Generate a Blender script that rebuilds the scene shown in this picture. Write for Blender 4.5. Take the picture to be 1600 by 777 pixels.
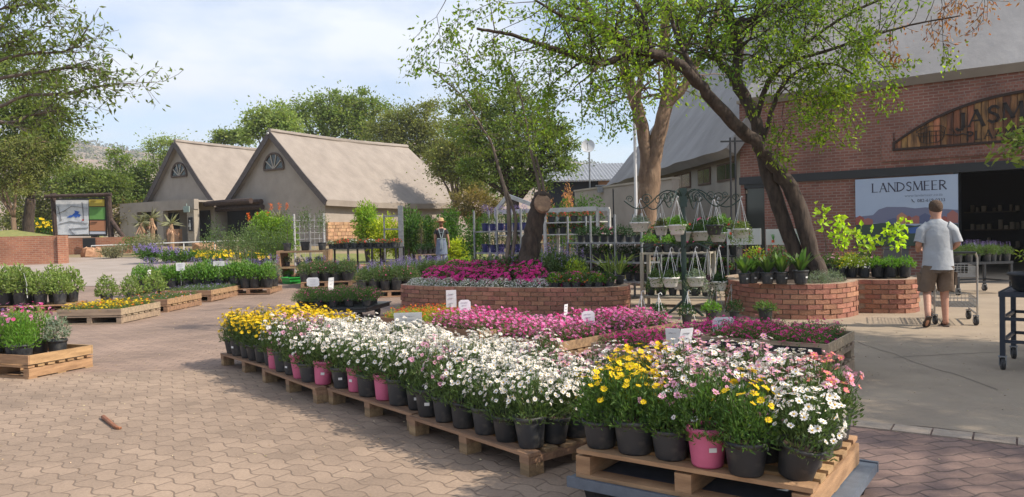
import bpy, math, random
import numpy as np
from mathutils import Vector, Matrix, noise as mnoise
for o in list(bpy.data.objects): bpy.data.objects.remove(o)
SC = bpy.context.scene; COL = SC.collection
R = math.radians; PI = math.pi
# ---------------------------------------------------------------- camera
CAMZ = 1.47; FPX = 1200.0; PITCH = math.atan(28.5/1200); ROLL = R(1.3)
_F = Vector((0, math.cos(PITCH), -math.sin(PITCH)))
_r = Vector((1, 0, 0)); _u = Vector((0, math.sin(PITCH), math.cos(PITCH)))
_R = _r*math.cos(ROLL) - _u*math.sin(ROLL)
_U = _r*math.sin(ROLL) + _u*math.cos(ROLL)
cd = bpy.data.cameras.new('camera'); cam = bpy.data.objects.new('camera', cd); COL.objects.link(cam)
cd.sensor_width = 36; cd.lens = 27.0; cd.clip_start = .05; cd.clip_end = 5000
M = Matrix((( _R.x, _U.x, -_F.x, 0), (_R.y, _U.y, -_F.y, 0), (_R.z, _U.z, -_F.z, CAMZ), (0, 0, 0, 1)))
cam.matrix_world = M; SC.camera = cam
def ray(px, py): return _F*FPX + _R*(px-800) + _U*(388.5-py)
def P(px, py, h=0.0):                       # point at height h seen at the pixel of the 1600 wide photograph
    d = ray(px, py); t = (h-CAMZ)/d.z; return Vector((d.x*t, d.y*t, h))
def Z(px, py, y):                           # point at distance y
    d = ray(px, py); t = y/d.y; return Vector((d.x*t, y, CAMZ+d.z*t))
# ---------------------------------------------------------------- light
SAZ = Vector((.955, -.296, 0)).normalized(); SEL = R(43)
sd = bpy.data.lights.new('sun', 'SUN'); sd.energy = 4.3; sd.angle = R(.8); sd.color = (1.0, .90, .76)
sun = bpy.data.objects.new('sun', sd); COL.objects.link(sun)
sdir = Vector((SAZ.x*math.cos(SEL), SAZ.y*math.cos(SEL), math.sin(SEL)))
sun.rotation_euler = (-sdir).to_track_quat('-Z', 'Y').to_euler(); sun.location = (20, -10, 30)
SC.view_settings.view_transform = 'Standard'; SC.view_settings.look = 'None'
SC.view_settings.exposure = 0.55; SC.view_settings.gamma = 1; SC.view_settings.use_curve_mapping = False
SC.cycles.use_denoising = True; SC.cycles.max_bounces = 6; SC.cycles.transparent_max_bounces = 8
SC.cycles.diffuse_bounces = 3; SC.cycles.glossy_bounces = 2; SC.cycles.transmission_bounces = 3
SC.cycles.caustics_reflective = False; SC.cycles.caustics_refractive = False
W = bpy.data.worlds.new('World'); SC.world = W; W.use_nodes = True
nt = W.node_tree; nt.nodes.clear(); N = nt.nodes.new; LK = nt.links.new
out = N('ShaderNodeOutputWorld'); bg = N('ShaderNodeBackground'); sky = N('ShaderNodeTexSky')
sky.sky_type = 'NISHITA'; sky.sun_disc = False; sky.sun_elevation = SEL
sky.sun_rotation = math.atan2(SAZ.x, SAZ.y)
sky.dust_density = 1.2; sky.air_density = 1.0; sky.ozone_density = 1.5; sky.altitude = 1200
tc = N('ShaderNodeTexCoord'); mp = N('ShaderNodeMapping'); mp.inputs['Scale'].default_value = (1, 1, 2.6)
mp.inputs['Location'].default_value = (.35, .1, .2)
nz = N('ShaderNodeTexNoise'); nz.inputs['Scale'].default_value = 2.1; nz.inputs['Detail'].default_value = 7; nz.inputs['Roughness'].default_value = .52
rp = N('ShaderNodeValToRGB'); rp.color_ramp.elements[0].position = .45; rp.color_ramp.elements[1].position = .62
rp.color_ramp.elements[0].color = (.08, .08, .08, 1); rp.color_ramp.elements[1].color = (.95, .95, .95, 1)
mx = N('ShaderNodeMixRGB'); mx.inputs['Color2'].default_value = (5.0, 5.25, 5.7, 1)
LK(tc.outputs['Generated'], mp.inputs['Vector']); LK(mp.outputs[0], nz.inputs['Vector']); LK(nz.outputs['Fac'], rp.inputs['Fac'])
LK(rp.outputs['Color'], mx.inputs['Fac']); LK(sky.outputs['Color'], mx.inputs['Color1']); LK(mx.outputs['Color'], bg.inputs['Color'])
bg.inputs['Strength'].default_value = .145; LK(bg.outputs[0], out.inputs[0])
# ---------------------------------------------------------------- helpers
def g(x, y):                                # ground height: flat forecourt, rising gently towards the cottages
    a = min(max((6-x)/6, 0), 1); a = a*a*(3-2*a)
    return a*.036*min(max(y-18, 0), 28)
def G(px, py):                              # pixel -> point on the ground, by bisection along the ray
    a, b = 1.0, 150.0
    for _ in range(40):
        m = (a+b)/2; p = Z(px, py, m)
        if p.z > g(p.x, p.y): a = m
        else: b = m
    p = Z(px, py, a); return Vector((p.x, p.y, g(p.x, p.y)))
def tag(o, label=None, cat=None, group=None, kind=None):
    if label: o['label'] = label
    if cat: o['category'] = cat
    if group: o['group'] = group
    if kind: o['kind'] = kind
    return o
def empty(name, label, cat, loc=(0, 0, 0), rz=0, group=None, sc=1):
    o = bpy.data.objects.new(name, None); COL.objects.link(o); o.empty_display_size = .1
    o.location = loc; o.rotation_euler = (0, 0, rz); o.scale = (sc, sc, sc)
    return tag(o, label, cat, group)
class MB:
    def __init__(s): s.v = []; s.f = []; s.n = 0; s.uvs = []
    def add(s, V, F, mi=0, uv=None):
        V = np.asarray(V, float).reshape(-1, 3); F = np.asarray(F, int)
        if F.ndim == 1: F = F.reshape(1, -1)
        s.v.append(V); s.f.append((F+s.n, mi, uv)); s.n += len(V); return s
    def box(s, c, d, rz=0, m=None, mi=0, tilt=None):
        x, y, z = [q/2 for q in d]
        V = np.array([(-x,-y,-z),(x,-y,-z),(x,y,-z),(-x,y,-z),(-x,-y,z),(x,-y,z),(x,y,z),(-x,y,z)])
        if tilt is not None: V = V @ np.array(tilt.to_3x3() if hasattr(tilt, 'to_3x3') else tilt).T
        if rz: cc, ss = math.cos(rz), math.sin(rz); V = V @ np.array([[cc, ss, 0], [-ss, cc, 0], [0, 0, 1]])
        s.add(V+np.array(c), [(0,3,2,1),(4,5,6,7),(0,1,5,4),(1,2,6,5),(2,3,7,6),(3,0,4,7)], mi); return s
    def bar(s, a, b, w, h=None, mi=0, up=(0, 0, 1)):
        a = np.array(a, float); b = np.array(b, float); h = h or w; d = b-a; L = np.linalg.norm(d)
        if L < 1e-6: return s
        d /= L; u = np.array(up, float)
        if abs(d @ u) > .98: u = np.array((0., 1, 0))
        r = np.cross(d, u); r /= np.linalg.norm(r); u = np.cross(r, d)
        V = [p+r*x*w/2+u*y*h/2 for p in (a, b) for x, y in ((-1,-1),(1,-1),(1,1),(-1,1))]
        s.add(V, [(0,1,2,3),(7,6,5,4),(0,4,5,1),(1,5,6,2),(2,6,7,3),(3,7,4,0)], mi); return s
    def tube(s, pts, r, n=6, mi=0, cap=True, rough=0, seed=0):
        pts = np.array([list(p) for p in pts], float); k = len(pts)
        rr = np.full(k, r) if np.isscalar(r) else np.array(r, float)
        T = np.gradient(pts, axis=0); T /= np.linalg.norm(T, axis=1)[:, None]+1e-9
        u = np.array((0., 0, 1)) if abs(T[0][2]) < .9 else np.array((1., 0, 0)); a = np.linspace(0, 2*PI, n, endpoint=False)
        rg = np.random.RandomState(seed); V = []
        ph = rg.rand(3)*6
        for i in range(k):
            u = u - T[i]*(u @ T[i]); u /= np.linalg.norm(u)+1e-9; w = np.cross(T[i], u)
            q = rr[i]*(1+rough*(np.sin(2*a+ph[0]+i*.35)*.5+np.sin(3*a+ph[1]-i*.5)*.35+rg.randn(n)*.25))
            V.append(pts[i]+np.outer(np.cos(a)*q, u)+np.outer(np.sin(a)*q, w))
        V = np.concatenate(V); F = []
        for i in range(k-1):
            for j in range(n): F.append((i*n+j, i*n+(j+1) % n, (i+1)*n+(j+1) % n, (i+1)*n+j))
        s.add(V, F, mi)
        if cap:
            b = s.n-len(V)
            s.f.append((np.array([[b+j for j in range(n)][::-1]]), mi, None)); s.f.append((np.array([[b+(k-1)*n+j for j in range(n)]]), mi, None))
        return s
    def lathe(s, prof, n=16, c=(0, 0, 0), mi=0, sx=1, sy=1, axis=None):
        a = np.linspace(0, 2*PI, n, endpoint=False); V = []; F = []
        for r, z in prof: V.append(np.stack([np.cos(a)*r*sx, np.sin(a)*r*sy, np.full(n, z)], 1))
        V = np.concatenate(V)
        for i in range(len(prof)-1):
            for j in range(n): F.append((i*n+j, i*n+(j+1) % n, (i+1)*n+(j+1) % n, (i+1)*n+j))
        if axis is not None: V = V @ np.array(Vector(axis).to_track_quat('Z', 'Y').to_matrix()).T
        return s.add(V+np.array(c), F, mi)
    def prism(s, poly, z0, z1, mi=0, f=None):
        k = len(poly); V = [(x, y, z) for z in (z0, z1) for x, y in poly]
        if f: V = [f(*p) for p in V]
        b = s.n; s.add(V, [(j, (j+1) % k, k+(j+1) % k, k+j) for j in range(k)], mi)
        s.f.append((np.array([[b+j for j in range(k)][::-1]]), mi, None)); s.f.append((np.array([[b+k+j for j in range(k)]]), mi, None)); return s
    def quad(s, *p, mi=0, uv=None): return s.add([tuple(q) for q in p], [tuple(range(len(p)))], mi, uv)
    def loft(s, rings, n=14, mi=0, cap=True):
        a = np.linspace(0, 2*PI, n, endpoint=False); V = []; F = []
        for c, rx, ry, *rest in rings:
            q = rest[0] if rest else None
            ring = np.stack([np.cos(a)*rx, np.sin(a)*ry, np.zeros(n)], 1)
            if q is not None: ring = ring @ np.array(Vector(q).to_track_quat('Z', 'X').to_matrix()).T
            V.append(ring+np.array(c))
        V = np.concatenate(V); k = len(rings)
        for i in range(k-1):
            for j in range(n): F.append((i*n+j, i*n+(j+1) % n, (i+1)*n+(j+1) % n, (i+1)*n+j))
        b = s.n; s.add(V, F, mi)
        if cap: s.f.append((np.array([[b+j for j in range(n)][::-1]]), mi, None)); s.f.append((np.array([[b+(k-1)*n+j for j in range(n)]]), mi, None))
        return s
    # many leaves at once: rhombus folded along its rib
    def leaves(s, p, d, L, Wd, mi=0, rg=None, fold=.25, shape=.45):
        p = np.asarray(p, float); d = np.asarray(d, float); n = len(p)
        if n == 0: return s
        d = d/(np.linalg.norm(d, axis=1)[:, None]+1e-9); q = rg.randn(n, 3); q -= d*np.sum(q*d, 1)[:, None]; q /= np.linalg.norm(q, axis=1)[:, None]+1e-9
        nn = np.cross(d, q); L = np.broadcast_to(np.asarray(L, float), (n,))[:, None]; Wd = np.broadcast_to(np.asarray(Wd, float), (n,))[:, None]
        m = p+d*L*shape
        V = np.stack([p, m+q*Wd/2+nn*Wd*fold*.5, p+d*L-nn*Wd*fold*.4, m-q*Wd/2+nn*Wd*fold*.5], 1).reshape(-1, 3)
        i = np.arange(n)[:, None]*4
        return s.add(V, np.concatenate([i, i+1, i+2, i+3], 1), mi)
    def daisies(s, p, nm, r, k=9, mi=0, mc=1, rg=None, cup=.15, cen=.3):
        p = np.asarray(p, float); n = len(p); nm = nm/(np.linalg.norm(nm, axis=1)[:, None]+1e-9)
        q = rg.randn(n, 3); q -= nm*np.sum(q*nm, 1)[:, None]; q /= np.linalg.norm(q, axis=1)[:, None]; w = np.cross(nm, q); r = np.broadcast_to(r, (n,))[:, None]
        for j in range(k):
            a = 2*PI*j/k; h = PI/k*.98; e = lambda t: q*math.cos(t)+w*math.sin(t)
            ln = r*(.9+.2*rg.rand(n, 1)); cu = cup+rg.randn(n, 1)*.12
            V = np.stack([p+e(a)*r*.12, p+e(a-h)*ln*.72+nm*ln*cu*.8, p+e(a)*ln+nm*ln*cu, p+e(a+h)*ln*.72+nm*ln*cu*.8], 1).reshape(-1, 3)
            i = np.arange(n)[:, None]*4; s.add(V, np.concatenate([i, i+1, i+2, i+3], 1), mi)
        if cen:
            V = [p+nm*r*.2]; m = 6
            for j in range(m): a = 2*PI*j/m; V.append(p+(q*math.cos(a)+w*math.sin(a))*r*cen+nm*r*.06)
            V = np.stack(V, 1).reshape(-1, 3); i = np.arange(n)*(m+1)
            F = np.concatenate([np.stack([i, i+1+j, i+1+(j+1) % m], 1) for j in range(m)]); s.add(V, F, mc)
        return s
    def mesh(s, name, mats, off=(0, 0, 0), rz=0, smooth=False):
        V = np.concatenate(s.v) if s.v else np.zeros((0, 3)); V = V-np.array(off)
        if rz: cc, ss = math.cos(-rz), math.sin(-rz); V = V @ np.array([[cc, ss, 0], [-ss, cc, 0], [0, 0, 1]])
        me = bpy.data.meshes.new(name); me.vertices.add(len(V)); me.vertices.foreach_set('co', V.ravel())
        LI = []; LS = []; MI = []; UV = []; st = 0
        for F, mi, uv in s.f:
            k, m = F.shape; LI.append(F.ravel()); LS.append(st+np.arange(k)*m); st += k*m; MI.append(np.full(k, mi))
            Q = V[F]
            if uv is not None: UV.append(np.asarray(uv, float).reshape(-1, 2)); continue
            nm = np.cross(Q[:, 1]-Q[:, 0], Q[:, 2]-Q[:, 0]) if m == 3 else np.cross(Q[:, 2]-Q[:, 0], Q[:, 3 % m]-Q[:, 1])
            nm /= np.linalg.norm(nm, axis=1)[:, None]+1e-12
            fl = np.abs(nm[:, 2]) > .9
            tx = np.stack([-nm[:, 1], nm[:, 0], np.zeros(k)], 1); tx /= np.linalg.norm(tx, axis=1)[:, None]+1e-9
            bt = np.cross(nm, tx); u = np.einsum('kmc,kc->km', Q, tx); v = np.einsum('kmc,kc->km', Q, bt)
            v = np.where(np.abs(nm[:, 2:3]) < .3, Q[:, :, 2], v)
            u = np.where(fl[:, None], Q[:, :, 0], u); v = np.where(fl[:, None], Q[:, :, 1], v)
            UV.append(np.stack([u, v], 2).reshape(-1, 2))
        LI = np.concatenate(LI); LS = np.concatenate(LS); MI = np.concatenate(MI)
        me.loops.add(len(LI)); me.loops.foreach_set('vertex_index', LI.astype(np.int32))
        me.polygons.add(len(LS)); me.polygons.foreach_set('loop_start', LS.astype(np.int32))
        me.polygons.foreach_set('material_index', MI.astype(np.int32))
        me.polygons.foreach_set('use_smooth', np.full(len(LS), bool(smooth)))
        uvl = me.uv_layers.new(name='UVMap'); uvl.data.foreach_set('uv', np.concatenate(UV).ravel())
        for m in (mats if isinstance(mats, (list, tuple)) else [mats]): me.materials.append(m)
        me.update(calc_edges=True); me.validate(); return me
    def build(s, name, mats, parent=None, smooth=False, origin=None):
        off = Vector((0, 0, 0)); rz = 0; par = []
        q = parent
        while q: par.append(q); q = q.parent
        if par:   # parts are written in world space and stored relative to their thing
            root = par[-1]; off = root.location.copy(); rz = root.rotation_euler.z
            for q in par[:-1]: off = off   # sub-parts share the origin of their thing
        elif origin is not None: off = Vector(origin)
        me = s.mesh(name, mats, off, rz, smooth); o = bpy.data.objects.new(name, me); COL.objects.link(o)
        if parent: o.parent = parent
        else: o.location = off
        return o
def obj(name, me, parent=None, loc=(0, 0, 0)):
    o = bpy.data.objects.new(name, me); COL.objects.link(o); o.parent = parent; o.location = loc; return o
# a kind = list of (part name, mesh, [sub-parts]); put() makes one thing of it with parts that share mesh data
def put(name, parts, label, cat, loc, rz=0, group=None, sc=1, tilt=None, zs=1):
    r = empty(name, label, cat, loc, rz, group, sc)
    if zs != 1: r.scale.z *= zs
    if tilt: r.rotation_euler = (tilt[0], tilt[1], rz)
    for p in parts:
        o = obj(p[0], p[1], r)
        if len(p) > 2:
            for q in p[2]: obj(q[0], q[1], o)
    return r
# ---------------------------------------------------------------- materials
MATS = {}
def mat(name, c, c2=None, sc=6, rough=.8, bump=0, bs=40, isl=0, ov=0, tr=0, metal=0, spec=.5, stretch=(1, 1, 1), det=4, lo=.35, hi=.65, coord='Object', trc=None):
    if name in MATS: return MATS[name]
    m = bpy.data.materials.new(name); m.use_nodes = True; t = m.node_tree; t.nodes.clear(); N = t.nodes.new; LK = t.links.new
    o = N('ShaderNodeOutputMaterial'); b = N('ShaderNodeBsdfPrincipled'); b.inputs['Roughness'].default_value = rough
    b.inputs['Metallic'].default_value = metal; b.inputs['Specular IOR Level'].default_value = spec
    tc = N('ShaderNodeTexCoord'); mp = N('ShaderNodeMapping'); mp.inputs['Scale'].default_value = stretch; LK(tc.outputs[coord], mp.inputs['Vector'])
    rgb = N('ShaderNodeRGB'); rgb.outputs[0].default_value = (*c, 1); cur = rgb.outputs[0]
    if c2:
        nz = N('ShaderNodeTexNoise'); nz.inputs['Scale'].default_value = sc; nz.inputs['Detail'].default_value = det; nz.inputs['Roughness'].default_value = .6
        LK(mp.outputs[0], nz.inputs['Vector']); mr = N('ShaderNodeMapRange'); mr.inputs[1].default_value = lo; mr.inputs[2].default_value = hi; LK(nz.outputs['Fac'], mr.inputs[0])
        mx = N('ShaderNodeMixRGB'); mx.inputs['Color2'].default_value = (*c2, 1); LK(mr.outputs[0], mx.inputs['Fac']); LK(cur, mx.inputs['Color1']); cur = mx.outputs[0]
    if isl or ov:
        hs = N('ShaderNodeHueSaturation'); add = None
        if isl:
            gm = N('ShaderNodeNewGeometry'); mr = N('ShaderNodeMapRange'); mr.inputs[3].default_value = 1-isl; mr.inputs[4].default_value = 1+isl; LK(gm.outputs['Random Per Island'], mr.inputs[0]); add = mr.outputs[0]
            m2 = N('ShaderNodeMath'); m2.operation = 'MULTIPLY'; m2.inputs[1].default_value = 7.31; LK(gm.outputs['Random Per Island'], m2.inputs[0]); m3 = N('ShaderNodeMath'); m3.operation = 'FRACT'; LK(m2.outputs[0], m3.inputs[0])
            mh = N('ShaderNodeMapRange'); mh.inputs[3].default_value = .5-.045*isl; mh.inputs[4].default_value = .5+.045*isl; LK(m3.outputs[0], mh.inputs[0]); LK(mh.outputs[0], hs.inputs['Hue'])
        if ov:
            oi = N('ShaderNodeObjectInfo'); mr = N('ShaderNodeMapRange'); mr.inputs[3].default_value = 1-ov; mr.inputs[4].default_value = 1+ov; LK(oi.outputs['Random'], mr.inputs[0])
            if add: mm = N('ShaderNodeMath'); mm.operation = 'MULTIPLY'; LK(add, mm.inputs[0]); LK(mr.outputs[0], mm.inputs[1]); add = mm.outputs[0]
            else: add = mr.outputs[0]
        LK(add, hs.inputs['Value']); LK(cur, hs.inputs['Color']); cur = hs.outputs[0]
    LK(cur, b.inputs['Base Color']); sh = b.outputs[0]
    if bump:
        nb = N('ShaderNodeTexNoise'); nb.inputs['Scale'].default_value = bs; nb.inputs['Detail'].default_value = 5; LK(mp.outputs[0], nb.inputs['Vector'])
        bp = N('ShaderNodeBump'); bp.inputs['Strength'].default_value = bump; bp.inputs['Distance'].default_value = .02; LK(nb.outputs['Fac'], bp.inputs['Height']); LK(bp.outputs[0], b.inputs['Normal'])
    if tr:
        tn = N('ShaderNodeBsdfTranslucent'); gmm = N('ShaderNodeMixRGB'); gmm.blend_type = 'MULTIPLY'; gmm.inputs['Fac'].default_value = 1; gmm.inputs['Color2'].default_value = (*(trc or (1.6, 1.7, .6)), 1)
        LK(cur, gmm.inputs['Color1']); LK(gmm.outputs[0], tn.inputs['Color']); ms = N('ShaderNodeMixShader'); ms.inputs['Fac'].default_value = tr
        LK(sh, ms.inputs[1]); LK(tn.outputs[0], ms.inputs[2]); sh = ms.outputs[0]
    LK(sh, o.inputs[0]); MATS[name] = m; return m
def brickmat(name, c1, c2, mort, bw=.225, bh=.075, mo=.010, bump=.5, var=(.5, .5)):
    if name in MATS: return MATS[name]
    m = bpy.data.materials.new(name); m.use_nodes = True; t = m.node_tree; N = t.nodes.new; LK = t.links.new; b = t.nodes['Principled BSDF']; b.inputs['Roughness'].default_value = .9
    uv = N('ShaderNodeUVMap'); br = N('ShaderNodeTexBrick'); br.inputs['Scale'].default_value = 1; br.inputs['Brick Width'].default_value = bw; br.inputs['Row Height'].default_value = bh
    br.inputs['Mortar Size'].default_value = mo; br.inputs['Mortar Smooth'].default_value = .2; br.inputs['Bias'].default_value = 0
    br.inputs['Color1'].default_value = (*c1, 1); br.inputs['Color2'].default_value = (*c2, 1); br.inputs['Mortar'].default_value = (*mort, 1)
    nd = N('ShaderNodeTexNoise'); nd.inputs['Scale'].default_value = 9; sb = N('ShaderNodeVectorMath'); sb.operation = 'SCALE'; sb.inputs['Scale'].default_value = .012; LK(uv.outputs[0], nd.inputs['Vector']); LK(nd.outputs['Color'], sb.inputs[0])
    ad = N('ShaderNodeVectorMath'); LK(uv.outputs[0], ad.inputs[0]); LK(sb.outputs[0], ad.inputs[1]); LK(ad.outputs[0], br.inputs['Vector'])
    nz = N('ShaderNodeTexNoise'); nz.inputs['Scale'].default_value = 1.1; nz.inputs['Detail'].default_value = 6; LK(uv.outputs[0], nz.inputs['Vector'])
    mr = N('ShaderNodeMapRange'); mr.inputs[1].default_value = .3; mr.inputs[2].default_value = .7; mr.inputs[3].default_value = .72; mr.inputs[4].default_value = 1.25; LK(nz.outputs['Fac'], mr.inputs[0])
    mu = N('ShaderNodeMixRGB'); mu.blend_type = 'MULTIPLY'; mu.inputs['Fac'].default_value = 1; LK(br.outputs['Color'], mu.inputs['Color1']); LK(mr.outputs[0], mu.inputs['Color2']); LK(mu.outputs[0], b.inputs['Base Color'])
    bp = N('ShaderNodeBump'); bp.inputs['Strength'].default_value = bump; bp.inputs['Distance'].default_value = .01; bp.invert = True; LK(br.outputs['Fac'], bp.inputs['Height']); LK(bp.outputs[0], b.inputs['Normal'])
    MATS[name] = m; return m
def pavemat(name, rot, c1, c2, jc, cw=.25, rh=.17, amp=.2, jw=.05):
    m = bpy.data.materials.new(name); m.use_nodes = True; t = m.node_tree; N = t.nodes.new; LK = t.links.new; b = t.nodes['Principled BSDF']; b.inputs['Roughness'].default_value = .9
    def mth(op, a, c=None):
        n = N('ShaderNodeMath'); n.operation = op
        for i, q in enumerate((a, c)):
            if q is None: continue
            if isinstance(q, (int, float)): n.inputs[i].default_value = q
            else: LK(q, n.inputs[i])
        return n.outputs[0]
    tc = N('ShaderNodeTexCoord'); mp = N('ShaderNodeMapping'); mp.inputs['Rotation'].default_value = (0, 0, rot); LK(tc.outputs['Object'], mp.inputs['Vector'])
    nw = N('ShaderNodeTexNoise'); nw.inputs['Scale'].default_value = 7; LK(mp.outputs[0], nw.inputs['Vector'])
    vs = N('ShaderNodeVectorMath'); vs.operation = 'SCALE'; vs.inputs['Scale'].default_value = .035; LK(nw.outputs['Color'], vs.inputs[0])
    va = N('ShaderNodeVectorMath'); LK(mp.outputs[0], va.inputs[0]); LK(vs.outputs[0], va.inputs[1])
    sx = N('ShaderNodeSeparateXYZ'); LK(va.outputs[0], sx.inputs[0]); X, Y = sx.outputs[0], sx.outputs[1]
    wv = mth('MULTIPLY', mth('SINE', mth('MULTIPLY', X, 2*PI/cw)), amp)
    v = mth('ADD', mth('DIVIDE', Y, rh), wv); row = mth('FLOOR', v); fv = mth('FRACT', v)
    u = mth('ADD', mth('DIVIDE', X, cw), mth('MULTIPLY', row, .5)); colm = mth('FLOOR', u); fu = mth('FRACT', u)
    ev = mth('MINIMUM', fv, mth('SUBTRACT', 1, fv)); eu = mth('MULTIPLY', mth('MINIMUM', fu, mth('SUBTRACT', 1, fu)), cw/rh)
    e = mth('MINIMUM', ev, eu); mr = N('ShaderNodeMapRange'); mr.interpolation_type = 'SMOOTHSTEP'; mr.inputs[1].default_value = jw*.25; mr.inputs[2].default_value = jw*1.5; LK(e, mr.inputs[0])
    cb = N('ShaderNodeCombineXYZ'); LK(colm, cb.inputs[0]); LK(row, cb.inputs[1]); wn = N('ShaderNodeTexWhiteNoise'); wn.noise_dimensions = '2D'; LK(cb.outputs[0], wn.inputs['Vector'])
    mc = N('ShaderNodeMixRGB'); mc.inputs['Color1'].default_value = (*c1, 1); mc.inputs['Color2'].default_value = (*c2, 1); LK(wn.outputs['Value'], mc.inputs['Fac'])
    n1 = N('ShaderNodeTexNoise'); n1.inputs['Scale'].default_value = .8; n1.inputs['Detail'].default_value = 8; n1.inputs['Roughness'].default_value = .65; LK(tc.outputs['Object'], n1.inputs['Vector'])
    m1 = N('ShaderNodeMapRange'); m1.inputs[1].default_value = .3; m1.inputs[2].default_value = .7; m1.inputs[3].default_value = .70; m1.inputs[4].default_value = 1.22; LK(n1.outputs['Fac'], m1.inputs[0])
    n2 = N('ShaderNodeTexNoise'); n2.inputs['Scale'].default_value = 55; n2.inputs['Detail'].default_value = 4; LK(tc.outputs['Object'], n2.inputs['Vector'])
    m2 = N('ShaderNodeMapRange'); m2.inputs[1].default_value = .3; m2.inputs[2].default_value = .7; m2.inputs[3].default_value = .86; m2.inputs[4].default_value = 1.12; LK(n2.outputs['Fac'], m2.inputs[0])
    mm = mth('MULTIPLY', m1.outputs[0], m2.outputs[0]); mu = N('ShaderNodeMixRGB'); mu.blend_type = 'MULTIPLY'; mu.inputs['Fac'].default_value = 1; LK(mc.outputs[0], mu.inputs['Color1']); LK(mm, mu.inputs['Color2'])
    mj = N('ShaderNodeMixRGB'); mj.inputs['Color1'].default_value = (*jc, 1); LK(mr.outputs[0], mj.inputs['Fac']); LK(mu.outputs[0], mj.inputs['Color2']); LK(mj.outputs[0], b.inputs['Base Color'])
    hh = mth('ADD', mr.outputs[0], mth('MULTIPLY', n2.outputs['Fac'], .25)); hh = mth('ADD', hh, mth('MULTIPLY', wn.outputs['Value'], .15))
    bp = N('ShaderNodeBump'); bp.inputs['Strength'].default_value = .55; bp.inputs['Distance'].default_value = .008; LK(hh, bp.inputs['Height']); LK(bp.outputs[0], b.inputs['Normal'])
    return m
# ---------------------------------------------------------------- palette
rgS = np.random.RandomState
wood = mat('wood', (.37, .225, .125), (.20, .12, .07), 3.5, .8, .35, 60, isl=.28, ov=.1, stretch=(.6, 6, 6))
wood_g = mat('wood_grey', (.36, .27, .18), (.22, .165, .115), 3.5, .85, .35, 60, isl=.22, ov=.15, stretch=(.6, 6, 6))
wood_o = mat('wood_orange', (.45, .275, .14), (.27, .16, .08), 3.5, .75, .3, 60, isl=.2, stretch=(1, 1, 6))
pole_m = mat('dark_pole', (.075, .045, .035), (.035, .022, .018), 8, .85, .5, 30, stretch=(1, 1, 1))
plaster = mat('plaster', (.37, .32, .275), (.31, .27, .23), 1.2, .95, .15, 20)
plaster_l = mat('plaster_light', (.40, .35, .285), (.33, .29, .235), 1.3, .95, .15, 20)
thatch = mat('cement_thatch', (.31, .265, .225), (.25, .212, .18), 1.4, .95, .5, 14, stretch=(1, 1, .5), det=8)
thatch_g = mat('grey_thatch', (.34, .325, .315), (.21, .20, .195), .55, .98, .7, 5, stretch=(1, 1, .35), det=9, lo=.3, hi=.75)
verge = mat('verge', (.13, .11, .105), (.09, .075, .07), 5, .9)
black = mat('black_metal', (.018, .02, .024), rough=.45)
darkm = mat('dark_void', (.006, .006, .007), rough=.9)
glass = mat('window_glass', (.02, .025, .025), rough=.12, spec=.6)
frame_l = mat('pale_frame', (.42, .38, .32), rough=.7)
whitep = mat('white_paint', (.55, .55, .53), (.40, .40, .38), 9, .5)
# metals
greym = mat('galvanised', (.28, .29, .30), (.20, .21, .22), 12, .45, metal=.4)
dgreen = mat('green_metal', (.02, .045, .035), rough=.4)
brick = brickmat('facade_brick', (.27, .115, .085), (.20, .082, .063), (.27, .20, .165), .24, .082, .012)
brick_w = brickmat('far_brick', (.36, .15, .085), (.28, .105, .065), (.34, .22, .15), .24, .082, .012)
brickp = mat('planter_brick', (.42, .195, .125), (.30, .135, .09), 7, .9, .5, 45, isl=.25)
mortar = mat('mortar', (.40, .30, .22), (.30, .22, .16), 15, .95, .4, 60)
stone_m = mat('sandstone', (.50, .31, .18), (.36, .20, .11), 5, .9, .5, 20, isl=.2)
soil = mat('soil', (.07, .045, .03), (.04, .028, .02), 30, 1, .6, 60)
metal_w = mat('white_metal', (.7, .7, .7), rough=.4)
# ---------------------------------------------------------------- ground
def sheet(name, xs, ys, dz, m, mask=None):
    V = [(x, y, g(x, y)+dz) for y in ys for x in xs]; nx = len(xs); F = []
    for j in range(len(ys)-1):
        for i in range(nx-1):
            if mask and not mask((xs[i]+xs[i+1])/2, (ys[j]+ys[j+1])/2): continue
            F.append((j*nx+i, j*nx+i+1, (j+1)*nx+i+1, (j+1)*nx+i))
    mb = MB(); mb.add(V, F); o = mb.build(name, m); o['kind'] = 'structure'; return o
earth = mat('earth', (.30, .215, .13), (.17, .16, .065), .35, 1, .4, 8, det=9)
sheet('ground', [-1500, -300, -80, -40]+list(np.arange(-30, 31, 2.))+[40, 80, 300, 1500], [-200, -20, 0, 6, 12, 18]+list(np.arange(20, 48, 2.))+[60, 100, 300, 1120], -.012, earth)
paveA = pavemat('paver_wave', R(38), (.33, .24, .172), (.265, .192, .138), (.195, .138, .098), cw=.235, rh=.125, amp=.17, jw=.05)
paveB = pavemat('paver_brick', R(4), (.30, .21, .158), (.24, .168, .13), (.17, .12, .09), cw=.22, rh=.11, amp=.03, jw=.07)
xs = np.arange(-16, 16.1, 1.)
sheet('paving_near', np.arange(-9, 9.1, .5), np.arange(-4, 8.6, .5), 0, paveA, lambda x, y: x < 1.5)
paveC = pavemat('paver_bond', R(-14), (.25, .165, .135), (.19, .125, .105), (.10, .07, .06), cw=.25, rh=.125, amp=.10, jw=.06)
sheet('paving_side', np.arange(1.5, 15.1, .5), np.arange(-4, 8.6, .5), 0, paveC)
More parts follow.
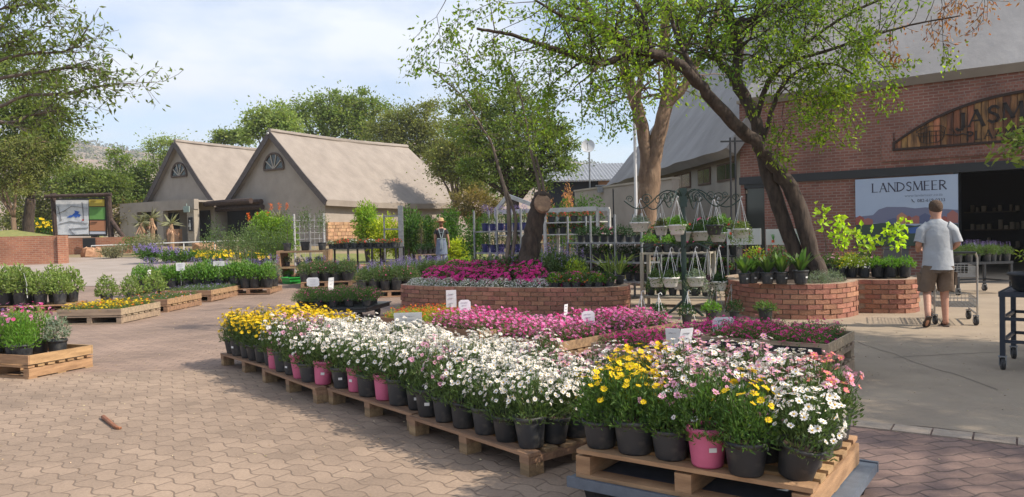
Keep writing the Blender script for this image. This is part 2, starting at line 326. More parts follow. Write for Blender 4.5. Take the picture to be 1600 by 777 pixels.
# far pavers are the same clay, laid straight
sheet('paving_far', xs, np.arange(8.5, 22.1, .5), 0, paveB, lambda x, y: x < 3.2)
conc = mat('concrete', (.36, .285, .205), (.28, .22, .16), 1.3, .9, .25, 40, det=10)
conc2 = mat('road_surface', (.36, .30, .26), (.30, .25, .21), 1, .9, .2, 30)
# concrete walk: outline through points on the ground
cp = [P(1298, 655), P(1450, 668), P(1640, 690), Vector((12, 5.6, 0)), Vector((20, 14, 0)), Vector((20, 30, 0)), Vector((6.0, 25, 0)), Vector((2.3, 17.6, 0)), Vector((2.3, 14, 0)), Vector((1.9, 13, 0)), Vector((1.9, 9.3, 0))]
mb = MB(); mb.add([(p.x, p.y, .004) for p in cp], [tuple(range(len(cp)))]); mb.build('concrete_path', conc)['kind'] = 'structure'
a, b_ = P(1285, 652), P(1660, 693); n_ = (b_-a).normalized(); q = Vector((n_.y, -n_.x, 0))
mb = MB(); L = (b_-a).length; k = int(L/.24)
edge = mat('edge_paver', (.36, .29, .23), (.29, .23, .18), 20, .9, .3, 60, isl=.12)
for i in range(k):
    c = a+n_*(i+.5)*L/k+q*.10; mb.box((c.x, c.y, .002), (L/k-.012, .19, .016), math.atan2(n_.y, n_.x))
tag(mb.build('path_edging', edge), kind='structure')
# fine expansion joints and cracks in the concrete
mb = MB()
for p0, p1 in (((1338, 535), (1560, 610)), ((1180, 520), (1330, 560)), ((1400, 560), (1600, 548))):
    A, B2 = P(*p0), P(*p1); pts = []
    rr = random.Random(p0[0])
    for i in range(13): t = i/12; c = A.lerp(B2, t); pts.append((c.x+rr.uniform(-.03, .03), c.y+rr.uniform(-.05, .05)))
    for (x0, y0), (x1, y1) in zip(pts, pts[1:]): mb.add([(x0-.004, y0-.006, .0075), (x1-.004, y1-.006, .0075), (x1+.004, y1+.006, .0075), (x0+.004, y0+.006, .0075)], [(0, 1, 2, 3)])
tag(mb.build('path_crack', mat('crack', (.10, .08, .06))), kind='structure')
# pale road behind the pallets and orange soil under the young trees
def patch(name, pts, dz, m):
    P3 = [G(*p) for p in pts]; mb = MB(); c = sum(P3, Vector())/len(P3); ring = []
    for i in range(len(P3)):
        for t in (0, .25, .5, .75): ring.append(P3[i].lerp(P3[(i+1) % len(P3)], t))
    V = [(c.x, c.y, g(c.x, c.y)+dz)]; F = []
    for s in (.35, .7, 1):
        for r_ in ring: q_ = c.lerp(r_, s); V.append((q_.x, q_.y, g(q_.x, q_.y)+dz))
    n = len(ring)
    for j in range(n): F.append((0, 1+j, 1+(j+1) % n))
    mb.add(V, F); F = []
    for k in (0, 1):
        for j in range(n): F.append((1+k*n+j, 1+(k+1)*n+j, 1+(k+1)*n+(j+1) % n, 1+k*n+(j+1) % n))
    mb.f.append((np.array(F), 0, None)); tag(mb.build(name, m), kind='structure')
patch('road', [(105, 403), (330, 402), (385, 414), (340, 444), (-80, 452), (-80, 418)], .012, conc2)
patch('garden_soil', [(378, 416), (520, 414), (640, 411), (700, 422), (640, 440), (520, 444), (370, 440)], .016, mat('orange_soil', (.42, .21, .10), (.30, .16, .08), 3, 1))
patch('lawn', [(470, 398), (760, 396), (760, 414), (640, 414), (480, 414)], .03, mat('lawn_green', (.12, .17, .03), (.22, .2, .06), 4, 1))
# ---------------------------------------------------------------- hill
mb = MB(); xs = np.linspace(-900, 500, 90); ys = np.linspace(380, 1100, 24); V = []
for y in ys:
    for x in xs:
        t = (y-380)/720; prof = math.sin(min(t*1.5, 1)*PI/2)
        z = 128*prof*(.75+.32*mnoise.noise((x*.0025, y*.003, 1)))+6*mnoise.noise((x*.012, y*.012, 2))
        z *= 1 if x < -150 else max(.15, 1-(x+150)/700)
        V.append((x, y, z-4))
nx = len(xs); F = [(j*nx+i, j*nx+i+1, (j+1)*nx+i+1, (j+1)*nx+i) for j in range(len(ys)-1) for i in range(nx-1)]
mb.add(V, F)
hillm = mat('hill_earth', (.36, .24, .18), (.20, .18, .11), .018, 1, det=11, lo=.38, hi=.62)
tag(mb.build('hill', hillm, smooth=True), kind='structure')
rg = rgS(3); n = 2600; X = rg.uniform(-800, 200, n); Y = rg.uniform(400, 980, n); V = np.array(V).reshape(len(ys), nx, 3)
ix = np.clip(((X+900)/1400*(nx-1)).astype(int), 0, nx-1); iy = np.clip(((Y-380)/720*(len(ys)-1)).astype(int), 0, len(ys)-1)
Zz = V[iy, ix, 2]; pts = []; 
c = np.stack([X, Y, Zz], 1); rep = 14
pp = np.repeat(c, rep, 0)+rg.randn(n*rep, 3)*np.array((2.2, 2.2, 1.3))+np.array((0, 0, 2.0))
hs_ = mat('hill_scrub', (.12, .13, .06), isl=.4)
mb = MB(); mb.leaves(pp, rg.randn(len(pp), 3), 2.6, 1.6, 0, rg); tag(mb.build('hill_scrub', hs_), kind='stuff')
# ---------------------------------------------------------------- cottages
def cottage(name, label, apex, w, Lr, zr, ze, zg, ov=.35):
    a = R(33.5); V_ = Vector((math.sin(a), math.cos(a), 0)); U_ = Vector((V_.y, -V_.x, 0))
    O = Vector((apex.x, apex.y, 0)); r = empty(name, label, 'building', (O.x, O.y, zg))
    def pt(u, v, z): p = O+U_*u+V_*v; return (p.x, p.y, z)
    # walls as one shell with thickness-free closed solid (gable solid)
    mb = MB(); sl = (zr-ze)/w; wi = w-ov; zt = zr-sl*wi-.22
    g0 = [pt(-wi, 0, zg-1), pt(wi, 0, zg-1), pt(wi, 0, zt), pt(0, 0, zr-.22), pt(-wi, 0, zt)]
    g1 = [pt(-wi, Lr-.3, zg-1), pt(wi, Lr-.3, zg-1), pt(wi, Lr-.3, zt), pt(0, Lr-.3, zr-.22), pt(-wi, Lr-.3, zt)]
    mb.add(g0+g1, [(0, 1, 2, 3, 4)]); b = mb.n-10
    mb.f.append((np.array([[9, 8, 7, 6, 5]]), 0, None)); mb.f.append((np.array([[b+1, b+6, b+7, b+2], [b+5, b+0, b+4, b+9]]), 0, None))
    mb.build('wall', plaster, r)
    # roof: thick slab with sagging, slightly rounded ridge
    mb = MB(); T = .28
    prof = [(-w-.05, ze-.05), (-w*.62, zr-sl*w*.62-.06), (-w*.3, zr-sl*w*.3), (-.35, zr-.30), (0, zr+.02), (.35, zr-.30), (w*.3, zr-sl*w*.3), (w*.62, zr-sl*w*.62-.06), (w+.05, ze-.05)]
    rg = rgS(int(abs(apex.x)*10)); nv = 22; vs = np.linspace(-.28, Lr, nv); Vt = []; m = len(prof)
    for k, v in enumerate(vs):
        sag = -.10*math.sin(PI*(k/(nv-1))); 
        for (u, z) in prof: Vt.append(pt(u, v+(abs(u)/w)*(.9 if k > nv-3 else 0), z+sag+rg.randn()*.018))
    for k, v in enumerate(vs):
        sag = -.10*math.sin(PI*(k/(nv-1)))
        for (u, z) in prof: Vt.append(pt(u, v+(abs(u)/w)*(.9 if k > nv-3 else 0), z-T*1.15+sag))
    F = []
    o_ = nv*m
    for k in range(nv-1):
        for i in range(m-1): F.append((k*m+i, k*m+i+1, (k+1)*m+i+1, (k+1)*m+i)); F.append((o_+k*m+i, o_+(k+1)*m+i, o_+(k+1)*m+i+1, o_+k*m+i+1))
        F.append((k*m, (k+1)*m, o_+(k+1)*m, o_+k*m)); F.append((k*m+m-1, o_+k*m+m-1, o_+(k+1)*m+m-1, (k+1)*m+m-1))
    mb.add(Vt, F); F = []
    for i in range(m-1): F.append((i, o_+i, o_+i+1, i+1)); e = (nv-1)*m; F.append((e+i, e+i+1, o_+e+i+1, o_+e+i))
    mb.f.append((np.array(F), 0, None)); rf = mb.build('roof', thatch, r, smooth=False)
    mb = MB()
    for sgn in (-1, 1):
        p2 = [(sgn*abs(u), z) for u, z in prof[m//2:]] 
        for (u0, z0), (u1, z1) in zip(p2, p2[1:]): mb.bar(pt(u0, -.31, z0-.17), pt(u1, -.31, z1-.17), .05, .34)
    mb.build('verge_board', verge, r)
    mb = MB(); p2 = vs
    mb.tube([pt(0, v, zr+.05-.10*math.sin(PI*i/(nv-1))) for i, v in enumerate(vs)], .13, 7, rough=.15); mb.build('ridge_cap', thatch, rf)
    # half round window of the gable
    zc = zr-2.15; rad = .85 if w > 4 else .78; 
    wn = MB(); arc = [(math.cos(t)*rad, math.sin(t)*rad*1.08) for t in np.linspace(0, PI, 15)]
    wn.add([pt(u, -.03, zc+z) for u, z in arc], [tuple(range(15))]); gl = None
    fr = MB()
    for (u0, z0), (u1, z1) in zip(arc, arc[1:]+arc[:1]): fr.bar(pt(u0, -.05, zc+z0), pt(u1, -.05, zc+z1), .09, .10)
    mu_ = MB()
    for t in (PI*.2, PI*.4, PI*.6, PI*.8): mu_.bar(pt(0, -.05, zc), pt(math.cos(t)*rad, -.05, zc+math.sin(t)*rad*1.08), .05, .055)
    fo = fr.build('window', mat('arch_frame', (.10, .07, .055)), r); mu_.build('muntin', frame_l, fo); wn.build('pane', glass, fo)
    return r, pt
ap2 = Z(427, 206, 44.0); c2, pt2 = cottage('cottage', 'taupe plastered cottage with long pale roof, half round gable window and stone footing', ap2, 4.4, 11.5, ap2.z, 3.40, .94)
ap1 = Z(279, 222, 48.2); c1, pt1 = cottage('cottage', 'smaller taupe gabled cottage with flat porch beam and dark restroom doorways', ap1, 3.75, 13, ap1.z, 3.62, 1.0)
# stone footing on the side wall of the larger cottage
mb = MB(); rg = rgS(5); v = .2
wi = 4.4-.35
z = .2
while z < 2.05:
    h = rg.uniform(.14, .24); v = .02
    while v < 5.5:
        l = rg.uniform(.2, .5); p = pt2(wi+.06, v+l/2, z+h/2); mb.box(p, (l-.02, .14+rg.rand()*.04, h-.02), math.atan2(math.cos(R(33.5)), math.sin(R(33.5)))); v += l
    z += h
mb.build('stone_footing', stone_m, c2)
# porch of the smaller cottage: beam, pillars, dark openings; logs and opening of the larger one
pr = MB()
def colbox(mb, u0, u1, v0, v1, z0, z1, pt, mi=0):
    V = [pt(u, v, z) for z in (z0, z1) for u, v in ((u0, v0), (u1, v0), (u1, v1), (u0, v1))]
    mb.add(V, [(0,3,2,1),(4,5,6,7),(0,1,5,4),(1,2,6,5),(2,3,7,6),(3,0,4,7)], mi)
po = pr; colbox(po, -4.1, 3.75, -1.6, -1.3, 3.12, 3.72, pt1); colbox(po, -4.1, 3.75, -1.3, 0, 3.55, 3.66, pt1)
po.build('porch_beam', plaster, c1)
for u0, u1 in ((-4.1, -2.2), (-.05, .6), (3.05, 3.7)):
    mb = MB(); colbox(mb, u0, u1, -1.6, -1.25, 0, 3.12, pt1); mb.build('porch_pillar', plaster_l, c1)
for u0, u1, z0, z1 in ((-2.1, -.15, 1.5, 3.05), (1.9, 3.0, .9, 3.1)):
    mb = MB(); colbox(mb, u0, u1, -.05, -.02, z0 if z0 < 1.2 else .7, z1, pt1); o = mb.build('doorway', darkm, c1)
mb = MB()
for u in (-1.5, -.9): mb.bar(pt1(u, -1.45, 1), pt1(u, -1.45, 3.1), .06)
mb.bar(pt1(-2.2, -1.45, 2.35), pt1(-.1, -1.45, 2.35), .06); mb.build('glazing_frame', mat('brown_frame', (.10, .07, .05)), c1)
mb = MB(); colbox(mb, .7, 1.9, -1.45, -1.2, .5, 2.0, pt1); mb.build('low_stone_wall', stone_m, c1)
mb = MB(); colbox(mb, -4.35, -1.2, -.035, -.02, .6, 3.2, pt2); mb.build('doorway', darkm, c2)
mb = MB()
for z_, v_ in ((3.42, -.5), (3.12, -.42), (3.45, -1.2)): mb.tube([pt2(-4.8, v_, z_), pt2(-3, v_, z_+.02), pt2(-.6, v_, z_+.01)], .16, 8, rough=.08)
mb.build('log_lintel', pole_m, c2)
mb = MB(); mb.tube([pt2(0, -.36, ap2.z-.12), pt2(.02, -.46, ap2.z-.14)], .06, 8); mb.build('gable_lamp', whitep, c2)
# restroom signs on the pillar
t = empty('restroom_sign', 'two small dark restroom signs with a pale figure on the porch pillar', 'sign', pt1(3.4, -1.62, 1.8))
mb = MB(); colbox(mb, 3.2, 3.62, -1.66, -1.62, 1.85, 2.65, pt1); mb.build('sign_plate', mat('sign_black', (.02, .02, .025)), t)
mb = MB(); colbox(mb, 3.14, 3.7, -1.9, -1.86, 2.95, 3.3, pt1); colbox(mb, 3.40, 3.44, -1.88, -1.85, 3.3, 3.45, pt1); mb.build('hanging_plate', mat('sign_greenish', (.3, .38, .34)), t)
mb = MB(); mb.lathe([(0, 2.50), (.05, 2.46), (.05, 2.42), (0, 2.38)], 8, pt1(3.41, -1.675, 0)); mb.lathe([(.03, 2.37), (.09, 2.2), (.10, 2.1), (.04, 2.08), (.035, 1.92), (0, 1.92)], 8, pt1(3.41, -1.675, 0), sy=.3)
mb.build('figure_symbol', whitep, t)
# ---------------------------------------------------------------- brick shop
A0 = Vector((7.17, 24.0, 0)); Dv = Vector((.769, -.639, 0)).normalized(); Nv = Vector((Dv.y, -Dv.x, 0))
def Wp(s, z, d=0): p = A0+Dv*s+Nv*d; return (p.x, p.y, z)
def Sx(px):
    # distance along the wall of a pixel column at eye height
    d = ray(px, 352); k = d.x/d.y; return (A0.y*k-A0.x)/(Dv.x-Dv.y*k)
def wbox(mb, s0, s1, z0, z1, d0, d1, mi=0):
    V = [Wp(s, z, d) for z in (z0, z1) for s, d in ((s0, d1), (s1, d1), (s1, d0), (s0, d0))]
    mb.add(V, [(0,3,2,1),(4,5,6,7),(0,1,5,4),(1,2,6,5),(2,3,7,6),(3,0,4,7)], mi)
shop = empty('brick_shop', 'red brick farm shop with grey thatch roof, arched timber sign and wide dark entrance', 'building', (A0.x, A0.y, 0))
ZT = 5.22; sd0 = Sx(1499); sd1 = 13.0
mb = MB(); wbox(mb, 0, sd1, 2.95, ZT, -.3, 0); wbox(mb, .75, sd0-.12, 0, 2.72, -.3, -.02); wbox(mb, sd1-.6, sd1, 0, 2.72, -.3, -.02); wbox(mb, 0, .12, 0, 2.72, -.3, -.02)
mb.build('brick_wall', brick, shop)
mb = MB(); wbox(mb, -.02, sd1, 2.72, 2.95, -.31, .05); wbox(mb, sd0-.12, sd0, 0, 2.72, -.3, .04); wbox(mb, .12, .75, 2.6, 2.72, -.2, .0)
mb.build('steel_beam', black, shop)
mb = MB(); wbox(mb, .12, .75, 0, 2.6, -.2, -.12); mb.build('side_window', glass, shop)
mb = MB(); wbox(mb, -.02, sd1, ZT, ZT+.10, -.3, .16); mb.build('eave_board', mat('eave_wood', (.34, .30, .24), (.25, .21, .17), 6), shop)
# dark interior
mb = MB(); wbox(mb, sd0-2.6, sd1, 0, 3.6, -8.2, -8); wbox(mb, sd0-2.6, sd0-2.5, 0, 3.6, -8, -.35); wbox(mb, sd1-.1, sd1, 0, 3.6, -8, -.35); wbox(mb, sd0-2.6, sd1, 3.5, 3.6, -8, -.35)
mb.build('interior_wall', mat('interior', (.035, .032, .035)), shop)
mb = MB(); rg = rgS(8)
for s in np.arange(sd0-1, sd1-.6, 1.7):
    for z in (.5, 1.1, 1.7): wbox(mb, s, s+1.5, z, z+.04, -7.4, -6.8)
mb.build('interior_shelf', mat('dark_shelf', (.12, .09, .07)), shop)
mb = MB()
for s in np.arange(sd0-1, sd1-.6, .16):
    for z in (.54, 1.14, 1.74):
        if rg.rand() < .8: h = rg.uniform(.1, .32); mb = MB(); wbox(mb, s+.02, s+.02+rg.uniform(.06, .13), z, z+h, -7.2, -6.9); mb.build('stock_box', mat('goods', (.30, .25, .2), ov=.6), shop)
# roof slabs
def slab(mb, pts, T, sub=14, wob=.06, seed=0):
    a, b, c, d = [Vector(p) for p in pts]; nn = (b-a).cross(d-a).normalized(); 
    if nn.z < 0: nn = -nn
    rg = rgS(seed); V = []
    for lay in (0, 1):
        for j in range(sub+1):
            for i in range(sub*2+1):
                u = i/(sub*2); v = j/sub; p = a.lerp(b, u).lerp(d.lerp(c, u), v)
                if not lay: p = p+nn*(wob*mnoise.noise((u*9, v*5, seed)))
                else: p = p-nn*T
                V.append(tuple(p))
    nx = sub*2+1; o = nx*(sub+1); F = []
    for j in range(sub):
        for i in range(nx-1): k = j*nx+i; F.append((k, k+1, k+nx+1, k+nx)); F.append((o+k, o+k+nx, o+k+nx+1, o+k+1))
    for i in range(nx-1): F.append((i, o+i, o+i+1, i+1)); k = sub*nx+i; F.append((k, k+1, o+k+1, o+k))
    for j in range(sub): k = j*nx; F.append((k, k+nx, o+k+nx, o+k)); k += nx-1; F.append((k, o+k, o+k+nx, k+nx))
    mb.add(V, F)
mb = MB(); slab(mb, [Wp(.2, ZT+.12, .3), Wp(15, ZT+.12, .3), Wp(15, 13.5, -7), Wp(2.0, 13.5, -7)], .3, wob=.02, sub=20, seed=2); mb.build('roof', thatch_g, shop)
# arched timber sign
sc_ = Sx(1652); hw = sc_-Sx(1401); z0 = 3.47; z1 = 4.62
def archz(s, ex=0, zl=z0+.12): 
    t = min(1, abs(s-sc_)/(hw+ex)); return zl+(z1+ex-zl)*math.sqrt(max(0, 1-t*t)) if False else zl+(z1+ex-zl)*(1-t**2.5)
mb = MB(); NS = 40; S = np.linspace(sc_-hw, sc_+hw, NS+1)
rg = rgS(4); pw = 2*hw/46
for i in range(46):
    s0 = sc_-hw+i*pw; s1 = s0+pw*.94; za, zb = archz(s0), archz(s1); dd = .05+rg.rand()*.02
    V = [Wp(s0, z0, .02), Wp(s1, z0, .02), Wp(s1, zb, .02), Wp(s0, za, .02), Wp(s0, z0, dd), Wp(s1, z0, dd), Wp(s1, zb, dd), Wp(s0, za, dd)]
    mb.add(V, [(0,3,2,1),(4,5,6,7),(0,1,5,4),(1,2,6,5),(2,3,7,6),(3,0,4,7)])
sgn = empty('timber_sign', 'large arched plank sign with dark carved lettering set into the brick facade', 'sign', Wp(sc_, z0, 0))
sb_ = mb.build('sign_board', mat('sign_wood', (.36, .17, .07), (.09, .045, .025), 2.2, .75, .4, 30, isl=.5, stretch=(5, 5, .7)), sgn)
mb = MB()
for a_, b__ in zip(S, S[1:]):
    for zz, th, d1 in ((archz, .07, .10),):
        mb.add([Wp(a_, zz(a_), .02), Wp(b__, zz(b__), .02), Wp(b__, zz(b__)+th, .02), Wp(a_, zz(a_)+th, .02), Wp(a_, zz(a_), d1), Wp(b__, zz(b__), d1), Wp(b__, zz(b__)+th, d1), Wp(a_, zz(a_)+th, d1)], [(4,5,6,7),(0,4,7,3),(7,6,2,3),(0,1,5,4)])
wbox(mb, sc_-hw-.06, sc_+hw+.06, z0-.06, z0, .02, .10); wbox(mb, sc_-hw-.06, sc_-hw, z0, z0+.18, .02, .10)
mb.build('sign_border', mat('dark_wood', (.035, .02, .015)), sgn)
mb = MB()
for a_, b__ in zip(S, S[1:]):
    ta, tb = archz(a_)+.07, archz(b__)+.07; h = .26
    mb.add([Wp(a_, ta, 0), Wp(b__, tb, 0), Wp(b__, tb+h, 0), Wp(a_, ta+h, 0), Wp(a_, ta, .06), Wp(b__, tb, .06), Wp(b__, tb+h, .06), Wp(a_, ta+h, .06)], [(4,5,6,7),(0,4,7,3),(7,6,2,3),(0,1,5,4)])
wbox(mb, sc_-hw-.35, sc_+hw+.35, z0-.34, z0-.065, 0, .06); wbox(mb, sc_-hw-.35, sc_-hw-.06, z0-.063, z0+.42, 0, .06)
mb.build('brick_surround', brickmat('header_brick', (.27, .12, .09), (.20, .08, .06), (.24, .17, .14), .11, .082, .012), shop)
# simple serif lettering built from strokes
GL = {'L': [((0,0),(0,1),1), ((0,0),(.55,0),0)], 'A': [((0,0),(.36,1),0), ((.36,1),(.72,0),1), ((.13,.35),(.58,.35),0)], 'N': [((0,0),(0,1),0), ((0,1),(.7,0),1), ((.7,0),(.7,1),0)],
 'D': [((0,0),(0,1),1), 'arcD'], 'S': ['arcS'], 'M': [((0,0),(.08,1),0), ((.08,1),(.45,.1),1), ((.45,.1),(.82,1),0), ((.82,1),(.9,0),1)], 'E': [((0,0),(0,1),1), ((0,1),(.5,1),0), ((0,.52),(.42,.52),0), ((0,0),(.52,0),0)],
 'R': [((0,0),(0,1),1), 'arcR', ((.22,.48),(.62,0),1)], 'P': [((0,0),(0,1),1), 'arcR'], 'J': [((.35,1),(.35,.15),1), 'hookJ'], 'O': ['ring'], 'Y': [((0,1),(.35,.45),1), ((.7,1),(.35,.45),0), ((.35,.45),(.35,0),1)], 'T': [((.35,0),(.35,1),1), ((0,1),(.7,1),0)]}
WD = {'L': .6, 'A': .75, 'N': .75, 'D': .75, 'S': .55, 'M': .95, 'E': .58, 'R': .65, 'P': .6, 'J': .45, 'O': .8, 'Y': .72, 'T': .72, ' ': .4}
def arcs(k):
    if k == 'arcD': return [(.0+.72*math.sin(t), .5+.5*math.cos(t)) for t in np.linspace(0, PI, 11)]
    if k == 'arcS': return [(.5, .86), (.38, .98), (.2, .98), (.06, .84), (.08, .66), (.26, .54), (.44, .42), (.5, .24), (.4, .05), (.2, 0), (.04, .12)]
    if k == 'arcR': return [(.0, 1), (.3, .98), (.5, .86), (.5, .66), (.34, .52), (0, .48)]
    if k == 'hookJ': return [(.35, .15), (.28, -.02), (.12, -.06), (.02, .06)]
    if k == 'ring': return [(.36+.36*math.cos(t), .5+.5*math.sin(t)) for t in np.linspace(0, 2*PI, 15)]
def letters(mb, text, s0, z, h, gap, thin, thick, place, zf=None, sk=1.0):
    x = s0
    for ch in text:
        if ch in GL:
            zo = zf(x) if zf else 0
            for st in GL[ch]:
                if isinstance(st, str): pl = arcs(st); segs = [(p, q, .6) for p, q in zip(pl, pl[1:])]
                else: segs = [st]
                for (x0, y0), (x1, y1), w in segs:
                    th = thin+(thick-thin)*w; L = math.hypot((x1-x0)*h, (y1-y0)*h)
                    dx, dy = (x1-x0)*h/(L+1e-9), (y1-y0)*h/(L+1e-9); ax, ay = x+x0*h*sk, z+zo+y0*h; bx, by = x+x1*h*sk, z+zo+y1*h
                    qx, qy = -dy*th/2, dx*th/2; e = th*.3
                    mb.add([place(ax+qx-dx*e, ay+qy-dy*e), place(ax-qx-dx*e, ay-qy-dy*e), place(bx-qx+dx*e, by-qy+dy*e), place(bx+qx+dx*e, by+qy+dy*e)], [(0, 1, 2, 3)])
                    if not isinstance(st, str) and abs(x1-x0) < .4 and w >= 0 and h*.8 < L+h*.3:
                        for X_, Y_ in ((ax, ay), (bx, by)): mb.add([place(X_-h*.12, Y_-thin*.4), place(X_+h*.12, Y_-thin*.4), place(X_+h*.12, Y_+thin*.5), place(X_-h*.12, Y_+thin*.5)], [(0, 1, 2, 3)])
        x += (WD.get(ch, .6)*sk+gap)*h
    return x
ink = mat('carved_ink', (.022, .016, .014), rough=.7)
mb = MB(); sJ = Sx(1495)
letters(mb, 'JASMYN', sJ+.02, z0+.55, .40, .20, .04, .085, lambda s, z: Wp(s, z, .085), zf=lambda s: -.10*((s-sc_)/1.5)**2+.02, sk=1.15)
letters(mb, 'PLAASPRODUKTE'.replace('U', 'O').replace('K', 'R')[:9], Sx(1514), z0+.07, .21, .24, .022, .045, lambda s, z: Wp(s, z, .085), sk=1.1)
mb.build('lettering', ink, sgn)
# wagon drawing left of the letters
mb = MB(); s0 = Sx(1434); pl = lambda u, v: Wp(s0+u, z0+.10+v, .088)
def line(pts, w=.016): 
    for (a1, b1), (a2, b2) in zip(pts, pts[1:]): mb.bar(pl(a1, b1), pl(a2, b2), w, w)
line([(0, .28), (.12, .36), (.35, .42), (.62, .40), (.70, .34), (.66, .12), (.60, .02)]); line([(.02, .28), (.08, .24), (.35, .28), (.6, .27), (.66, .2)])
line([(.05, .24), (.10, .02), (.25, -.03), (.5, -.02), (.62, .04)]); line([(.18, .27), (.18, .0)]); line([(.32, .3), (.32, -.01)]); line([(.48, .29), (.48, .0)]); line([(0, .2), (.14, .16), (.66, .16)])
line([(.7, .16), (.85, .14), (1.0, .12), (1.1, .15), (1.18, .11)], .028); line([(.78, .3), (.9, .22), (.96, .1)]); line([(.85, .32), (.92, .2)])
mb.build('wagon_drawing', ink, sgn)
# banner
bn = empty('banner', 'pale blue LANDSMEER banner with village picture on the brick wall', 'banner', Wp(Sx(1338), .85, .06))
b0, b1, bz0, bz1 = Sx(1338), Sx(1498), .80, 2.68; bw = b1-b0; bh = bz1-bz0
mb = MB(); wbox(mb, b0, b1, bz0, bz1, .0, .06); mb.build('panel', mat('banner_blue', (.36, .44, .58), (.42, .50, .62), .8, .5), bn)
def bpoly(mb, pts, d, mi=0): V = [Wp(b0+u*bw, bz0+v*bh, d) for u, v in pts]; mb.add(V, [tuple(range(len(V)))], mi)
ims = []
def bart(name, pts, col, d):
    mb = MB(); bpoly(mb, pts, d); mb.build(name, mat('print_%s_%d' % (name, len(ims)), col, rough=.5), bn); ims.append(1)
bart('printed_mountain', [(0, .35), (0, .44), (.18, .46), (.24, .54), (.32, .575), (.5, .565), (.6, .54), (.7, .55), (.85, .52), (1, .5), (1, .3)], (.17, .18, .27), .062)
bart('printed_garden', [(0, 0), (1, 0), (1, .30), (.8, .33), (.6, .29), (.3, .34), (0, .32)], (.04, .07, .05), .064)
bart('printed_water', [(.55, .18), (.92, .2), (1, .27), (.75, .3), (.5, .25)], (.05, .12, .35), .066)
mb = MB(); rg = rgS(12); hc = [(.33, .09, .07), (.36, .14, .12), (.10, .12, .22), (.45, .22, .14)]
hm = [mat('print_house_%s' % n, c, rough=.5) for n, c in zip(('red', 'rose', 'slate', 'tan'), hc)]
for i, (u, w_, h_) in enumerate(((0, .09, .14), (.08, .1, .1), (.33, .12, .09), (.42, .1, .17), (.51, .06, .12), (.56, .10, .12), (.64, .11, .15), (.74, .05, .12), (.84, .07, .1), (.9, .1, .18))):
    mb = MB(); y0 = .32; bpoly(mb, [(u, y0), (u+w_, y0), (u+w_, y0+h_*.7), (u+w_/2, y0+h_), (u, y0+h_*.7)], .068+i*.0004); mb.build('printed_house', hm[i % 4], bn)
mb = MB(); letters(mb, 'LANDSMEER', b0+.46, bz1-.38, .235, .20, .016, .034, lambda s, z: Wp(s, z, .064)); mb.build('title_lettering', mat('banner_ink', (.04, .04, .07)), bn)
def textmesh(s, size, m, name, parent, place, u0, v0):
    cu = bpy.data.curves.new('t', 'FONT'); cu.body = s; cu.size = size; cu.resolution_u = 2; to = bpy.data.objects.new('t', cu); COL.objects.link(to)
    bpy.context.view_layer.update(); me = bpy.data.meshes.new_from_object(to.evaluated_get(bpy.context.evaluated_depsgraph_get()))
    V = np.array([v.co[:] for v in me.vertices]); mb = MB()
    for p in me.polygons: pass
    vs = [place(u0+x, v0+y) for x, y, _ in V]; F3 = {}
    for p in me.polygons: F3.setdefault(len(p.vertices), []).append(tuple(p.vertices))
    first = True
    mb.v.append(np.array([tuple(q) for q in vs])); mb.n = len(vs)
    for k, fs in F3.items(): mb.f.append((np.array(fs), 0, None))
    bpy.data.objects.remove(to); bpy.data.curves.remove(cu); bpy.data.meshes.remove(me)
    return mb.build(name, m, parent)
textmesh('www.landsmeer.co.za', .105, mat('banner_grey', (.2, .24, .32)), 'web_address', bn, lambda s, z: Wp(s, z, .064), b0+1.27, bz1-.55)
textmesh('082-619-0333', .12, MATS['banner_ink'], 'phone_number', bn, lambda s, z: Wp(s, z, .064), b0+1.58, bz1-.70)
mb = MB(); px_, pz_ = b0+1.45, bz1-.70
for q_ in (((0, .09), (.02, .04)), ((.02, .04), (.07, .0))): mb.bar(Wp(px_+q_[0][0], pz_+q_[0][1], .064), Wp(px_+q_[1][0], pz_+q_[1][1], .064), .022, .01)
mb.build('phone_symbol', MATS['banner_ink'], bn)
# ---------------------------------------------------------------- thatched wing, yard wall, shed
wing = empty('thatched_wing', 'grey thatched wing with beige wall and high dark windows beside the brick shop', 'building', (6.5, 32, 0))
wa, wb = Vector((7.35, 24.2, 0)), Vector((5.9, 41.0, 0)); wd = (wb-wa).normalized(); wn_ = Vector((wd.y, -wd.x, 0)); wn_ = wn_ if wn_.x > 0 else -wn_   # into the building
def Gp(s, z, d=0): p = wa+wd*s+wn_*d; return (p.x, p.y, z)
def gbox(mb, s0, s1, z0, z1, d0, d1, mi=0):
    V = [Gp(s, z, d) for z in (z0, z1) for s, d in ((s0, d0), (s1, d0), (s1, d1), (s0, d1))]; mb.add(V, [(0,3,2,1),(4,5,6,7),(0,1,5,4),(1,2,6,5),(2,3,7,6),(3,0,4,7)], mi)
Lw = (wb-wa).length
mb = MB(); gbox(mb, -.2, Lw, 0, 4.3, 0, .3); gbox(mb, Lw-.3, Lw, 0, 4.3, .3, 7); gbox(mb, -.25, Lw+.05, 2.45, 2.55, -.04, 0); mb.build('wall', plaster_l, wing)
for s0, s1 in ((.6, 2.3), (3.0, 4.3), (5.2, 7.2), (8.0, 10.5)):
    mb = MB(); gbox(mb, s0, s1, 2.95, 3.55, -.05, -.01); fo = mb.build('window', mat('brown_frame2', (.13, .08, .055)), wing)
    mb = MB(); n_ = 3
    for k in range(2): w_ = (s1-s0-.18)/2; gbox(mb, s0+.06+k*(w_+.06), s0+.06+k*(w_+.06)+w_, 3.01, 3.49, -.055, -.045)
    mb.build('pane', glass, fo)
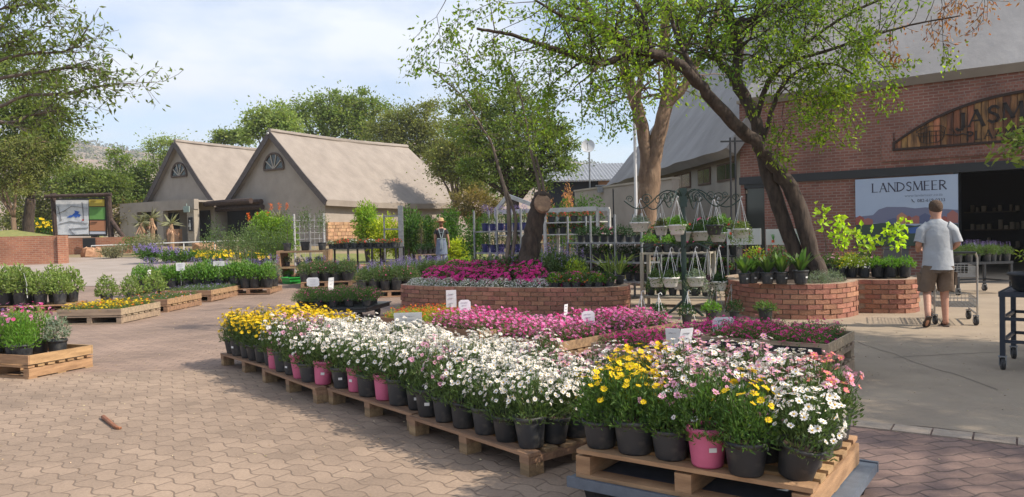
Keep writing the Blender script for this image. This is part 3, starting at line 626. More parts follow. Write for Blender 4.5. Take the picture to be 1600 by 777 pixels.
mb = MB(); slab(mb, [Gp(-.5, 3.85, -.75), Gp(Lw+.5, 3.75, -.75), Gp(Lw-.8, 11.0, 5.2), Gp(-.5, 12.5, 5.6)], .38, wob=.10, sub=24, seed=7)
slab(mb, [Gp(-.5, 12.5, 5.6), Gp(Lw-.8, 11.0, 5.2), Gp(Lw+.5, 3.75, 11.5), Gp(-.5, 3.85, 11.8)], .35, wob=.12, seed=8)
mb.build('roof', thatch_g, wing)
yw = empty('yard_wall', 'plain beige plastered yard wall with a conduit in front of the shed', 'wall', tuple(Z(950, 400, 29)))
a_, b__ = Z(903, 350, 32), Z(1010, 350, 26); mb = MB(); zt = Z(903, 300, 32).z; dirv = (b__-a_).normalized()
mb.bar((a_.x, a_.y, zt/2), (b__.x+.8, b__.y-1, zt/2), .25, zt); yo = mb.build('wall', plaster, yw)
mb = MB(); mb.bar((a_.x, a_.y, zt+.04), (b__.x+.8, b__.y-1, zt+.04), .34, .07); mb.build('coping', plaster_l, yw)
c_ = a_.lerp(b__, .6); mb = MB(); mb.tube([(c_.x-.1, c_.y-.25, .4), (c_.x-.1, c_.y-.25, zt-.1)], .025, 6); mb.box((c_.x-.1, c_.y-.27, 1.7), (.16, .1, .3)); mb.build('conduit', black, yw)
lt = Z(938, 297, 29.8); mb = MB(); mb.box((lt.x, lt.y-.2, lt.z), (.28, .2, .22)); mb.box((lt.x, lt.y-.1, lt.z+.16), (.36, .3, .05)); mb.build('wall_lamp', greym, yw)
sh = empty('shed', 'dark blue shed with grey corrugated roof and a strip of orange brick', 'building', tuple(Z(890, 400, 47)))
p0, p1 = Z(850, 290, 46), Z(975, 290, 44)
mb = MB(); zt2 = Z(880, 284, 46).z; mb.box(((p0.x+p1.x)/2, 48, zt2/2), (p1.x-p0.x, 4, zt2)); mb.build('wall', mat('navy_sheet', (.018, .022, .035), rough=.5), sh)
mb = MB(); q0 = Z(938, 296, 44.9); q1 = Z(972, 296, 44.9); mb.box(((q0.x+q1.x)/2, 45.8, 2.2), (q1.x-q0.x, .4, zt2*2-4.44)); mb.build('brick_strip', brickmat('orange_brick', (.5, .24, .12), (.42, .19, .1), (.4, .3, .2)), sh)
mb = MB(); x0, x1 = p0.x-.3, p1.x+1.5; nC = 60; V = []
za, zb = zt2+.02, Z(900, 256, 51).z
for i in range(nC+1):
    x = x0+(x1-x0)*i/nC; w_ = .04*(i % 2); V += [(x, 45.4, za+w_), (x, 51.5, zb+w_), (x, 45.4, za+w_-.08), (x, 51.5, zb+w_-.08)]
F = [];
for i in range(nC): k = i*4; F += [(k, k+4, k+5, k+1), (k+2, k+3, k+7, k+6), (k, k+2, k+6, k+4), (k+1, k+5, k+7, k+3)]
mb.add(V, F); mb.build('corrugated_roof', mat('sheet_grey', (.25, .26, .28), (.18, .19, .2), 3, .5), sh)
ds = empty('satellite_dish', 'round white satellite dish on a thin pole above the yard wall', 'satellite dish', tuple(Z(919, 300, 34)))
c_ = Z(919, 229, 34); mb = MB(); mb.tube([(c_.x+.05, c_.y+.1, 2.2), (c_.x+.05, c_.y+.1, c_.z)], .035, 6); mb.build('pole', greym, ds)
mb = MB(); mb.lathe([(0, 0), (.1, .005), (.22, .03), (.3, .065), (.30, .08), (.2, .045), (0, .02)], 20, tuple(c_), axis=(-.2, -1, .25)); mb.build('dish', mat('dish_white', (.62, .62, .62), rough=.5), ds)
mb = MB(); mb.bar((c_.x, c_.y, c_.z-.25), (c_.x-.08, c_.y-.4, c_.z+.08), .02); mb.box((c_.x-.08, c_.y-.42, c_.z+.09), (.05, .08, .06)); mb.build('receiver_arm', greym, ds)
# white flag pole in front of the pale tree
pl_ = empty('flagpole', 'tall slender white pole beside the forked pale trunk', 'pole', tuple(Z(995, 436, 21)))
t0, t1 = Z(993, 150, 21), Z(996, 436, 21); mb = MB(); mb.tube([(t1.x, t1.y, 0), (t1.x, t1.y, t0.z+2)], .042, 8); mb.build('pole', metal_w, pl_)
mb = MB(); mb.lathe([(.12, 0), (.12, .1), (.06, .14)], 10, (t1.x, t1.y, 0)); mb.build('pole_base', greym, pl_)
# black iron bracket post near the shop corner
bp_ = empty('iron_post', 'thin black twin iron post with crossbar at the corner of the brick shop', 'post', tuple(Z(1146, 420, 19)))
t1 = Z(1146, 300, 19); mb = MB()
for dx in (-.06, .06): mb.tube([(t1.x+dx, t1.y, 0), (t1.x+dx, t1.y, Z(1146, 215, 19).z)], .025, 6)
mb.build('upright', black, bp_); mb = MB(); zz = Z(1146, 221, 19).z; mb.bar((t1.x-.3, t1.y, zz), (t1.x+.3, t1.y, zz), .04); mb.bar((t1.x-.25, t1.y, .9), (t1.x+.25, t1.y, .9), .05); mb.build('crossbar', black, bp_)
# ---------------------------------------------------------------- board, low walls on the left
def brickwall(name, label, pts, z0f, h, m, th=.3, cat='wall', cap=None):
    c = pts[0]; r = empty(name, label, cat, (c[0], c[1], 0)); mb = MB(); u = 0
    for (x0, y0), (x1, y1) in zip(pts, pts[1:]):
        d = Vector((x1-x0, y1-y0, 0)); L = d.length; d.normalize(); n = Vector((d.y, -d.x, 0))
        V = [(x0, y0, z0f), (x1, y1, z0f), (x1, y1, z0f+h), (x0, y0, z0f+h)]; V += [(x-n.x*th, y-n.y*th, z) for x, y, z in V]
        b = mb.n; mb.add(V, [(0, 1, 2, 3)], 0, [(u, 0), (u+L, 0), (u+L, h), (u, h)])
        mb.f.append((np.array([(5, 4, 7, 6), (3, 2, 6, 7), (4, 0, 3, 7), (1, 5, 6, 2)])+b, 0, None)); u += L
    mb.build('wall', m, r); return r
A_ = G(104, 412); B_ = G(104, 412)+Vector((-6.5, -1.4, 0)); k = g(A_.x, A_.y)
top_ = Z(104, 368, A_.y).z
w1 = brickwall('retaining_wall', 'sunlit orange brick retaining wall with grass on top', [(B_.x, B_.y), (A_.x, A_.y), (A_.x-2.6, A_.y+4)], k-.6, top_-k+.6, brick_w)
mb = MB(); P4 = [(B_.x, B_.y+.3), (A_.x-.25, A_.y+.2), (A_.x-2.7, A_.y+4.2), (B_.x, B_.y+6)]
cx_, cy_ = A_.x-3.5, A_.y+2; ring = P4; V = [(x, y, top_-.05) for x, y in P4]+[(cx_, cy_, top_+.32)]; mb.add(V, [(0, 1, 4), (1, 2, 4), (2, 3, 4), (3, 0, 4)]); mb.build('grass_bank', mat('dry_grass', (.26, .24, .07), (.16, .18, .05), 5, 1), w1)
A2, B2_ = G(106, 398), G(214, 396); k2 = g(A2.x, A2.y); t2_ = Z(150, 371, A2.y).z
w2 = brickwall('low_brick_wall', 'low shaded red brick wall below the map board', [(A2.x-.5, A2.y), (B2_.x, A2.y+.6)], k2-.4, t2_-k2+.4, brick_w)
c_ = G(134, 398); mb = MB(); mb.box((c_.x+.0, A2.y-.03, t2_-.28), (.62, .06, .5)); mb.build('dark_panel', black, w2)
rl = empty('handrail', 'thin pale metal handrail in front of the low brick wall', 'railing', (c_.x, A2.y-.7, k2))
mb = MB(); x0 = G(130, 400).x; x1 = G(345, 400).x; zr_ = k2+.42
mb.tube([(x0, A2.y-.7, zr_), (x1, A2.y-.7, zr_+.1)], .03, 6); mb.build('rail', metal_w, rl)
for t in np.linspace(0, 1, 6): mb = MB(); mb.tube([(x0+(x1-x0)*t, A2.y-.7, k2-.2), (x0+(x1-x0)*t, A2.y-.7, zr_+.1*t)], .025, 6); mb.build('rail_post', metal_w, rl)
# map board
YB = 41.; mbd = empty('map_board', 'log framed area map board with blue lake and three coloured panels', 'sign', tuple(Z(125, 380, YB)))
def bz(px, py, d=0): p = Z(px, py, YB+d); return (p.x, p.y, p.z)
for px in (83, 169):
    mb = MB(); a_ = Vector(bz(px, 302)); mb.tube([(a_.x+.1, a_.y, 1.0), (a_.x+.05, a_.y, 2.5), (a_.x, a_.y, a_.z)], .15, 9, rough=.06); mb.build('log_post', pole_m, mbd)
mb = MB(); mb.tube([bz(70, 307, -.3), bz(120, 306, -.3), bz(174, 304, -.3)], .10, 9, rough=.06); mb.build('log_beam', pole_m, mbd)
mb = MB(); e_ = Z(200, 372, YB-.3); mb.tube([bz(171, 340), (e_.x, e_.y, e_.z-.3)], .11, 8); mb.build('brace', pole_m, mbd)
def bpan(name, x0, y0, x1, y1, m, d):
    a_, c_, b1_, d1_ = bz(x0, y0, d), bz(x1, y1, d), bz(x1, y0, d), bz(x0, y1, d); mb = MB(); V = [a_, b1_, c_, d1_]; V += [(x, y+.05, z) for x, y, z in V]
    mb.add(V, [(3, 2, 1, 0), (4, 5, 6, 7), (0, 1, 5, 4), (1, 2, 6, 5), (2, 3, 7, 6), (3, 0, 4, 7)]); return mb.build(name, m, mbd)
bpan('backing', 86, 310, 167, 369, black, 0)
bpan('map_panel', 87, 313, 138, 367, mat('map_paper', (.68, .70, .74), (.5, .53, .58), 3, .6, det=10, lo=.48, hi=.6), -.06)
bpan('yellow_panel', 139, 312, 163, 322.5, mat('panel_yellow', (.50, .40, .06)), -.06)
bpan('green_panel', 139.5, 324, 164, 343, mat('panel_green', (.13, .32, .08)), -.06)
bpan('orange_panel', 140, 345, 165, 361, mat('panel_orange', (.42, .19, .10)), -.06)
bpan('caption_strip', 140, 362, 165, 366, mat('map_paper2', (.5, .52, .6)), -.06)
lk = [(104, 340), (109, 337), (113, 336), (117, 332), (116, 329), (120, 330), (124, 331), (122, 334), (126, 336), (124, 340), (121, 338), (119, 341), (115, 338), (111, 340)]
mb = MB(); mb.add([bz(x, y, -.075) for x, y in lk], [tuple(range(len(lk)))]); mb.build('lake_print', mat('lake_blue', (.03, .12, .5)), mbd)
mb = MB()
for p_, q_ in (((108, 357.5), (138, 356)), ((108, 357.5), (117, 367)), ((117, 367), (138, 365.5)), ((88, 335), (100, 330)), ((100, 330), (112, 322)), ((112, 322), (137, 326)), ((92, 350), (110, 346)), ((110, 346), (137, 349)), ((90, 322), (96, 345)), ((128, 316), (131, 345)), ((142, 313.8), (150, 313.7)), ((142, 326), (152, 325.8)), ((142, 347), (152, 346.8))):
    mb.bar(bz(*p_, -.08), bz(*q_, -.08), .03 if p_[0] < 139 else .06, .01)
mb.build('map_lines', mat('map_ink', (.10, .10, .12)), mbd)
mb = MB(); a_ = bz(129.5, 344, -.08); mb.box(a_, (.08, .01, .08)); mb.build('location_mark', mat('mark_red', (.6, .05, .04)), mbd)
rk = None
for i, (px, py, s_, lb) in enumerate(((143, 402, .55, 'orange sandstone block lying in front of the dark panel of the low wall'), (320, 392, .7, 'pale orange boulder beside the cottage planting'))):
    p = G(px, py); r = empty('boulder', lb, 'rock', tuple(p)); mb = MB(); rg = rgS(i+30)
    mb.loft([((p.x, p.y, p.z-.1+h), .95*s_*w_*(1+rg.randn()*.04), .5*s_*w_, None) if False else ((p.x, p.y, p.z-.1+h), .95*s_*w_, .5*s_*w_) for h, w_ in ((0, .9), (.15, 1), (.35, .96), (.5, .8), (.55, .5))], 11)
    V = mb.v[0]; V += rg.randn(*V.shape)*.045; mb.build('boulder', stone_m, r)
# ================================================================ trees
bark_d = mat('bark_dark', (.085, .06, .045), (.035, .025, .02), 14, .95, .9, 25, stretch=(1, 1, .3))
bark_p = mat('bark_pale', (.27, .18, .115), (.12, .075, .05), 5, .95, .8, 22, stretch=(1, 1, .35))
bark_g = mat('bark_grey', (.19, .15, .12), (.10, .08, .065), 10, .95, .8, 25, stretch=(1, 1, .3))
cutw = mat('cut_wood', (.34, .22, .14), (.20, .12, .08), 9, .9, .4, 40)
def leafm(name, c, isl=.45, tr=.35, c2=None): return mat(name, c, c2, .5, .6, isl=isl, tr=tr, spec=.3)
lf_main = leafm('leaf_spring', (.26, .34, .034), .5, .55, (.10, .19, .03))
lf_main2 = leafm('leaf_spring_deep', (.12, .19, .03), .45, .45, (.17, .25, .03))
lf_dark = leafm('leaf_dark', (.13, .18, .045), .45, .4, (.16, .205, .045))
lf_mid = leafm('leaf_mid', (.16, .235, .055), .45, .4, (.18, .225, .055))
lf_olive = leafm('leaf_olive', (.22, .23, .075), .4, .4, (.16, .185, .055))
lf_pale = leafm('leaf_pale', (.22, .30, .08), .4, .4, (.26, .31, .10))
lf_rust = leafm('leaf_rust', (.36, .15, .06), .4, .3)
lf_dry = leafm('leaf_dry', (.25, .19, .07), .4, .3, (.17, .16, .05))
def spline(pts, n=6):
    P_ = [Vector(p) for p in pts]; P_ = [P_[0]*2-P_[1]]+P_+[P_[-1]*2-P_[-2]]; out = []
    for i in range(1, len(P_)-2):
        for k in range(n):
            t = k/n; a, b, c, d = P_[i-1:i+3]
            out.append(.5*((2*b)+(c-a)*t+(2*a-5*b+4*c-d)*t*t+(3*b-a-3*c+d)*t**3))
    out.append(P_[-2]); return out
def limb(mb, pts, r0, r1, n=9, rough=.12, seed=0, sub=6, flare=0):
    s = spline(pts, sub); k = len(s); rr = [r0+(r1-r0)*(i/(k-1))**.8+(flare*max(0, 1-i/3.) if flare else 0) for i in range(k)]
    rg = rgS(seed+11)
    s = [p+Vector(rg.randn(3)*min(rr[i]*.12, .012)) for i, p in enumerate(s)]
    mb.tube([tuple(p) for p in s], rr, n, rough=rough, seed=seed); return s, rr
def grow(mb, rg, p, d, L, r, lvl, leafpts, bend=.35, droop=0, up=0, n=5, kids=(3, 5), step=.22):
    k = max(3, int(L/step)); pts = [p.copy()]; dd = d.normalized()
    for i in range(k):
        dd = (dd+Vector(rg.randn(3))*bend*.35+Vector((0, 0, up-droop*(i/k)))*.12).normalized(); pts.append(pts[-1]+dd*(L/k))
    mb.tube([tuple(q) for q in pts], [max(r*(1-.75*i/k), .004) for i in range(k+1)], n if r > .02 else 3, cap=False, seed=int(rg.randint(999)))
    if lvl == 0:
        for i in range(1, k+1): leafpts.append((pts[i], dd))
        return
    for c in range(rg.randint(*kids)):
        t = rg.uniform(.25, 1); i = min(int(t*k), k-1); q = pts[i].lerp(pts[i+1], t*k-i if t*k-i < 1 else 1)
        ax = (pts[min(i+1, k)]-pts[i]).normalized(); s = Vector(rg.randn(3)); s = (s-ax*s.dot(ax)).normalized()
        nd = (ax*rg.uniform(.4, .9)+s*rg.uniform(.5, 1)).normalized()
        grow(mb, rg, q, nd, L*rg.uniform(.5, .75), r*.5, lvl-1, leafpts, bend, droop, up, n, kids, step)
    leafpts.append((pts[-1], dd))
def foliage(rg, leafpts, per, spread, L, Wd, mbl, mi=0, down=.3, keep=None):
    pp = np.array([tuple(p) for p, d in leafpts]); dd = np.array([tuple(d) for p, d in leafpts])
    pp = np.repeat(pp, per, 0); dd = np.repeat(dd, per, 0); pp = pp+rg.randn(*pp.shape)*spread
    if keep is not None: k = keep(pp); pp = pp[k]; dd = dd[k]
    dr = dd*.6+rg.randn(*pp.shape)*.9; dr[:, 2] -= down; mbl.leaves(pp, dr, L*rg.uniform(.6, 1.3, len(pp)), Wd*rg.uniform(.7, 1.25, len(pp)), mi, rg)
    return mbl
# ---- main tree in the round planter
TY = 13.0
def T(px, py, y=TY): return Z(px, py, y)
t1 = empty('shade_tree', 'large twin trunked dark tree with fresh green leaves rising from the curved brick planter', 'tree', tuple(T(1258, 405)))
mb = MB(); rg = rgS(21); lp = []
base = T(1262, 420); 
A = [T(1284, 448, 12.75), T(1268, 394, 12.85), T(1243, 310, 12.85), T(1212, 262, 12.8), T(1180, 222, 12.7), T(1147, 193, 12.6), T(1096, 138, 12.4), T(1066, 103, 12.2)]
B = [T(1248, 448), T(1241, 394), T(1212, 310), T(1194, 250, 13.05), T(1184, 200, 13.1), T(1168, 158, 13.2), T(1150, 125, 13.2), T(1155, 78, 13.3), T(1144, 40, 13.3), T(1132, -5, 13.3), T(1140, -90, 13.4)]
sA, rA = limb(mb, A, .15, .085, 10, .1, 1, flare=.10); sB, rB = limb(mb, B, .14, .075, 10, .1, 2, flare=.08)
subs = [
 ([T(1066, 103, 12.2), T(1040, 88, 12.1), T(1016, 83, 12), T(987, 80, 11.9), T(942, 99, 11.8), T(888, 84, 11.7), T(847, 70, 11.6), T(800, 55, 11.4), T(745, 45, 11.2)], .10, .02),
 ([T(1066, 103, 12.2), T(1035, 92, 12.4), T(1010, 104, 12.5), T(975, 120, 12.6), T(940, 128, 12.8)], .06, .012),
 ([T(1181, 190, 13.1), T(1200, 131, 12.9), T(1231, 96, 12.7), T(1270, 60, 12.5), T(1330, 20, 12.3), T(1400, -10, 12.1)], .055, .015),
 ([T(1192, 220, 13), T(1210, 162, 12.8), T(1222, 135, 12.6), T(1253, 108, 12.3), T(1300, 100, 12), T(1340, 120, 11.8)], .05, .012),
 ([T(1150, 125, 13.2), T(1120, 90, 13.5), T(1100, 40, 13.7), T(1060, -20, 14)], .07, .02),
 ([T(987, 80, 11.9), T(960, 50, 11.7), T(930, 35, 11.5), T(880, 25, 11.2), T(820, -10, 11)], .06, .015),
 ([T(1016, 83, 12), T(1010, 40, 12), T(990, 0, 12), T(960, -50, 12)], .05, .015),
 ([T(1144, 40, 13.3), T(1200, 20, 13), T(1270, -10, 12.6), T(1350, -40, 12.2)], .06, .015),
 ([T(1096, 138, 12.4), T(1060, 60, 12.8), T(1040, 0, 13.0), T(1020, -80, 13)], .06, .015),
 ([T(1231, 96, 12.7), T(1290, 80, 12.2), T(1350, 60, 11.8), T(1420, 40, 11.5), T(1500, 25, 11.2)], .035, .01),
 ([T(942, 99, 11.8), T(925, 60, 11.6), T(905, 30, 11.6)], .03, .01),
]
for i, (pts, r0, r1) in enumerate(subs):
    s, rr = limb(mb, pts, r0, r1, 7, .1, 30+i)
    L0 = sum((s[j+1]-s[j]).length for j in range(len(s)-1))
    for k in range(int(5+L0*4.6)):
        j = int(rg.uniform(.25, 1)*(len(s)-2)); ax = (s[j+1]-s[j]).normalized(); sd_ = Vector(rg.randn(3)); sd_ = (sd_-ax*sd_.dot(ax)).normalized()
        dr = ax*rg.uniform(.2, .8)+sd_; dr.z += rg.uniform(-.35, .35)
        grow(mb, rg, s[j], dr, rg.uniform(.5, 1.15), min(.022, rr[j]*.5), 1, lp, .5, droop=.9, kids=(2, 5))
for k in range(26):
    j = int(rg.uniform(.62, 1)*(len(sB)-2)); dr = Vector(rg.randn(3)); dr.z = abs(dr.z)*.3
    grow(mb, rg, sB[j], dr, rg.uniform(.8, 1.6), .022, 1, lp, .5, droop=.6, kids=(3, 6))
# hanging fresh sprays in front of the facade
for px, py, y in ((1205, 165, 12.3), (1225, 190, 12.2), (1262, 150, 12), (1275, 175, 12), (1290, 120, 11.9), (1300, 190, 12), (1245, 170, 12.1), (1310, 140, 11.8), (1330, 95, 11.8), (1225, 230, 12.2), (1370, 75, 11.6)):
    p = T(px, py-30, y); grow(mb, rg, p, Vector((rg.uniform(-.4, .4), rg.uniform(-.3, .3), -1)), rg.uniform(.4, .75), .008, 1, lp, .6, droop=.5, kids=(3, 6), step=.14)
for px, py in ((700, 20), (690, 60), (740, 80), (780, 100), (820, 120), (860, 130), (900, 140), (770, 30), (720, 40), (850, 160), (890, 175)):
    p = T(px, py-26, 11.3); grow(mb, rg, p, Vector((rg.uniform(-.8, .2), rg.uniform(-.3, .3), -.5)), rg.uniform(.4, .9), .007, 1, lp, .6, droop=.8, kids=(3, 5), step=.15)
mb.build('trunk', bark_d, t1, smooth=True)
keepf = lambda pp: np.ones(len(pp), bool)
lb = MB(); foliage(rg, lp[::2], 13, .075, .075, .036, lb, 0); foliage(rg, lp[1::2], 11, .065, .07, .034, lb, 1)
lb.build('crown', [lf_main, lf_main2], t1)
rl_ = MB(); rp_ = []; tw = MB()
for px, py, y in ((1480, 5, 11.3), (1500, 20, 11.3), (1515, 5, 11.3), (1540, 25, 11.2), (1470, 40, 11.5), (1455, 70, 11.5), (1400, 60, 11.6), (1530, 0, 11.2), (1390, 90, 11.8)):
    grow(tw, rg, T(px, py-45, y), Vector((rg.uniform(-.3, .3), 0, -1)), .5, .006, 1, rp_, .5, droop=.7, kids=(3, 5), step=.12)
tw.build('dry_twig', bark_d, t1); foliage(rg, rp_, 4, .06, .08, .028, rl_, down=.8).build('dry_leaves', lf_rust, t1)
# ---- pale forked tree behind
TY2 = 19.5; t2 = empty('pale_tree', 'tall forked tree with flaking pale trunk standing beside the white pole', 'tree', tuple(Z(1010, 440, TY2)))
mb = MB(); lp = []; rg = rgS(5)
def T2(px, py, y=TY2): return Z(px, py, y)
LA = limb(mb, [T2(1008, 345), T2(1009, 310), T2(1010, 263), T2(1005, 206), T2(994, 165), T2(982, 124), T2(970, 85), T2(953, 49), T2(929, 29), T2(900, -20), T2(880, -80)], .22, .08, 11, .08, 4)
LB = limb(mb, [T2(1009, 452), T2(1010, 400), T2(1011, 340), T2(1016, 285), T2(1023, 239), T2(1036, 181), T2(1047, 124), T2(1039, 80), T2(1040, 33), T2(1048, -30), T2(1060, -100)], .33, .08, 14, .10, 5, flare=.06)
LC = limb(mb, [T2(1040, 165), T2(1060, 145), T2(1076, 122), T2(1098, 80), T2(1120, 20), T2(1130, -60)], .15, .06, 9, .08, 6)
LD = limb(mb, [T2(994, 165), T2(1000, 120, 19.2), T2(998, 60, 19), T2(1010, 10, 19), T2(1015, -50)], .10, .05, 8, .08, 7)
for s, rr in (LA, LB, LC, LD):
    for k in range(14):
        j = int(rg.uniform(.4, 1)*(len(s)-2)); grow(mb, rg, s[j], Vector((rg.uniform(-1, 1), rg.uniform(-1, 1), rg.uniform(-.2, .6))), rg.uniform(1, 2.2), .035, 1, lp, .5, droop=.7, kids=(3, 6), step=.3)
mb.build('trunk', bark_p, t2, smooth=True); foliage(rg, lp, 6, .13, .12, .055, MB(), down=.5).build('crown', lf_main, t2)
# ---- sawn trunk in the near round bed, with regrowth
t3 = empty('cut_tree', 'leaning thick trunk sawn off at head height with thin regrowth stems', 'tree', tuple(Z(830, 415, 14.4)))
mb = MB(); c = lambda px, py, y=14.4: Z(px, py, y)
limb(mb, [c(824, 425), c(827, 395), c(834, 355), c(843, 322), c(848, 305)], .20, .155, 12, .08, 8, flare=.05)
mb.build('trunk', bark_d, t3, smooth=True)
mb = MB(); cc = c(848, 317, 14.22); mb.lathe([(0, .03), (.08, .03), (.15, .01), (.16, -.05)], 14, tuple(cc), axis=(.15, -1, .45), sy=1.25); mb.build('sawn_face', cutw, t3)
mb = MB(); lp = []; rg = rgS(9)
s1_, _ = limb(mb, [c(845, 305), c(838, 270), c(828, 230), c(822, 193), c(810, 140), c(785, 82)], .035, .010, 6, .05, 9)
s2_, _ = limb(mb, [c(850, 305), c(848, 285), c(842, 265), c(836, 240)], .03, .02, 6)
s3_, _ = limb(mb, [c(792, 410), c(796, 345), c(790, 300), c(779, 262), c(768, 225), c(752, 198), c(723, 152), c(690, 122), c(668, 100)], .045, .008, 6, .05, 10)
s4_, _ = limb(mb, [c(800, 408), c(806, 350), c(800, 320), c(788, 290)], .04, .02, 6)
for s in (s1_, s3_):
    for k in range(22): 
        j = int(rg.uniform(.45, 1)*(len(s)-2)); grow(mb, rg, s[j], Vector((rg.uniform(-1, .9), rg.uniform(-.6, .6), rg.uniform(-.1, .9))), rg.uniform(.3, .8), .008, 1, lp, .4, kids=(2, 4), step=.16)
mb.build('regrowth_stem', bark_g, t3, smooth=True); foliage(rg, lp, 3, .05, .085, .04, MB(), down=.3).build('leaves', lf_dark, t3)
# ---- generic crowned tree: blobs = (px, py, radius px, y) in the photograph's frame
def tree(name, label, y, foot, blobs, n, L, lm, bm, rt=.25, seed=1, cl=.30, group=None, flat=.7, trunks=None, fine=1):
    rg = rgS(seed); f = foot if isinstance(foot, Vector) else Z(foot[0], foot[1], y); f = Vector((f.x, f.y, g(f.x, f.y))); r = empty(name, label, 'tree', tuple(f), 0, group)
    mb = MB(); lb = MB(); tot = sum(b[2]**2 for b in blobs); cs = []
    for b in blobs:
        yy = y+(b[3] if len(b) > 3 else 0); c_ = Z(b[0], b[1], yy); rad = b[2]/1200*yy; cs.append((c_, rad, b[2]**2/tot))
    top = Vector((f.x, f.y, f.z)); zc = min(c_.z for c_, _, _ in cs)
    fork = f.lerp(sum((c_ for c_, _, _ in cs), Vector())/len(cs), .45); fork.z = max(f.z+.8, min(fork.z, zc)); 
    limb(mb, [f-Vector((0, 0, .3)), f.lerp(fork, .5)+Vector((rg.randn()*.15, rg.randn()*.15, 0)), fork], rt, rt*.75, 8, .1, seed, flare=rt*.3)
    for c_, rad, w in cs:
        limb(mb, [fork, fork.lerp(c_, .5)+Vector(rg.randn(3)*rad*.12), c_+Vector((0, 0, -rad*.1))], rt*.5, rt*.15, 6, .08, seed+3)
        m = int(n*w); K = max(8, int(22*fine)); cen = rg.randn(K, 3); cen /= np.linalg.norm(cen, axis=1)[:, None]; cen *= (rg.uniform(.25, 1.25, K)**.7)[:, None]*rad*np.array((1, 1, flat))
        for q in cen[::2]: limb(mb, [c_+Vector((0, 0, -rad*.1)), c_+Vector(q)*.6+Vector(rg.randn(3)*rad*.06), c_+Vector(q)], rt*.15, .012, 4, 0, 1, sub=2)
        k = rg.randint(0, K, m); sz = rg.uniform(.35, 1.35, K)[k][:, None]; p = cen[k]+rg.randn(m, 3)*rad*cl*sz*np.where(rg.rand(m, 1) < .18, 1.9, .9)*np.array((1, 1, .6))+np.array(tuple(c_)); d = (p-np.array(tuple(c_)))/rad+rg.randn(m, 3)*.9; d[:, 2] -= .15
        lb.leaves(p, d, L*rg.uniform(.6, 1.4, m), L*.5*rg.uniform(.7, 1.3, m), 0, rg)
    mb.build('trunk', bm, r, smooth=True); lb.build('crown', lm, r); return r
gB = 'trees standing behind the cottages'
tree('broad_tree', 'broad dark green tree showing above the ridge of the larger cottage', 66, (520, 372), [(470, 175, 26), (515, 168, 30), (555, 165, 30), (590, 170, 24), (500, 195, 30), (560, 200, 35), (540, 190, 30)], 13000, .27, lf_mid, bark_g, .5, 41, group=gB)
tree('pale_green_tree', 'airy pale green tree behind the roof ridge between the two cottages', 60, (420, 372), [(405, 185, 18), (430, 178, 20), (440, 200, 24), (400, 205, 18), (450, 190, 16)], 6000, .26, lf_pale, bark_g, .3, 42, cl=.38, group=gB)
tree('small_round_tree', 'small round green tree beyond the ridge of the smaller cottage', 70, (355, 372), [(345, 216, 14), (365, 212, 12), (380, 215, 14)], 3500, .26, lf_mid, bark_g, .3, 43, group=gB)
tree('olive_tree', 'olive toned feathery tree behind the far end of the larger cottage', 60, (640, 372), [(620, 190, 28), (655, 195, 30), (640, 225, 32), (680, 220, 28), (600, 210, 26), (670, 170, 16), (690, 250, 25)], 16000, .22, lf_olive, bark_p, .3, 44, cl=.4, group=gB)
tree('thorn_tree', 'grey stemmed feathery thorn tree beside the end wall of the larger cottage', 47, (708, 385), [(700, 240, 26), (720, 265, 26), (690, 275, 20), (735, 235, 28), (720, 200, 22), (745, 290, 24)], 13000, .17, lf_olive, bark_g, .28, 45, cl=.36)
tree('feathery_tree', 'big feathery green tree in front of the navy shed', 36, (800, 400), [(760, 165, 34), (800, 150, 30), (745, 200, 34), (790, 200, 36), (830, 185, 34), (850, 225, 36), (810, 240, 38), (765, 245, 34), (870, 255, 28), (790, 285, 30), (835, 280, 30), (885, 225, 18), (720, 170, 20), (740, 270, 24), (870, 200, 20)], 27000, .145, lf_mid, bark_d, .35, 46, cl=.30)
tree('dry_thicket_tree', 'low yellowish scrubby tree at the end of the larger cottage', 40, (752, 392), [(735, 310, 22), (760, 325, 22), (745, 340, 16), (720, 330, 16)], 7000, .12, lf_dry, bark_p, .14, 47, cl=.36)
# left group
tree('dark_tree', 'dark green bushy tree standing behind the map board', 50, (150, 380), [(140, 282, 26), (165, 285, 24), (120, 295, 28), (155, 300, 30), (180, 300, 26), (130, 320, 24)], 14000, .20, lf_dark, bark_d, .28, 51)
tree('bright_tree', 'brighter green slender tree with airy top beyond the smaller cottage', 54, (205, 376), [(185, 255, 16), (200, 275, 24), (215, 298, 26), (225, 320, 26), (195, 305, 26), (178, 238, 9), (225, 268, 13), (230, 292, 18)], 11000, .19, lf_mid, bark_g, .22, 52, cl=.38)
tree('sparse_tree', 'thin sparse pale tree with bare twigs touching the cottage verge', 53, (262, 378), [(252, 228, 18), (272, 222, 11), (240, 258, 16), (262, 248, 12), (235, 228, 9)], 3000, .16, lf_pale, bark_p, .12, 53, cl=.45)
tree('yellowing_shrub_tree', 'yellowing shrubby tree filling the gap before the smaller cottage', 50, (222, 380), [(200, 335, 22), (225, 335, 22), (215, 350, 20), (240, 325, 16), (190, 355, 18)], 9000, .15, lf_dry, bark_g, .12, 54, cl=.4)
tree('low_scrub_tree', 'low green scrub tree between the map board and the leaning trunk', 52, (60, 385), [(95, 270, 28), (80, 300, 26), (60, 330, 26), (100, 325, 26), (30, 340, 30), (95, 350, 18), (112, 272, 16), (15, 300, 28)], 14000, .2, lf_olive, bark_g, .2, 55)
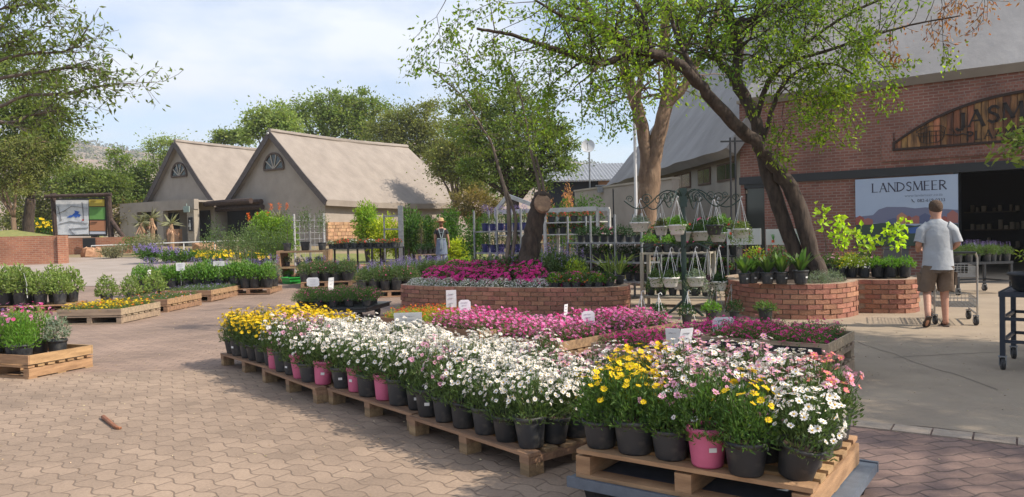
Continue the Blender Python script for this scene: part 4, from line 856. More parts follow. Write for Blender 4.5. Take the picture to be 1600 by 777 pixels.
tree('leaning_tree', 'dense dark tree with leaning black trunk above the retaining wall', 36, (45, 385), [(35, 120, 44), (60, 160, 42), (20, 180, 44), (75, 200, 34), (45, 230, 40), (85, 175, 24), (10, 90, 30), (20, 240, 36), (75, 245, 30), (90, 225, 22), (50, 280, 24)], 25000, .15, lf_dark, bark_d, .3, 56)
tree('slim_pale_tree', 'slim straight tree with pale pinkish trunk on the grass bank', 34.5, (24, 372), [(10, 235, 34), (35, 255, 26), (5, 280, 28), (25, 290, 22), (45, 225, 26), (-20, 250, 30)], 9000, .12, lf_olive, bark_p, .14, 57, cl=.34)
# near tree whose branches reach in from outside the left edge
tn = empty('overhanging_tree', 'near tree reaching thin leafy branches in from the left edge over the sky', 'tree', (-11.8, 13.0, 0)); rg = rgS(60); mb = MB(); lp = []
n_ = lambda px, py, y=12.6: Z(px, py, y)
limb(mb, [Vector((-11.8, 13, -.2)), Vector((-11.6, 13, 1.5)), Vector((-11.2, 12.9, 3.2)), n_(-160, 60)], .2, .12, 9, .1, 1)
lims = [([n_(-160, 60), n_(-90, 90), n_(-20, 78), n_(30, 62), n_(80, 32)], .05), ([n_(-160, 60), n_(-60, 130), n_(10, 120), n_(70, 112), n_(120, 105), n_(170, 118)], .05), ([n_(-100, 95), n_(-20, 165), n_(40, 150), n_(110, 146), n_(150, 136), n_(205, 130)], .045), ([n_(-120, 60), n_(-40, 70), n_(5, 40), n_(28, -10)], .04), ([n_(-60, 130), n_(0, 95), n_(40, 85), n_(100, 80), (n_(135, 60))], .04), ([n_(-60, 130), n_(0, 190), n_(50, 180), n_(90, 172)], .04), ([n_(-80, 80), n_(-10, 20), n_(40, 8), n_(75, 12)], .03)]
for i, (pts, r0) in enumerate(lims):
    s, rr = limb(mb, pts, r0, .008, 6, .08, 70+i)
    for k in range(24):
        j = int(rg.uniform(.35, 1)*(len(s)-2)); ax = (s[j+1]-s[j]).normalized(); grow(mb, rg, s[j], ax+Vector((rg.uniform(-.3, .5), rg.uniform(-.8, .8), rg.uniform(-.5, .5))), rg.uniform(.3, .7), .008, 1, lp, .35, droop=.4, kids=(2, 4), step=.14)
mb.build('trunk', bark_g, tn, smooth=True); foliage(rg, lp, 2, .05, .11, .038, MB(), down=.5).build('crown', lf_dark, tn)
# shade tree standing just outside the frame: its crown throws the dappled shade on the walk
to = empty('roadside_tree', 'leafy tree whose branch tips enter the frame beside the timber sign', 'tree', (10.6, 6.6, 0)); rg = rgS(80); mb = MB(); lp = []
limb(mb, [Vector((10.6, 6.6, -.2)), Vector((10.5, 6.7, 1.6)), Vector((10.1, 6.9, 3.2)), Vector((9.6, 7.1, 4.2))], .24, .16, 10, .1, 1)
for i in range(24):
    a_ = i*2.4; e = Vector((8.4+math.cos(a_)*rg.uniform(1.0, 3.6), 5.2+math.sin(a_)*rg.uniform(1.4, 3.9), rg.uniform(4.5, 6.0)))
    s, rr = limb(mb, [Vector((9.8, 7.0, 3.8)), Vector((9.8, 7.0, 3.8)).lerp(e, .5)+Vector((0, 0, .4)), e], .07, .02, 7, .1, i)
    for k in range(13): j = int(rg.uniform(.3, 1)*(len(s)-2)); grow(mb, rg, s[j], Vector(rg.randn(3)), rg.uniform(.6, 1.3), .02, 1, lp, .4, kids=(3, 6), step=.25)
e = Z(1604, 226, 8.6); s, rr = limb(mb, [Vector((9.6, 7.1, 4.0)), Vector((8.4, 7.9, 3.1)), Vector((6.6, 8.5, 2.6)), e], .03, .006, 6, .08, 5)
for k in range(5): grow(mb, rg, s[-1-int(rg.randint(2))], Vector((-1, .2, rg.uniform(-.4, .4))), .14, .004, 0, lp, .4, step=.05)
mb.build('trunk', bark_d, to, smooth=True); foliage(rg, lp, 12, .12, .095, .05, MB()).build('crown', lf_mid, to)
# ================================================================ nursery stock
def petal(n, c, tr=.25): return mat(n, c, None, 1, .6, isl=.18, ov=.05, tr=tr, spec=.2, trc=(1.1, 1.05, 1.0))
pw, py_, pp_ = petal('petal_white', (.82, .80, .76)), petal('petal_yellow', (.80, .56, .012)), petal('petal_pink', (.72, .36, .50))
pm, pr_, po_ = petal('petal_magenta', (.74, .05, .30)), petal('petal_red', (.62, .03, .03)), petal('petal_orange', (.75, .17, .02))
pl_m, ppale, pcor = petal('petal_lilac', (.27, .21, .44)), petal('petal_rose', (.80, .25, .52)), petal('petal_coral', (.78, .22, .24))
cy_ = mat('flower_eye', (.55, .34, .03)); cbr = mat('flower_eye_dark', (.22, .12, .03))
def gm(n, c, c2=None, tr=.3): return mat(n, c, c2, 12, .55, isl=.4, ov=.10, tr=tr, spec=.35)
gr_d = gm('daisy_green', (.095, .15, .05)); gr_m = gm('mid_green', (.085, .16, .035)); gr_b = gm('bright_green', (.13, .27, .03)); gr_s = gm('silver_green', (.19, .24, .17), None, .2)
gr_y = gm('yellow_green', (.28, .36, .04)); gr_x = gm('deep_green', (.03, .075, .022)); gr_v = gm('variegated_green', (.25, .31, .10), (.16, .24, .05)); gr_o = gm('olive_green', (.14, .15, .05)); gr_w = gm('alyssum_green', (.30, .36, .26), None, .2)
potb = mat('pot_black', (.030, .033, .038), (.11, .10, .085), 11, .5, .1, 30, ov=.35, lo=.5, hi=.75, det=8); potp = mat('pot_pink', (.62, .14, .26), (.55, .12, .22), 10, .5); potblue = mat('pot_blue', (.03, .035, .14), rough=.4); pott = mat('pot_terracotta', (.3, .13, .08), rough=.8)
potw = mat('pot_white', (.62, .60, .56), rough=.5); tagw = mat('tag_white', (.75, .75, .73))
def potmesh(r=.1, h=.19, m=None, tag_=False, ang=0):
    mb = MB(); mb.lathe([(0, .002), (r*.72, .002), (r*.76, .012), (r*.93, h*.84), (r*.93, h*.86), (r*1.02, h*.87), (r*1.03, h*.985), (r*1.0, h), (r*.94, h), (r*.90, h*.9), (0, h*.9)], 22)
    me = mb.mesh('pot', m or potb, smooth=False)
    for i, p in enumerate(me.polygons): p.use_smooth = True
    me.materials.append(soil)
    for p in me.polygons:
        if p.index >= 9*22: p.material_index = 1
    L = [['pot', me]]
    if tag_:
        t = MB(); a = ang; q = r*.90; rr = []
        for k in (-1, 1):
            for z in (.44, .55): rr.append((math.cos(a+k*.20)*q, math.sin(a+k*.20)*q, h*z))
        rr = [(x*1.02, y*1.02, z) for x, y, z in rr]; t.add([rr[0], rr[2], rr[3], rr[1]], [(0, 1, 2, 3)]); L[0].append([('label', t.mesh('label', tagw))])
    return L
def dome(rg, n, r, z0, h, shell=.5):
    a = rg.uniform(0, 2*PI, n); ph = np.arccos(rg.uniform(0, 1, n)); s = rg.uniform(shell, 1, n)**.6
    return np.stack([np.cos(a)*np.sin(ph)*r*s, np.sin(a)*np.sin(ph)*r*s, z0+np.cos(ph)*h*s], 1)
def daisy_plant(seed, pet, eye, nf, r=.15, h=.36, z0=.15, fr=.021, gmat=None, nl=900, droopf=0, side=.35, second=None):
    rg = rgS(seed); fm = MB(); lump = rg.uniform(.85, 1.15)
    p = dome(rg, nl, r*.98, z0, h*.88*lump, .25); p[:, 2] = np.maximum(p[:, 2], z0+.0)
    d = p-np.array((0, 0, z0-.05)); d /= np.linalg.norm(d, axis=1)[:, None]; d[:, 2] += .35; d += rg.randn(nl, 3)*.65
    fm.leaves(p, d, rg.uniform(.022, .050, nl), rg.uniform(.006, .012, nl), 0, rg)
    for k in range(14):
        a = rg.uniform(0, 2*PI); q = rg.uniform(.3, .8)*r; fm.bar((math.cos(a)*.04, math.sin(a)*.04, z0), (math.cos(a)*q, math.sin(a)*q, z0+h*rg.uniform(.5, .85)), .004)
    fl = MB(); n1 = int(nf*(1-side)); a = rg.uniform(0, 2*PI, nf); q = np.sqrt(rg.uniform(0, 1, nf))*r*1.02; q[n1:] = r*rg.uniform(.95, 1.12, nf-n1)
    z = z0+h*lump*(1-.32*(q/r)**2)+rg.randn(nf)*.022; z[n1:] = z0+h*rg.uniform(.3, .85, nf-n1)
    pos = np.stack([np.cos(a)*q, np.sin(a)*q, z], 1); nm = np.stack([np.cos(a)*q/r*.7, np.sin(a)*q/r*.7, np.ones(nf)], 1)+rg.randn(nf, 3)*.35; nm[n1:, 2] = .35
    rad = fr*rg.uniform(.5, 1.16, nf)
    if second is None: fl.daisies(pos, nm, rad, 9, 0, 1, rg); ms = [pet, eye]
    else:
        k = rg.rand(nf) < second[1]; fl.daisies(pos[~k], nm[~k], rad[~k], 9, 0, 1, rg); fl.daisies(pos[k], nm[k], rad[k], 9, 2, 1, rg); ms = [pet, eye, second[0]]
    for i in range(0, nf, 2): fm.bar((pos[i][0]*.6, pos[i][1]*.6, z0+h*.45), tuple(pos[i]-nm[i]/np.linalg.norm(nm[i])*.004), .0028)
    return [['foliage', fm.mesh('foliage', gmat or gr_d)], ['blossoms', fl.mesh('blossoms', ms)]]
DW = [daisy_plant(100+i, pw, cy_, 150, fr=.0195, nl=650) for i in range(6)]
DWs = [daisy_plant(110+i, pw, cy_, 84, side=.5, fr=.019) for i in range(3)]
DY = [daisy_plant(120+i, py_, cy_, 84, fr=.021, side=.2) for i in range(3)]
DYs = [daisy_plant(130+i, py_, cy_, 26, h=.38, side=.12, fr=.024, gmat=gr_m, nl=1300) for i in range(2)]
DP = [daisy_plant(140+i, pp_, cbr, 60, side=.5, fr=.021, second=(pw, .5)) for i in range(3)]
DM = [daisy_plant(150+i, pw, cy_, 100, fr=.019, second=(pp_, .35)) for i in range(4)]
DC = [daisy_plant(160+i, pcor, cy_, 50, fr=.021, side=.5, second=(pp_, .35)) for i in range(2)]
DG = [daisy_plant(170+i, pp_, cbr, 20, h=.36, side=.3, gmat=gr_m, nl=1300, second=(pw, .4)) for i in range(2)]
PB = [potmesh(.104, .19, potb), potmesh(.098, .19, potb, True, -1.9), potmesh(.094, .185, potb), potmesh(.101, .178, potb)]
PP = [potmesh(.090, .205, potp), potmesh(.090, .205, potp, True, -1.7)]
ORD = ['first', 'second', 'third', 'fourth', 'fifth', 'sixth', 'seventh', 'eighth', 'ninth', 'tenth', 'eleventh', 'twelfth']
# ---------------------------------------------------------------- pallets
def pallet(x, y, rz, label, L=1.2, Wd=1.0, z=None, collar=0, m=None, bottom=True, seed=0, group='wooden pallets carrying plants', h=.14, name='pallet', collar2=0):
    m = m or wood; z = g(x, y) if z is None else z; r = empty(name, label, 'pallet', (x, y, z), rz, group); rg = rgS(seed+7)
    def part(nm, f):
        mb = MB(); f(mb); return obj(nm, mb.mesh(nm, m), r)
    def deck(mb):
        n = 7; bw = .105*Wd
        for k in range(n):
            yy = -Wd/2+bw/2+(Wd-bw)*k/(n-1); mb.box((rg.randn()*.006, yy, h-.011+rg.randn()*.001), (L-abs(rg.randn())*.008, bw-rg.rand()*.008, .022), rg.randn()*.004)
    part('deck', deck)
    for xx in (-L/2+.045, 0, L/2-.045):
        def st(mb):
            if bottom: mb.box((xx, 0, .061+.0), (.085, Wd-.012, h-.022-.022-.001))
            else:
                mb.box((xx, 0, h-.045), (.085, Wd-.014, .043))
                for yy in (-Wd/2+.07, 0, Wd/2-.07): mb.box((xx, yy, (h-.067)/2), (.083, .12, h-.068))
        part('stringer', st)
    if bottom: part('bottom_boards', lambda mb: [mb.box((0, yy, .0105), (L-.01, .1, .021)) for yy in (-Wd/2+.05, 0, Wd/2-.05)])
    def col(mb, z0, hh):
        mb.box((0, -Wd/2+.009, z0+hh/2), (L, .018, hh)); mb.box((0, Wd/2-.009, z0+hh/2), (L, .018, hh))
        mb.box((-L/2+.009, 0, z0+hh/2), (.018, Wd-.04, hh)); mb.box((L/2-.009, 0, z0+hh/2), (.018, Wd-.04, hh))
    if collar: part('collar', lambda mb: col(mb, h+.012, collar))
    return r
# main daisy row: the front line runs between two points measured on the paving
F0, F1 = P(338, 571), P(828, 748); rd = (F1-F0); RL = rd.length; rd.normalize(); rn = Vector((-rd.y, rd.x, 0)); ra = math.atan2(rd.y, rd.x)
PNAME = ['far yellow pallet', 'second daisy pallet', 'third daisy pallet', 'fourth daisy pallet']
rg = rgS(77); pf = 0
for i in range(4):
    Ls = RL/4; c = F0+rd*(Ls*(i+.5))+rn*(.5+(.05, -.03, .04, 0)[i]); rz = ra+(.02, -.03, .015, 0)[i]
    lab = ['weathered pallet under the yellow daisies at the far end of the long row', 'wooden pallet under pink tinged daisies next to the yellow ones', 'wooden pallet under pink pots and white daisies', 'wooden pallet under white daisies next to the raised pallet stack'][i]
    pallet(c.x, c.y, rz, lab, Ls-.03, 1.0, 0, seed=i, bottom=False)
    cs, sn = math.cos(rz), math.sin(rz)
    for rr in range(5):
        for cc in range(6):
            u = -(Ls-.2)/2+.02+cc*(Ls-.24)/5+rg.randn()*.008; v = -.39+rr*.195+rg.randn()*.008
            wx, wy = c.x+u*cs-v*sn, c.y+u*sn+v*cs; q = i*6+cc
            pot = PB[rg.randint(4)]; pn = 'black'
            if rr == 0 and q in (6, 9, 11, 13, 15): pot = PP[rg.randint(2)]; pn = 'pink'
            if q < 6+(1 if rr > 2 else 0): k = DY[rg.randint(3)]; fn = 'yellow daisy'
            elif rr < 2 and q in (7, 8, 9): k = DP[rg.randint(3)]; fn = 'pink and white daisy'
            elif rr == 0 and q in (18, 19): k = DP[rg.randint(3)]; fn = 'pink and white daisy'
            elif rr == 0: k = DWs[rg.randint(3)]; fn = 'white daisy'
            elif q > 19 and rr > 2: k = DM[rg.randint(4)]; fn = 'white and pink daisy'
            else: k = DW[rg.randint(6)]; fn = 'white daisy'
            lb_ = '%s in %s pot, %s, %s row from aisle, %s along' % (fn, pn, PNAME[i], ORD[rr], ORD[cc])
            put('potted_daisy', pot+k, lb_, 'potted plant', (wx, wy, .141), rg.uniform(0, 6.28) if pn == 'black' and rr else rg.uniform(-.4, .4), 'potted daisies in the long pallet row', rg.uniform(.9, 1.06), zs=rg.uniform(.88, 1.06), tilt=(rg.randn()*.03, rg.randn()*.03))
# raised front pallet on a grey plastic pallet
fl_, fr_ = P(898, 701, .30), P(1268, 764, .30); fd = (fr_-fl_).normalized(); fn_ = Vector((-fd.y, fd.x, 0)); fa = math.atan2(fd.y, fd.x)
cL = (fr_-fl_).length; c0 = fl_+fd*cL/2+fn_*.5; c0.z = 0
gp = mat('grey_plastic', (.13, .155, .19), (.10, .12, .15), 14, .55)
r = empty('plastic_pallet', 'scuffed grey blue plastic pallet supporting the foremost wooden pallet', 'pallet', (c0.x+.03, c0.y, 0), fa)
mb = MB(); mb.box((0, 0, .125), (1.32, 1.10, .045)); mb.box((0, -.545, .128), (1.325, .02, .055)); mb.box((0, .545, .128), (1.325, .02, .055)); obj('deck', mb.mesh('deck', gp), r)
for xx in (-.52, 0, .52):
    for yy in (-.42, 0, .42): mb = MB(); mb.loft([((xx, yy, .0), .09, .07), ((xx, yy, .105), .12, .1)], 8); obj('foot', mb.mesh('foot', black), r)
pallet(c0.x, c0.y, fa, 'foremost pale wooden pallet raised on a grey plastic pallet', cL, 1.0, .150, seed=20, m=wood_o, h=.15)
cs, sn = math.cos(fa), math.sin(fa); rg = rgS(5)
FR = [[(DYs, 'yellow'), (DYs, 'sparse yellow'), (DG, 'budding pink'), (DG, 'pale pink'), (DYs, 'golden yellow'), (DWs, 'white')],
      [(DYs, 'yellow'), (DY, 'yellow'), (DM, 'white and pink'), (DP, 'pink'), (DM, 'white and pink'), (DWs, 'white')],
      [(DY, 'yellow'), (DM, 'white and pink'), (DM, 'white and pink'), (DW, 'white'), (DM, 'white'), (DC, 'coral pink')],
      [(DM, 'white and pink'), (DM, 'white and pink'), (DM, 'white'), (DM, 'white'), (DM, 'white'), (DC, 'coral pink')],
      [(DY, 'yellow'), (DM, 'white'), (DM, 'white and pink'), (DM, 'white'), (DW, 'white'), (DC, 'coral pink')]]
for rr in range(5):
    for cc in range(6):
        u = -cL/2+.10+cc*(cL-.21)/5; v = -.39+rr*.195; k, fn = FR[rr][cc]; pot = PB[rg.randint(4)]; pn = 'black'; sc = rg.uniform(.95, 1.08); zt = .301
        if rr == 0 and cc == 3: pot = PP[1]; pn = 'pink'; v -= .0; sc = 1.1
        if rr == 0: v -= (0, 0, 0, .02, .05, -.03)[cc]; sc *= 1.03
        put('potted_daisy', pot+k[rg.randint(len(k))], '%s daisy, %s pot, foremost pallet, %s row back, %s from yellow corner' % (fn, pn, ORD[rr], ORD[cc]), 'potted plant',
            (c0.x+u*cs-v*sn, c0.y+u*sn+v*cs, zt), rg.uniform(-.35, .35), 'potted daisies on the foremost pallet', sc, zs=.84, tilt=(.0, .0) if not (rr == 0 and cc == 5) else (.12, .2))
# ---------------------------------------------------------------- trays of small plants behind the daisies
def tray_kind(seed, pet, nf, gmat, L=.52, Wd=.34, h=.15, fr=.014, eye=None, k=7, up=.55, second=None, nl=1500, lw=.008):
    rg = rgS(seed); t = MB(); z = .06
    for a, b, c_, d_ in ((0, -Wd/2, L, .01), (0, Wd/2, L, .01)): t.box((a, b, z/2+.002), (c_, d_, z))
    for a in (-L/2, L/2): t.box((a, 0, z/2+.002), (.01, Wd-.012, z))
    t.box((0, 0, .03), (L-.012, Wd-.012, .05)); f = MB(); fl = MB()
    nx, ny = 4, 3; per = nl//12; P_ = []; Q_ = []
    for i in range(nx):
        for j in range(ny):
            cx, cy = (-.5+(i+.5)/nx)*L, (-.5+(j+.5)/ny)*Wd; hh = h*rg.uniform(.8, 1.15); q = dome(rg, per, .085, .05, hh, .2)+np.array((cx, cy, 0)); P_.append(q)
            m = nf//12; w = dome(rg, m, .08, .06, hh*1.05, .93)+np.array((cx, cy, 0)); w[:, 2] += .01; Q_.append(w)
    p = np.concatenate(P_); d = rg.randn(len(p), 3)*.6; d[:, 2] += up*1.6; f.leaves(p, d, rg.uniform(.02, .045, len(p)), lw*rg.uniform(.7, 1.4, len(p)), 0, rg)
    q = np.concatenate(Q_); nm = rg.randn(len(q), 3)*.35+np.array((0, 0, 1.)); ms = [pet, eye or pet]
    if second is None: fl.daisies(q, nm, fr*rg.uniform(.7, 1.2, len(q)), k, 0, 1, rg, cen=.28 if eye else 0)
    else:
        kk = rg.rand(len(q)) < second[1]; ms.append(second[0]); fl.daisies(q[~kk], nm[~kk], fr*1., k, 0, 1, rg, cen=0); fl.daisies(q[kk], nm[kk], fr*1., k, 2, 1, rg, cen=0)
    return [['tray', t.mesh('tray', black)], ['foliage', f.mesh('foliage', gmat)], ['blossoms', fl.mesh('blossoms', ms)]]
TM = [tray_kind(200+i, pm, 210, gr_m, fr=.018) for i in range(2)]; TP = [tray_kind(210+i, ppale, 240, gr_m, h=.21, fr=.023, second=(pm, .25)) for i in range(2)]
TO = [tray_kind(220+i, po_, 150, gr_y, h=.17, fr=.017, second=(pr_, .4)) for i in range(2)]; TD = [tray_kind(230+i, pm, 130, gr_d, fr=.016, second=(pcor, .4)) for i in range(2)]
TY_ = [tray_kind(240+i, py_, 110, gr_d, h=.13, fr=.022, second=(po_, .1)) for i in range(2)]; TG = [tray_kind(250+i, po_, 30, gr_d, h=.12, fr=.016, second=(pp_, .5)) for i in range(2)]
TV = [tray_kind(260+i, pl_m, 60, gr_d, h=.13, fr=.016) for i in range(2)]
def fill(cx, cy, rz, z, L, Wd, kinds, where, grp, nx=2, ny=3, seed=0, cat='plant tray', name='plant_tray', sc=None):
    rg = rgS(seed); cs, sn = math.cos(rz), math.sin(rz); n = 0
    for j in range(ny):
        for i in range(nx):
            u = (-.5+(i+.5)/nx)*L; v = (-.5+(j+.5)/ny)*Wd; k, fn = kinds(i, j) if callable(kinds) else kinds
            put(name, k[rg.randint(len(k))], '%s %s, %s row back, %s along' % (fn, where, ORD[j], ORD[i]), cat, (cx+u*cs-v*sn, cy+u*sn+v*cs, z), rz+rg.choice((0, PI)), grp, (sc or 1)*rg.uniform(.96, 1.03))
G0 = P(2000, 2000, 0)
q0, q1 = P(1292, 606), P(1327, 584); qd = (q1-q0).normalized()          # right face of the end pallet of the second row
qa = math.atan2(qd.y, qd.x)-PI/2; ux = Vector((math.cos(qa), math.sin(qa), 0)); uy = Vector((-ux.y, ux.x, 0))
ce = q0-ux*.6+uy*.5
pallet(ce.x, ce.y, qa, 'lower weathered pallet of the two stacked under magenta flowers by the walk', m=wood_g, seed=31)
pallet(ce.x+.01, ce.y+.01, qa+.02, 'upper weathered pallet with boards around magenta and red flowers', z=.143, m=wood_g, seed=32, collar=.09, bottom=False)
fill(ce.x, ce.y, qa+.02, .286, 1.14, .94, lambda i, j: (TM, 'magenta flower tray') if i+j < 2 else (TD, 'magenta and red tray'), 'on stacked pallets by the walk', 'magenta flower trays on the stacked pallets', seed=3)
row2 = [(P(985, 545, .27), TM, 'magenta flower', 'boarded pallet of magenta flowers beside the yellow daisies', 'on boarded magenta pallet'),
        (P(1130, 540, .27), TM, 'magenta flower', 'pallet of magenta flowers beneath the octagonal price card', 'beneath the octagonal card'),
        (P(830, 512, .27), TP, 'rose pink flower', 'low pallet of rose pink flowers behind the white daisies', 'behind the white daisies'),
        (P(950, 505, .27), TP, 'rose pink flower', 'low pallet of rose pink flowers in front of the hanging basket stand', 'near basket stand'),
        (P(735, 500, .27), TP, 'pale pink flower', 'low pallet of pale pink flowers beside the orange flowers', 'beside the orange flowers'),
        (P(700, 486, .27), TO, 'orange flower', 'low pallet of orange red flowers in front of the round bed', 'on the orange flower pallet')]
ang2 = math.atan2(-.72, .69)
pos2 = [(1.62, 8.35), (2.55, 9.1), (.45, 9.25), (1.35, 10.1), (-.45, 10.35), (-1.25, 11.5)]
for i, ((p, k, fn, lb_, wh), (x, y)) in enumerate(zip(row2, pos2)):
    pallet(x, y, ang2+.03*(i % 3-1), lb_, 1.15, 1.05, 0, collar=.10, m=wood_g if i < 2 else wood, seed=40+i, h=.10)
    fill(x, y, ang2+.03*(i % 3-1), .115, 1.10, 1.0, (k, fn+' tray'), wh, 'flower trays on the low pallets', seed=i+60)
x, y = 3.1, 7.9
# low green pots at the foot of the basket stand
# ---------------------------------------------------------------- potted shrubs and herbs
def bushpot(seed, gmat, r, h, L, Wd, nl, z0=.2, pot=None, pet=None, nf=0, fr=.02, stem=0, top=0, spike=False, second=None, k=6, rp=.12, hp=.24, loose=.0):
    rg = rgS(seed); f = MB(); zc = z0+stem; p = dome(rg, nl, r, zc, h, .3) if not stem else rg.randn(nl, 3)*np.array((r*.45, r*.45, h*.42))+np.array((0, 0, zc+h*.5))
    if loose: p += rg.randn(nl, 3)*loose
    d = p-np.array((0, 0, zc)); d /= np.linalg.norm(d, axis=1)[:, None]+1e-6; d = d*.7+rg.randn(nl, 3)*.6; d[:, 2] += .25
    f.leaves(p, d, L*rg.uniform(.6, 1.3, nl), Wd*rg.uniform(.7, 1.3, nl), 0, rg); parts = []
    st = MB()
    for q in range(5 if not stem else 1):
        a = rg.uniform(0, 6.28); st.tube([(0, 0, z0-.03), (math.cos(a)*r*.15, math.sin(a)*r*.15, zc), (math.cos(a)*r*.35*(0 if stem else 1), math.sin(a)*r*.35*(0 if stem else 1), zc+h*.6)], [.008, .007, .004], 5)
    parts = [['foliage', f.mesh('foliage', gmat)], ['stem', st.mesh('stem', bark_g)]]
    if nf:
        fl = MB()
        if spike:
            for q in range(nf):
                a = rg.uniform(0, 6.28); rr = math.sqrt(rg.rand())*r*.9; zt = zc+h*(1-.25*(rr/r)**2); c = np.array((math.cos(a)*rr, math.sin(a)*rr, zt)); m = 16; pp = c+np.stack([rg.randn(m)*.008, rg.randn(m)*.008, np.linspace(-.02, spike, m)], 1)
                fl.leaves(pp, rg.randn(m, 3)+np.array((0, 0, .6)), .018, .012, 0, rg)
        else:
            q = dome(rg, nf, r*1.03, zc, h*1.03, .9); fl.daisies(q, q-np.array((0, 0, zc))+rg.randn(nf, 3)*.05+np.array((0, 0, .1)), fr*rg.uniform(.7, 1.2, nf), k, 0, 0, rg, cen=0)
        parts.append(['blossoms', fl.mesh('blossoms', pet)])
    return (pot or potmesh(rp, hp, potb))+parts
KH = [bushpot(300+i, gm('herb_green', (.12, .24, .035)), .19, .34, .06, .026, 620, pet=pl_m, nf=0) for i in range(2)]; KHl = bushpot(303, gr_s, .18, .30, .05, .012, 700, pet=pl_m, nf=16, spike=.14)
KSH = [bushpot(310+i, gr_v, .22, .42, .055, .028, 700) for i in range(2)]; KSL = bushpot(313, gr_o, .16, .55, .05, .02, 500, loose=.04)
KST = [bushpot(320+i, gr_d, .22, .40, .05, .02, 520, stem=.42, rp=.13) for i in range(2)]
KGR = [bushpot(330+i, gr_d, .20, .28, .05, .012, 800, pet=pl_m, nf=5, spike=.1) for i in range(2)]; KPK = bushpot(333, gr_d, .2, .26, .045, .012, 700, pet=pm, nf=30, fr=.012)
KRED = [bushpot(340+i, gr_d, .13, .12, .04, .02, 160, z0=.12, rp=.09, hp=.13, pet=pr_, nf=22, fr=.022) for i in range(2)]
KWH = bushpot(343, gr_d, .13, .12, .04, .02, 160, z0=.12, rp=.09, hp=.13, pet=pw, nf=14, fr=.02)
KBL = [bushpot(350+i, gr_m, .12, .28, .05, .010, 260, z0=.15, pot=potmesh(.09, .17, potblue), pet=pl_m, nf=12, spike=.16) for i in range(2)]
KDK = [bushpot(360+i, gr_x, .15, .22, .05, .02, 260, z0=.14, rp=.09, hp=.16) for i in range(2)]; KDP = bushpot(363, gr_x, .15, .2, .05, .02, 240, z0=.14, rp=.09, hp=.16, pet=pm, nf=10, fr=.018)
KYF = bushpot(370, gr_y, .17, .2, .045, .015, 420, z0=.17, rp=.1, hp=.2, pet=py_, nf=34, fr=.018); KPF = bushpot(371, gr_m, .17, .2, .045, .015, 420, z0=.17, rp=.1, hp=.2, pet=pp_, nf=30, fr=.018); KWF = bushpot(372, gr_y, .17, .2, .045, .012, 460, z0=.17, rp=.1, hp=.2, pet=pw, nf=40, fr=.014); KGF = bushpot(373, gr_b, .17, .18, .05, .02, 360, z0=.18, rp=.11, hp=.22)
def strap(seed, n=34, L=.42, Wd=.075, gmat=None, pot=None, up=1.0):
    rg = rgS(seed); f = MB()
    for q in range(n):
        a = rg.uniform(0, 6.28); ll = L*rg.uniform(.55, 1.1); w = Wd*rg.uniform(.7, 1.2); o = rg.uniform(.15, .55)/up; pts = []; side = np.array((-math.sin(a), math.cos(a), 0))
        for t in (0, .3, .6, .85, 1): r_ = .02+ll*o*(t+.9*t*t*o); z = .19+ll*(t-.45*t*t*o*1.2); ww = w*(.35, .9, 1, .6, .03)[[0, .3, .6, .85, 1].index(t)]; c = np.array((math.cos(a)*r_, math.sin(a)*r_, z)); pts += [c-side*ww/2, c+np.array((0, 0, -.008)), c+side*ww/2]
        F = []
        for k in range(4):
            for e in (0, 1): b = k*3+e; F.append((b, b+1, b+4, b+3))
        f.add(pts, F)
    return (pot or potmesh(.125, .22, potb, True, -1.4))+[['foliage', f.mesh('foliage', gmat or gr_m, smooth=True)]]
KL = [strap(400+i) for i in range(3)]; KSP = strap(405, 26, .55, .022, gr_v, potmesh(.1, .17, potb, True, -1.5), .8)
def sapling(seed, h, n=14, gmat=None, L=.17):
    rg = rgS(seed); st = MB(); f = MB(); tips = []
    for q in range(2 if n > 6 else 1):
        pts = [(0, 0, .2)]; 
        for k in range(1, 7): t = k/6; pts.append((pts[-1][0]+rg.randn()*.02+(.05 if q else -.02), pts[-1][1]+rg.randn()*.02, .2+h*t*(1 if not q else .8)))
        st.tube(pts, np.linspace(.009, .004, 7), 5); tips += pts[4:]
    for c in tips:
        for _ in range(n):
            o = np.array(c)+rg.randn(3)*.07; 
            f.leaves(o[None], (rg.randn(1, 3)*.8+np.array((0, 0, -.25))), L*.62*rg.uniform(.7, 1.2, 1), L*.5, 0, rg, shape=.35)
    return potmesh(.12, .23, potb)+[['stem', st.mesh('stem', bark_g)], ['leaves', f.mesh('leaves', gmat or gm('sapling_lime', (.36, .50, .03), None, .5))]]
KSA = [sapling(500+i, .75+.12*i, 10) for i in range(3)]
# the pallets on the open paving at the far side
def rowpots(x0, y0, x1, y1, n, kinds, z, name, label, cat='potted plant', group=None, seed=0, sc=1., jit=.02, jz=0):
    rg = rgS(seed+900)
    for i in range(n):
        t = i/max(1, n-1); k = kinds[rg.randint(len(kinds))] if isinstance(kinds[0][0], list) else kinds
        x, y = x0+(x1-x0)*t+rg.randn()*jit, y0+(y1-y0)*t+rg.randn()*jit
        put(name, k, label % ORD[i] if '%' in label else label, cat, (x, y, z), rg.uniform(-.4, .4), group, sc*rg.uniform(.9, 1.1))
gP = 'wooden pallets carrying plants'
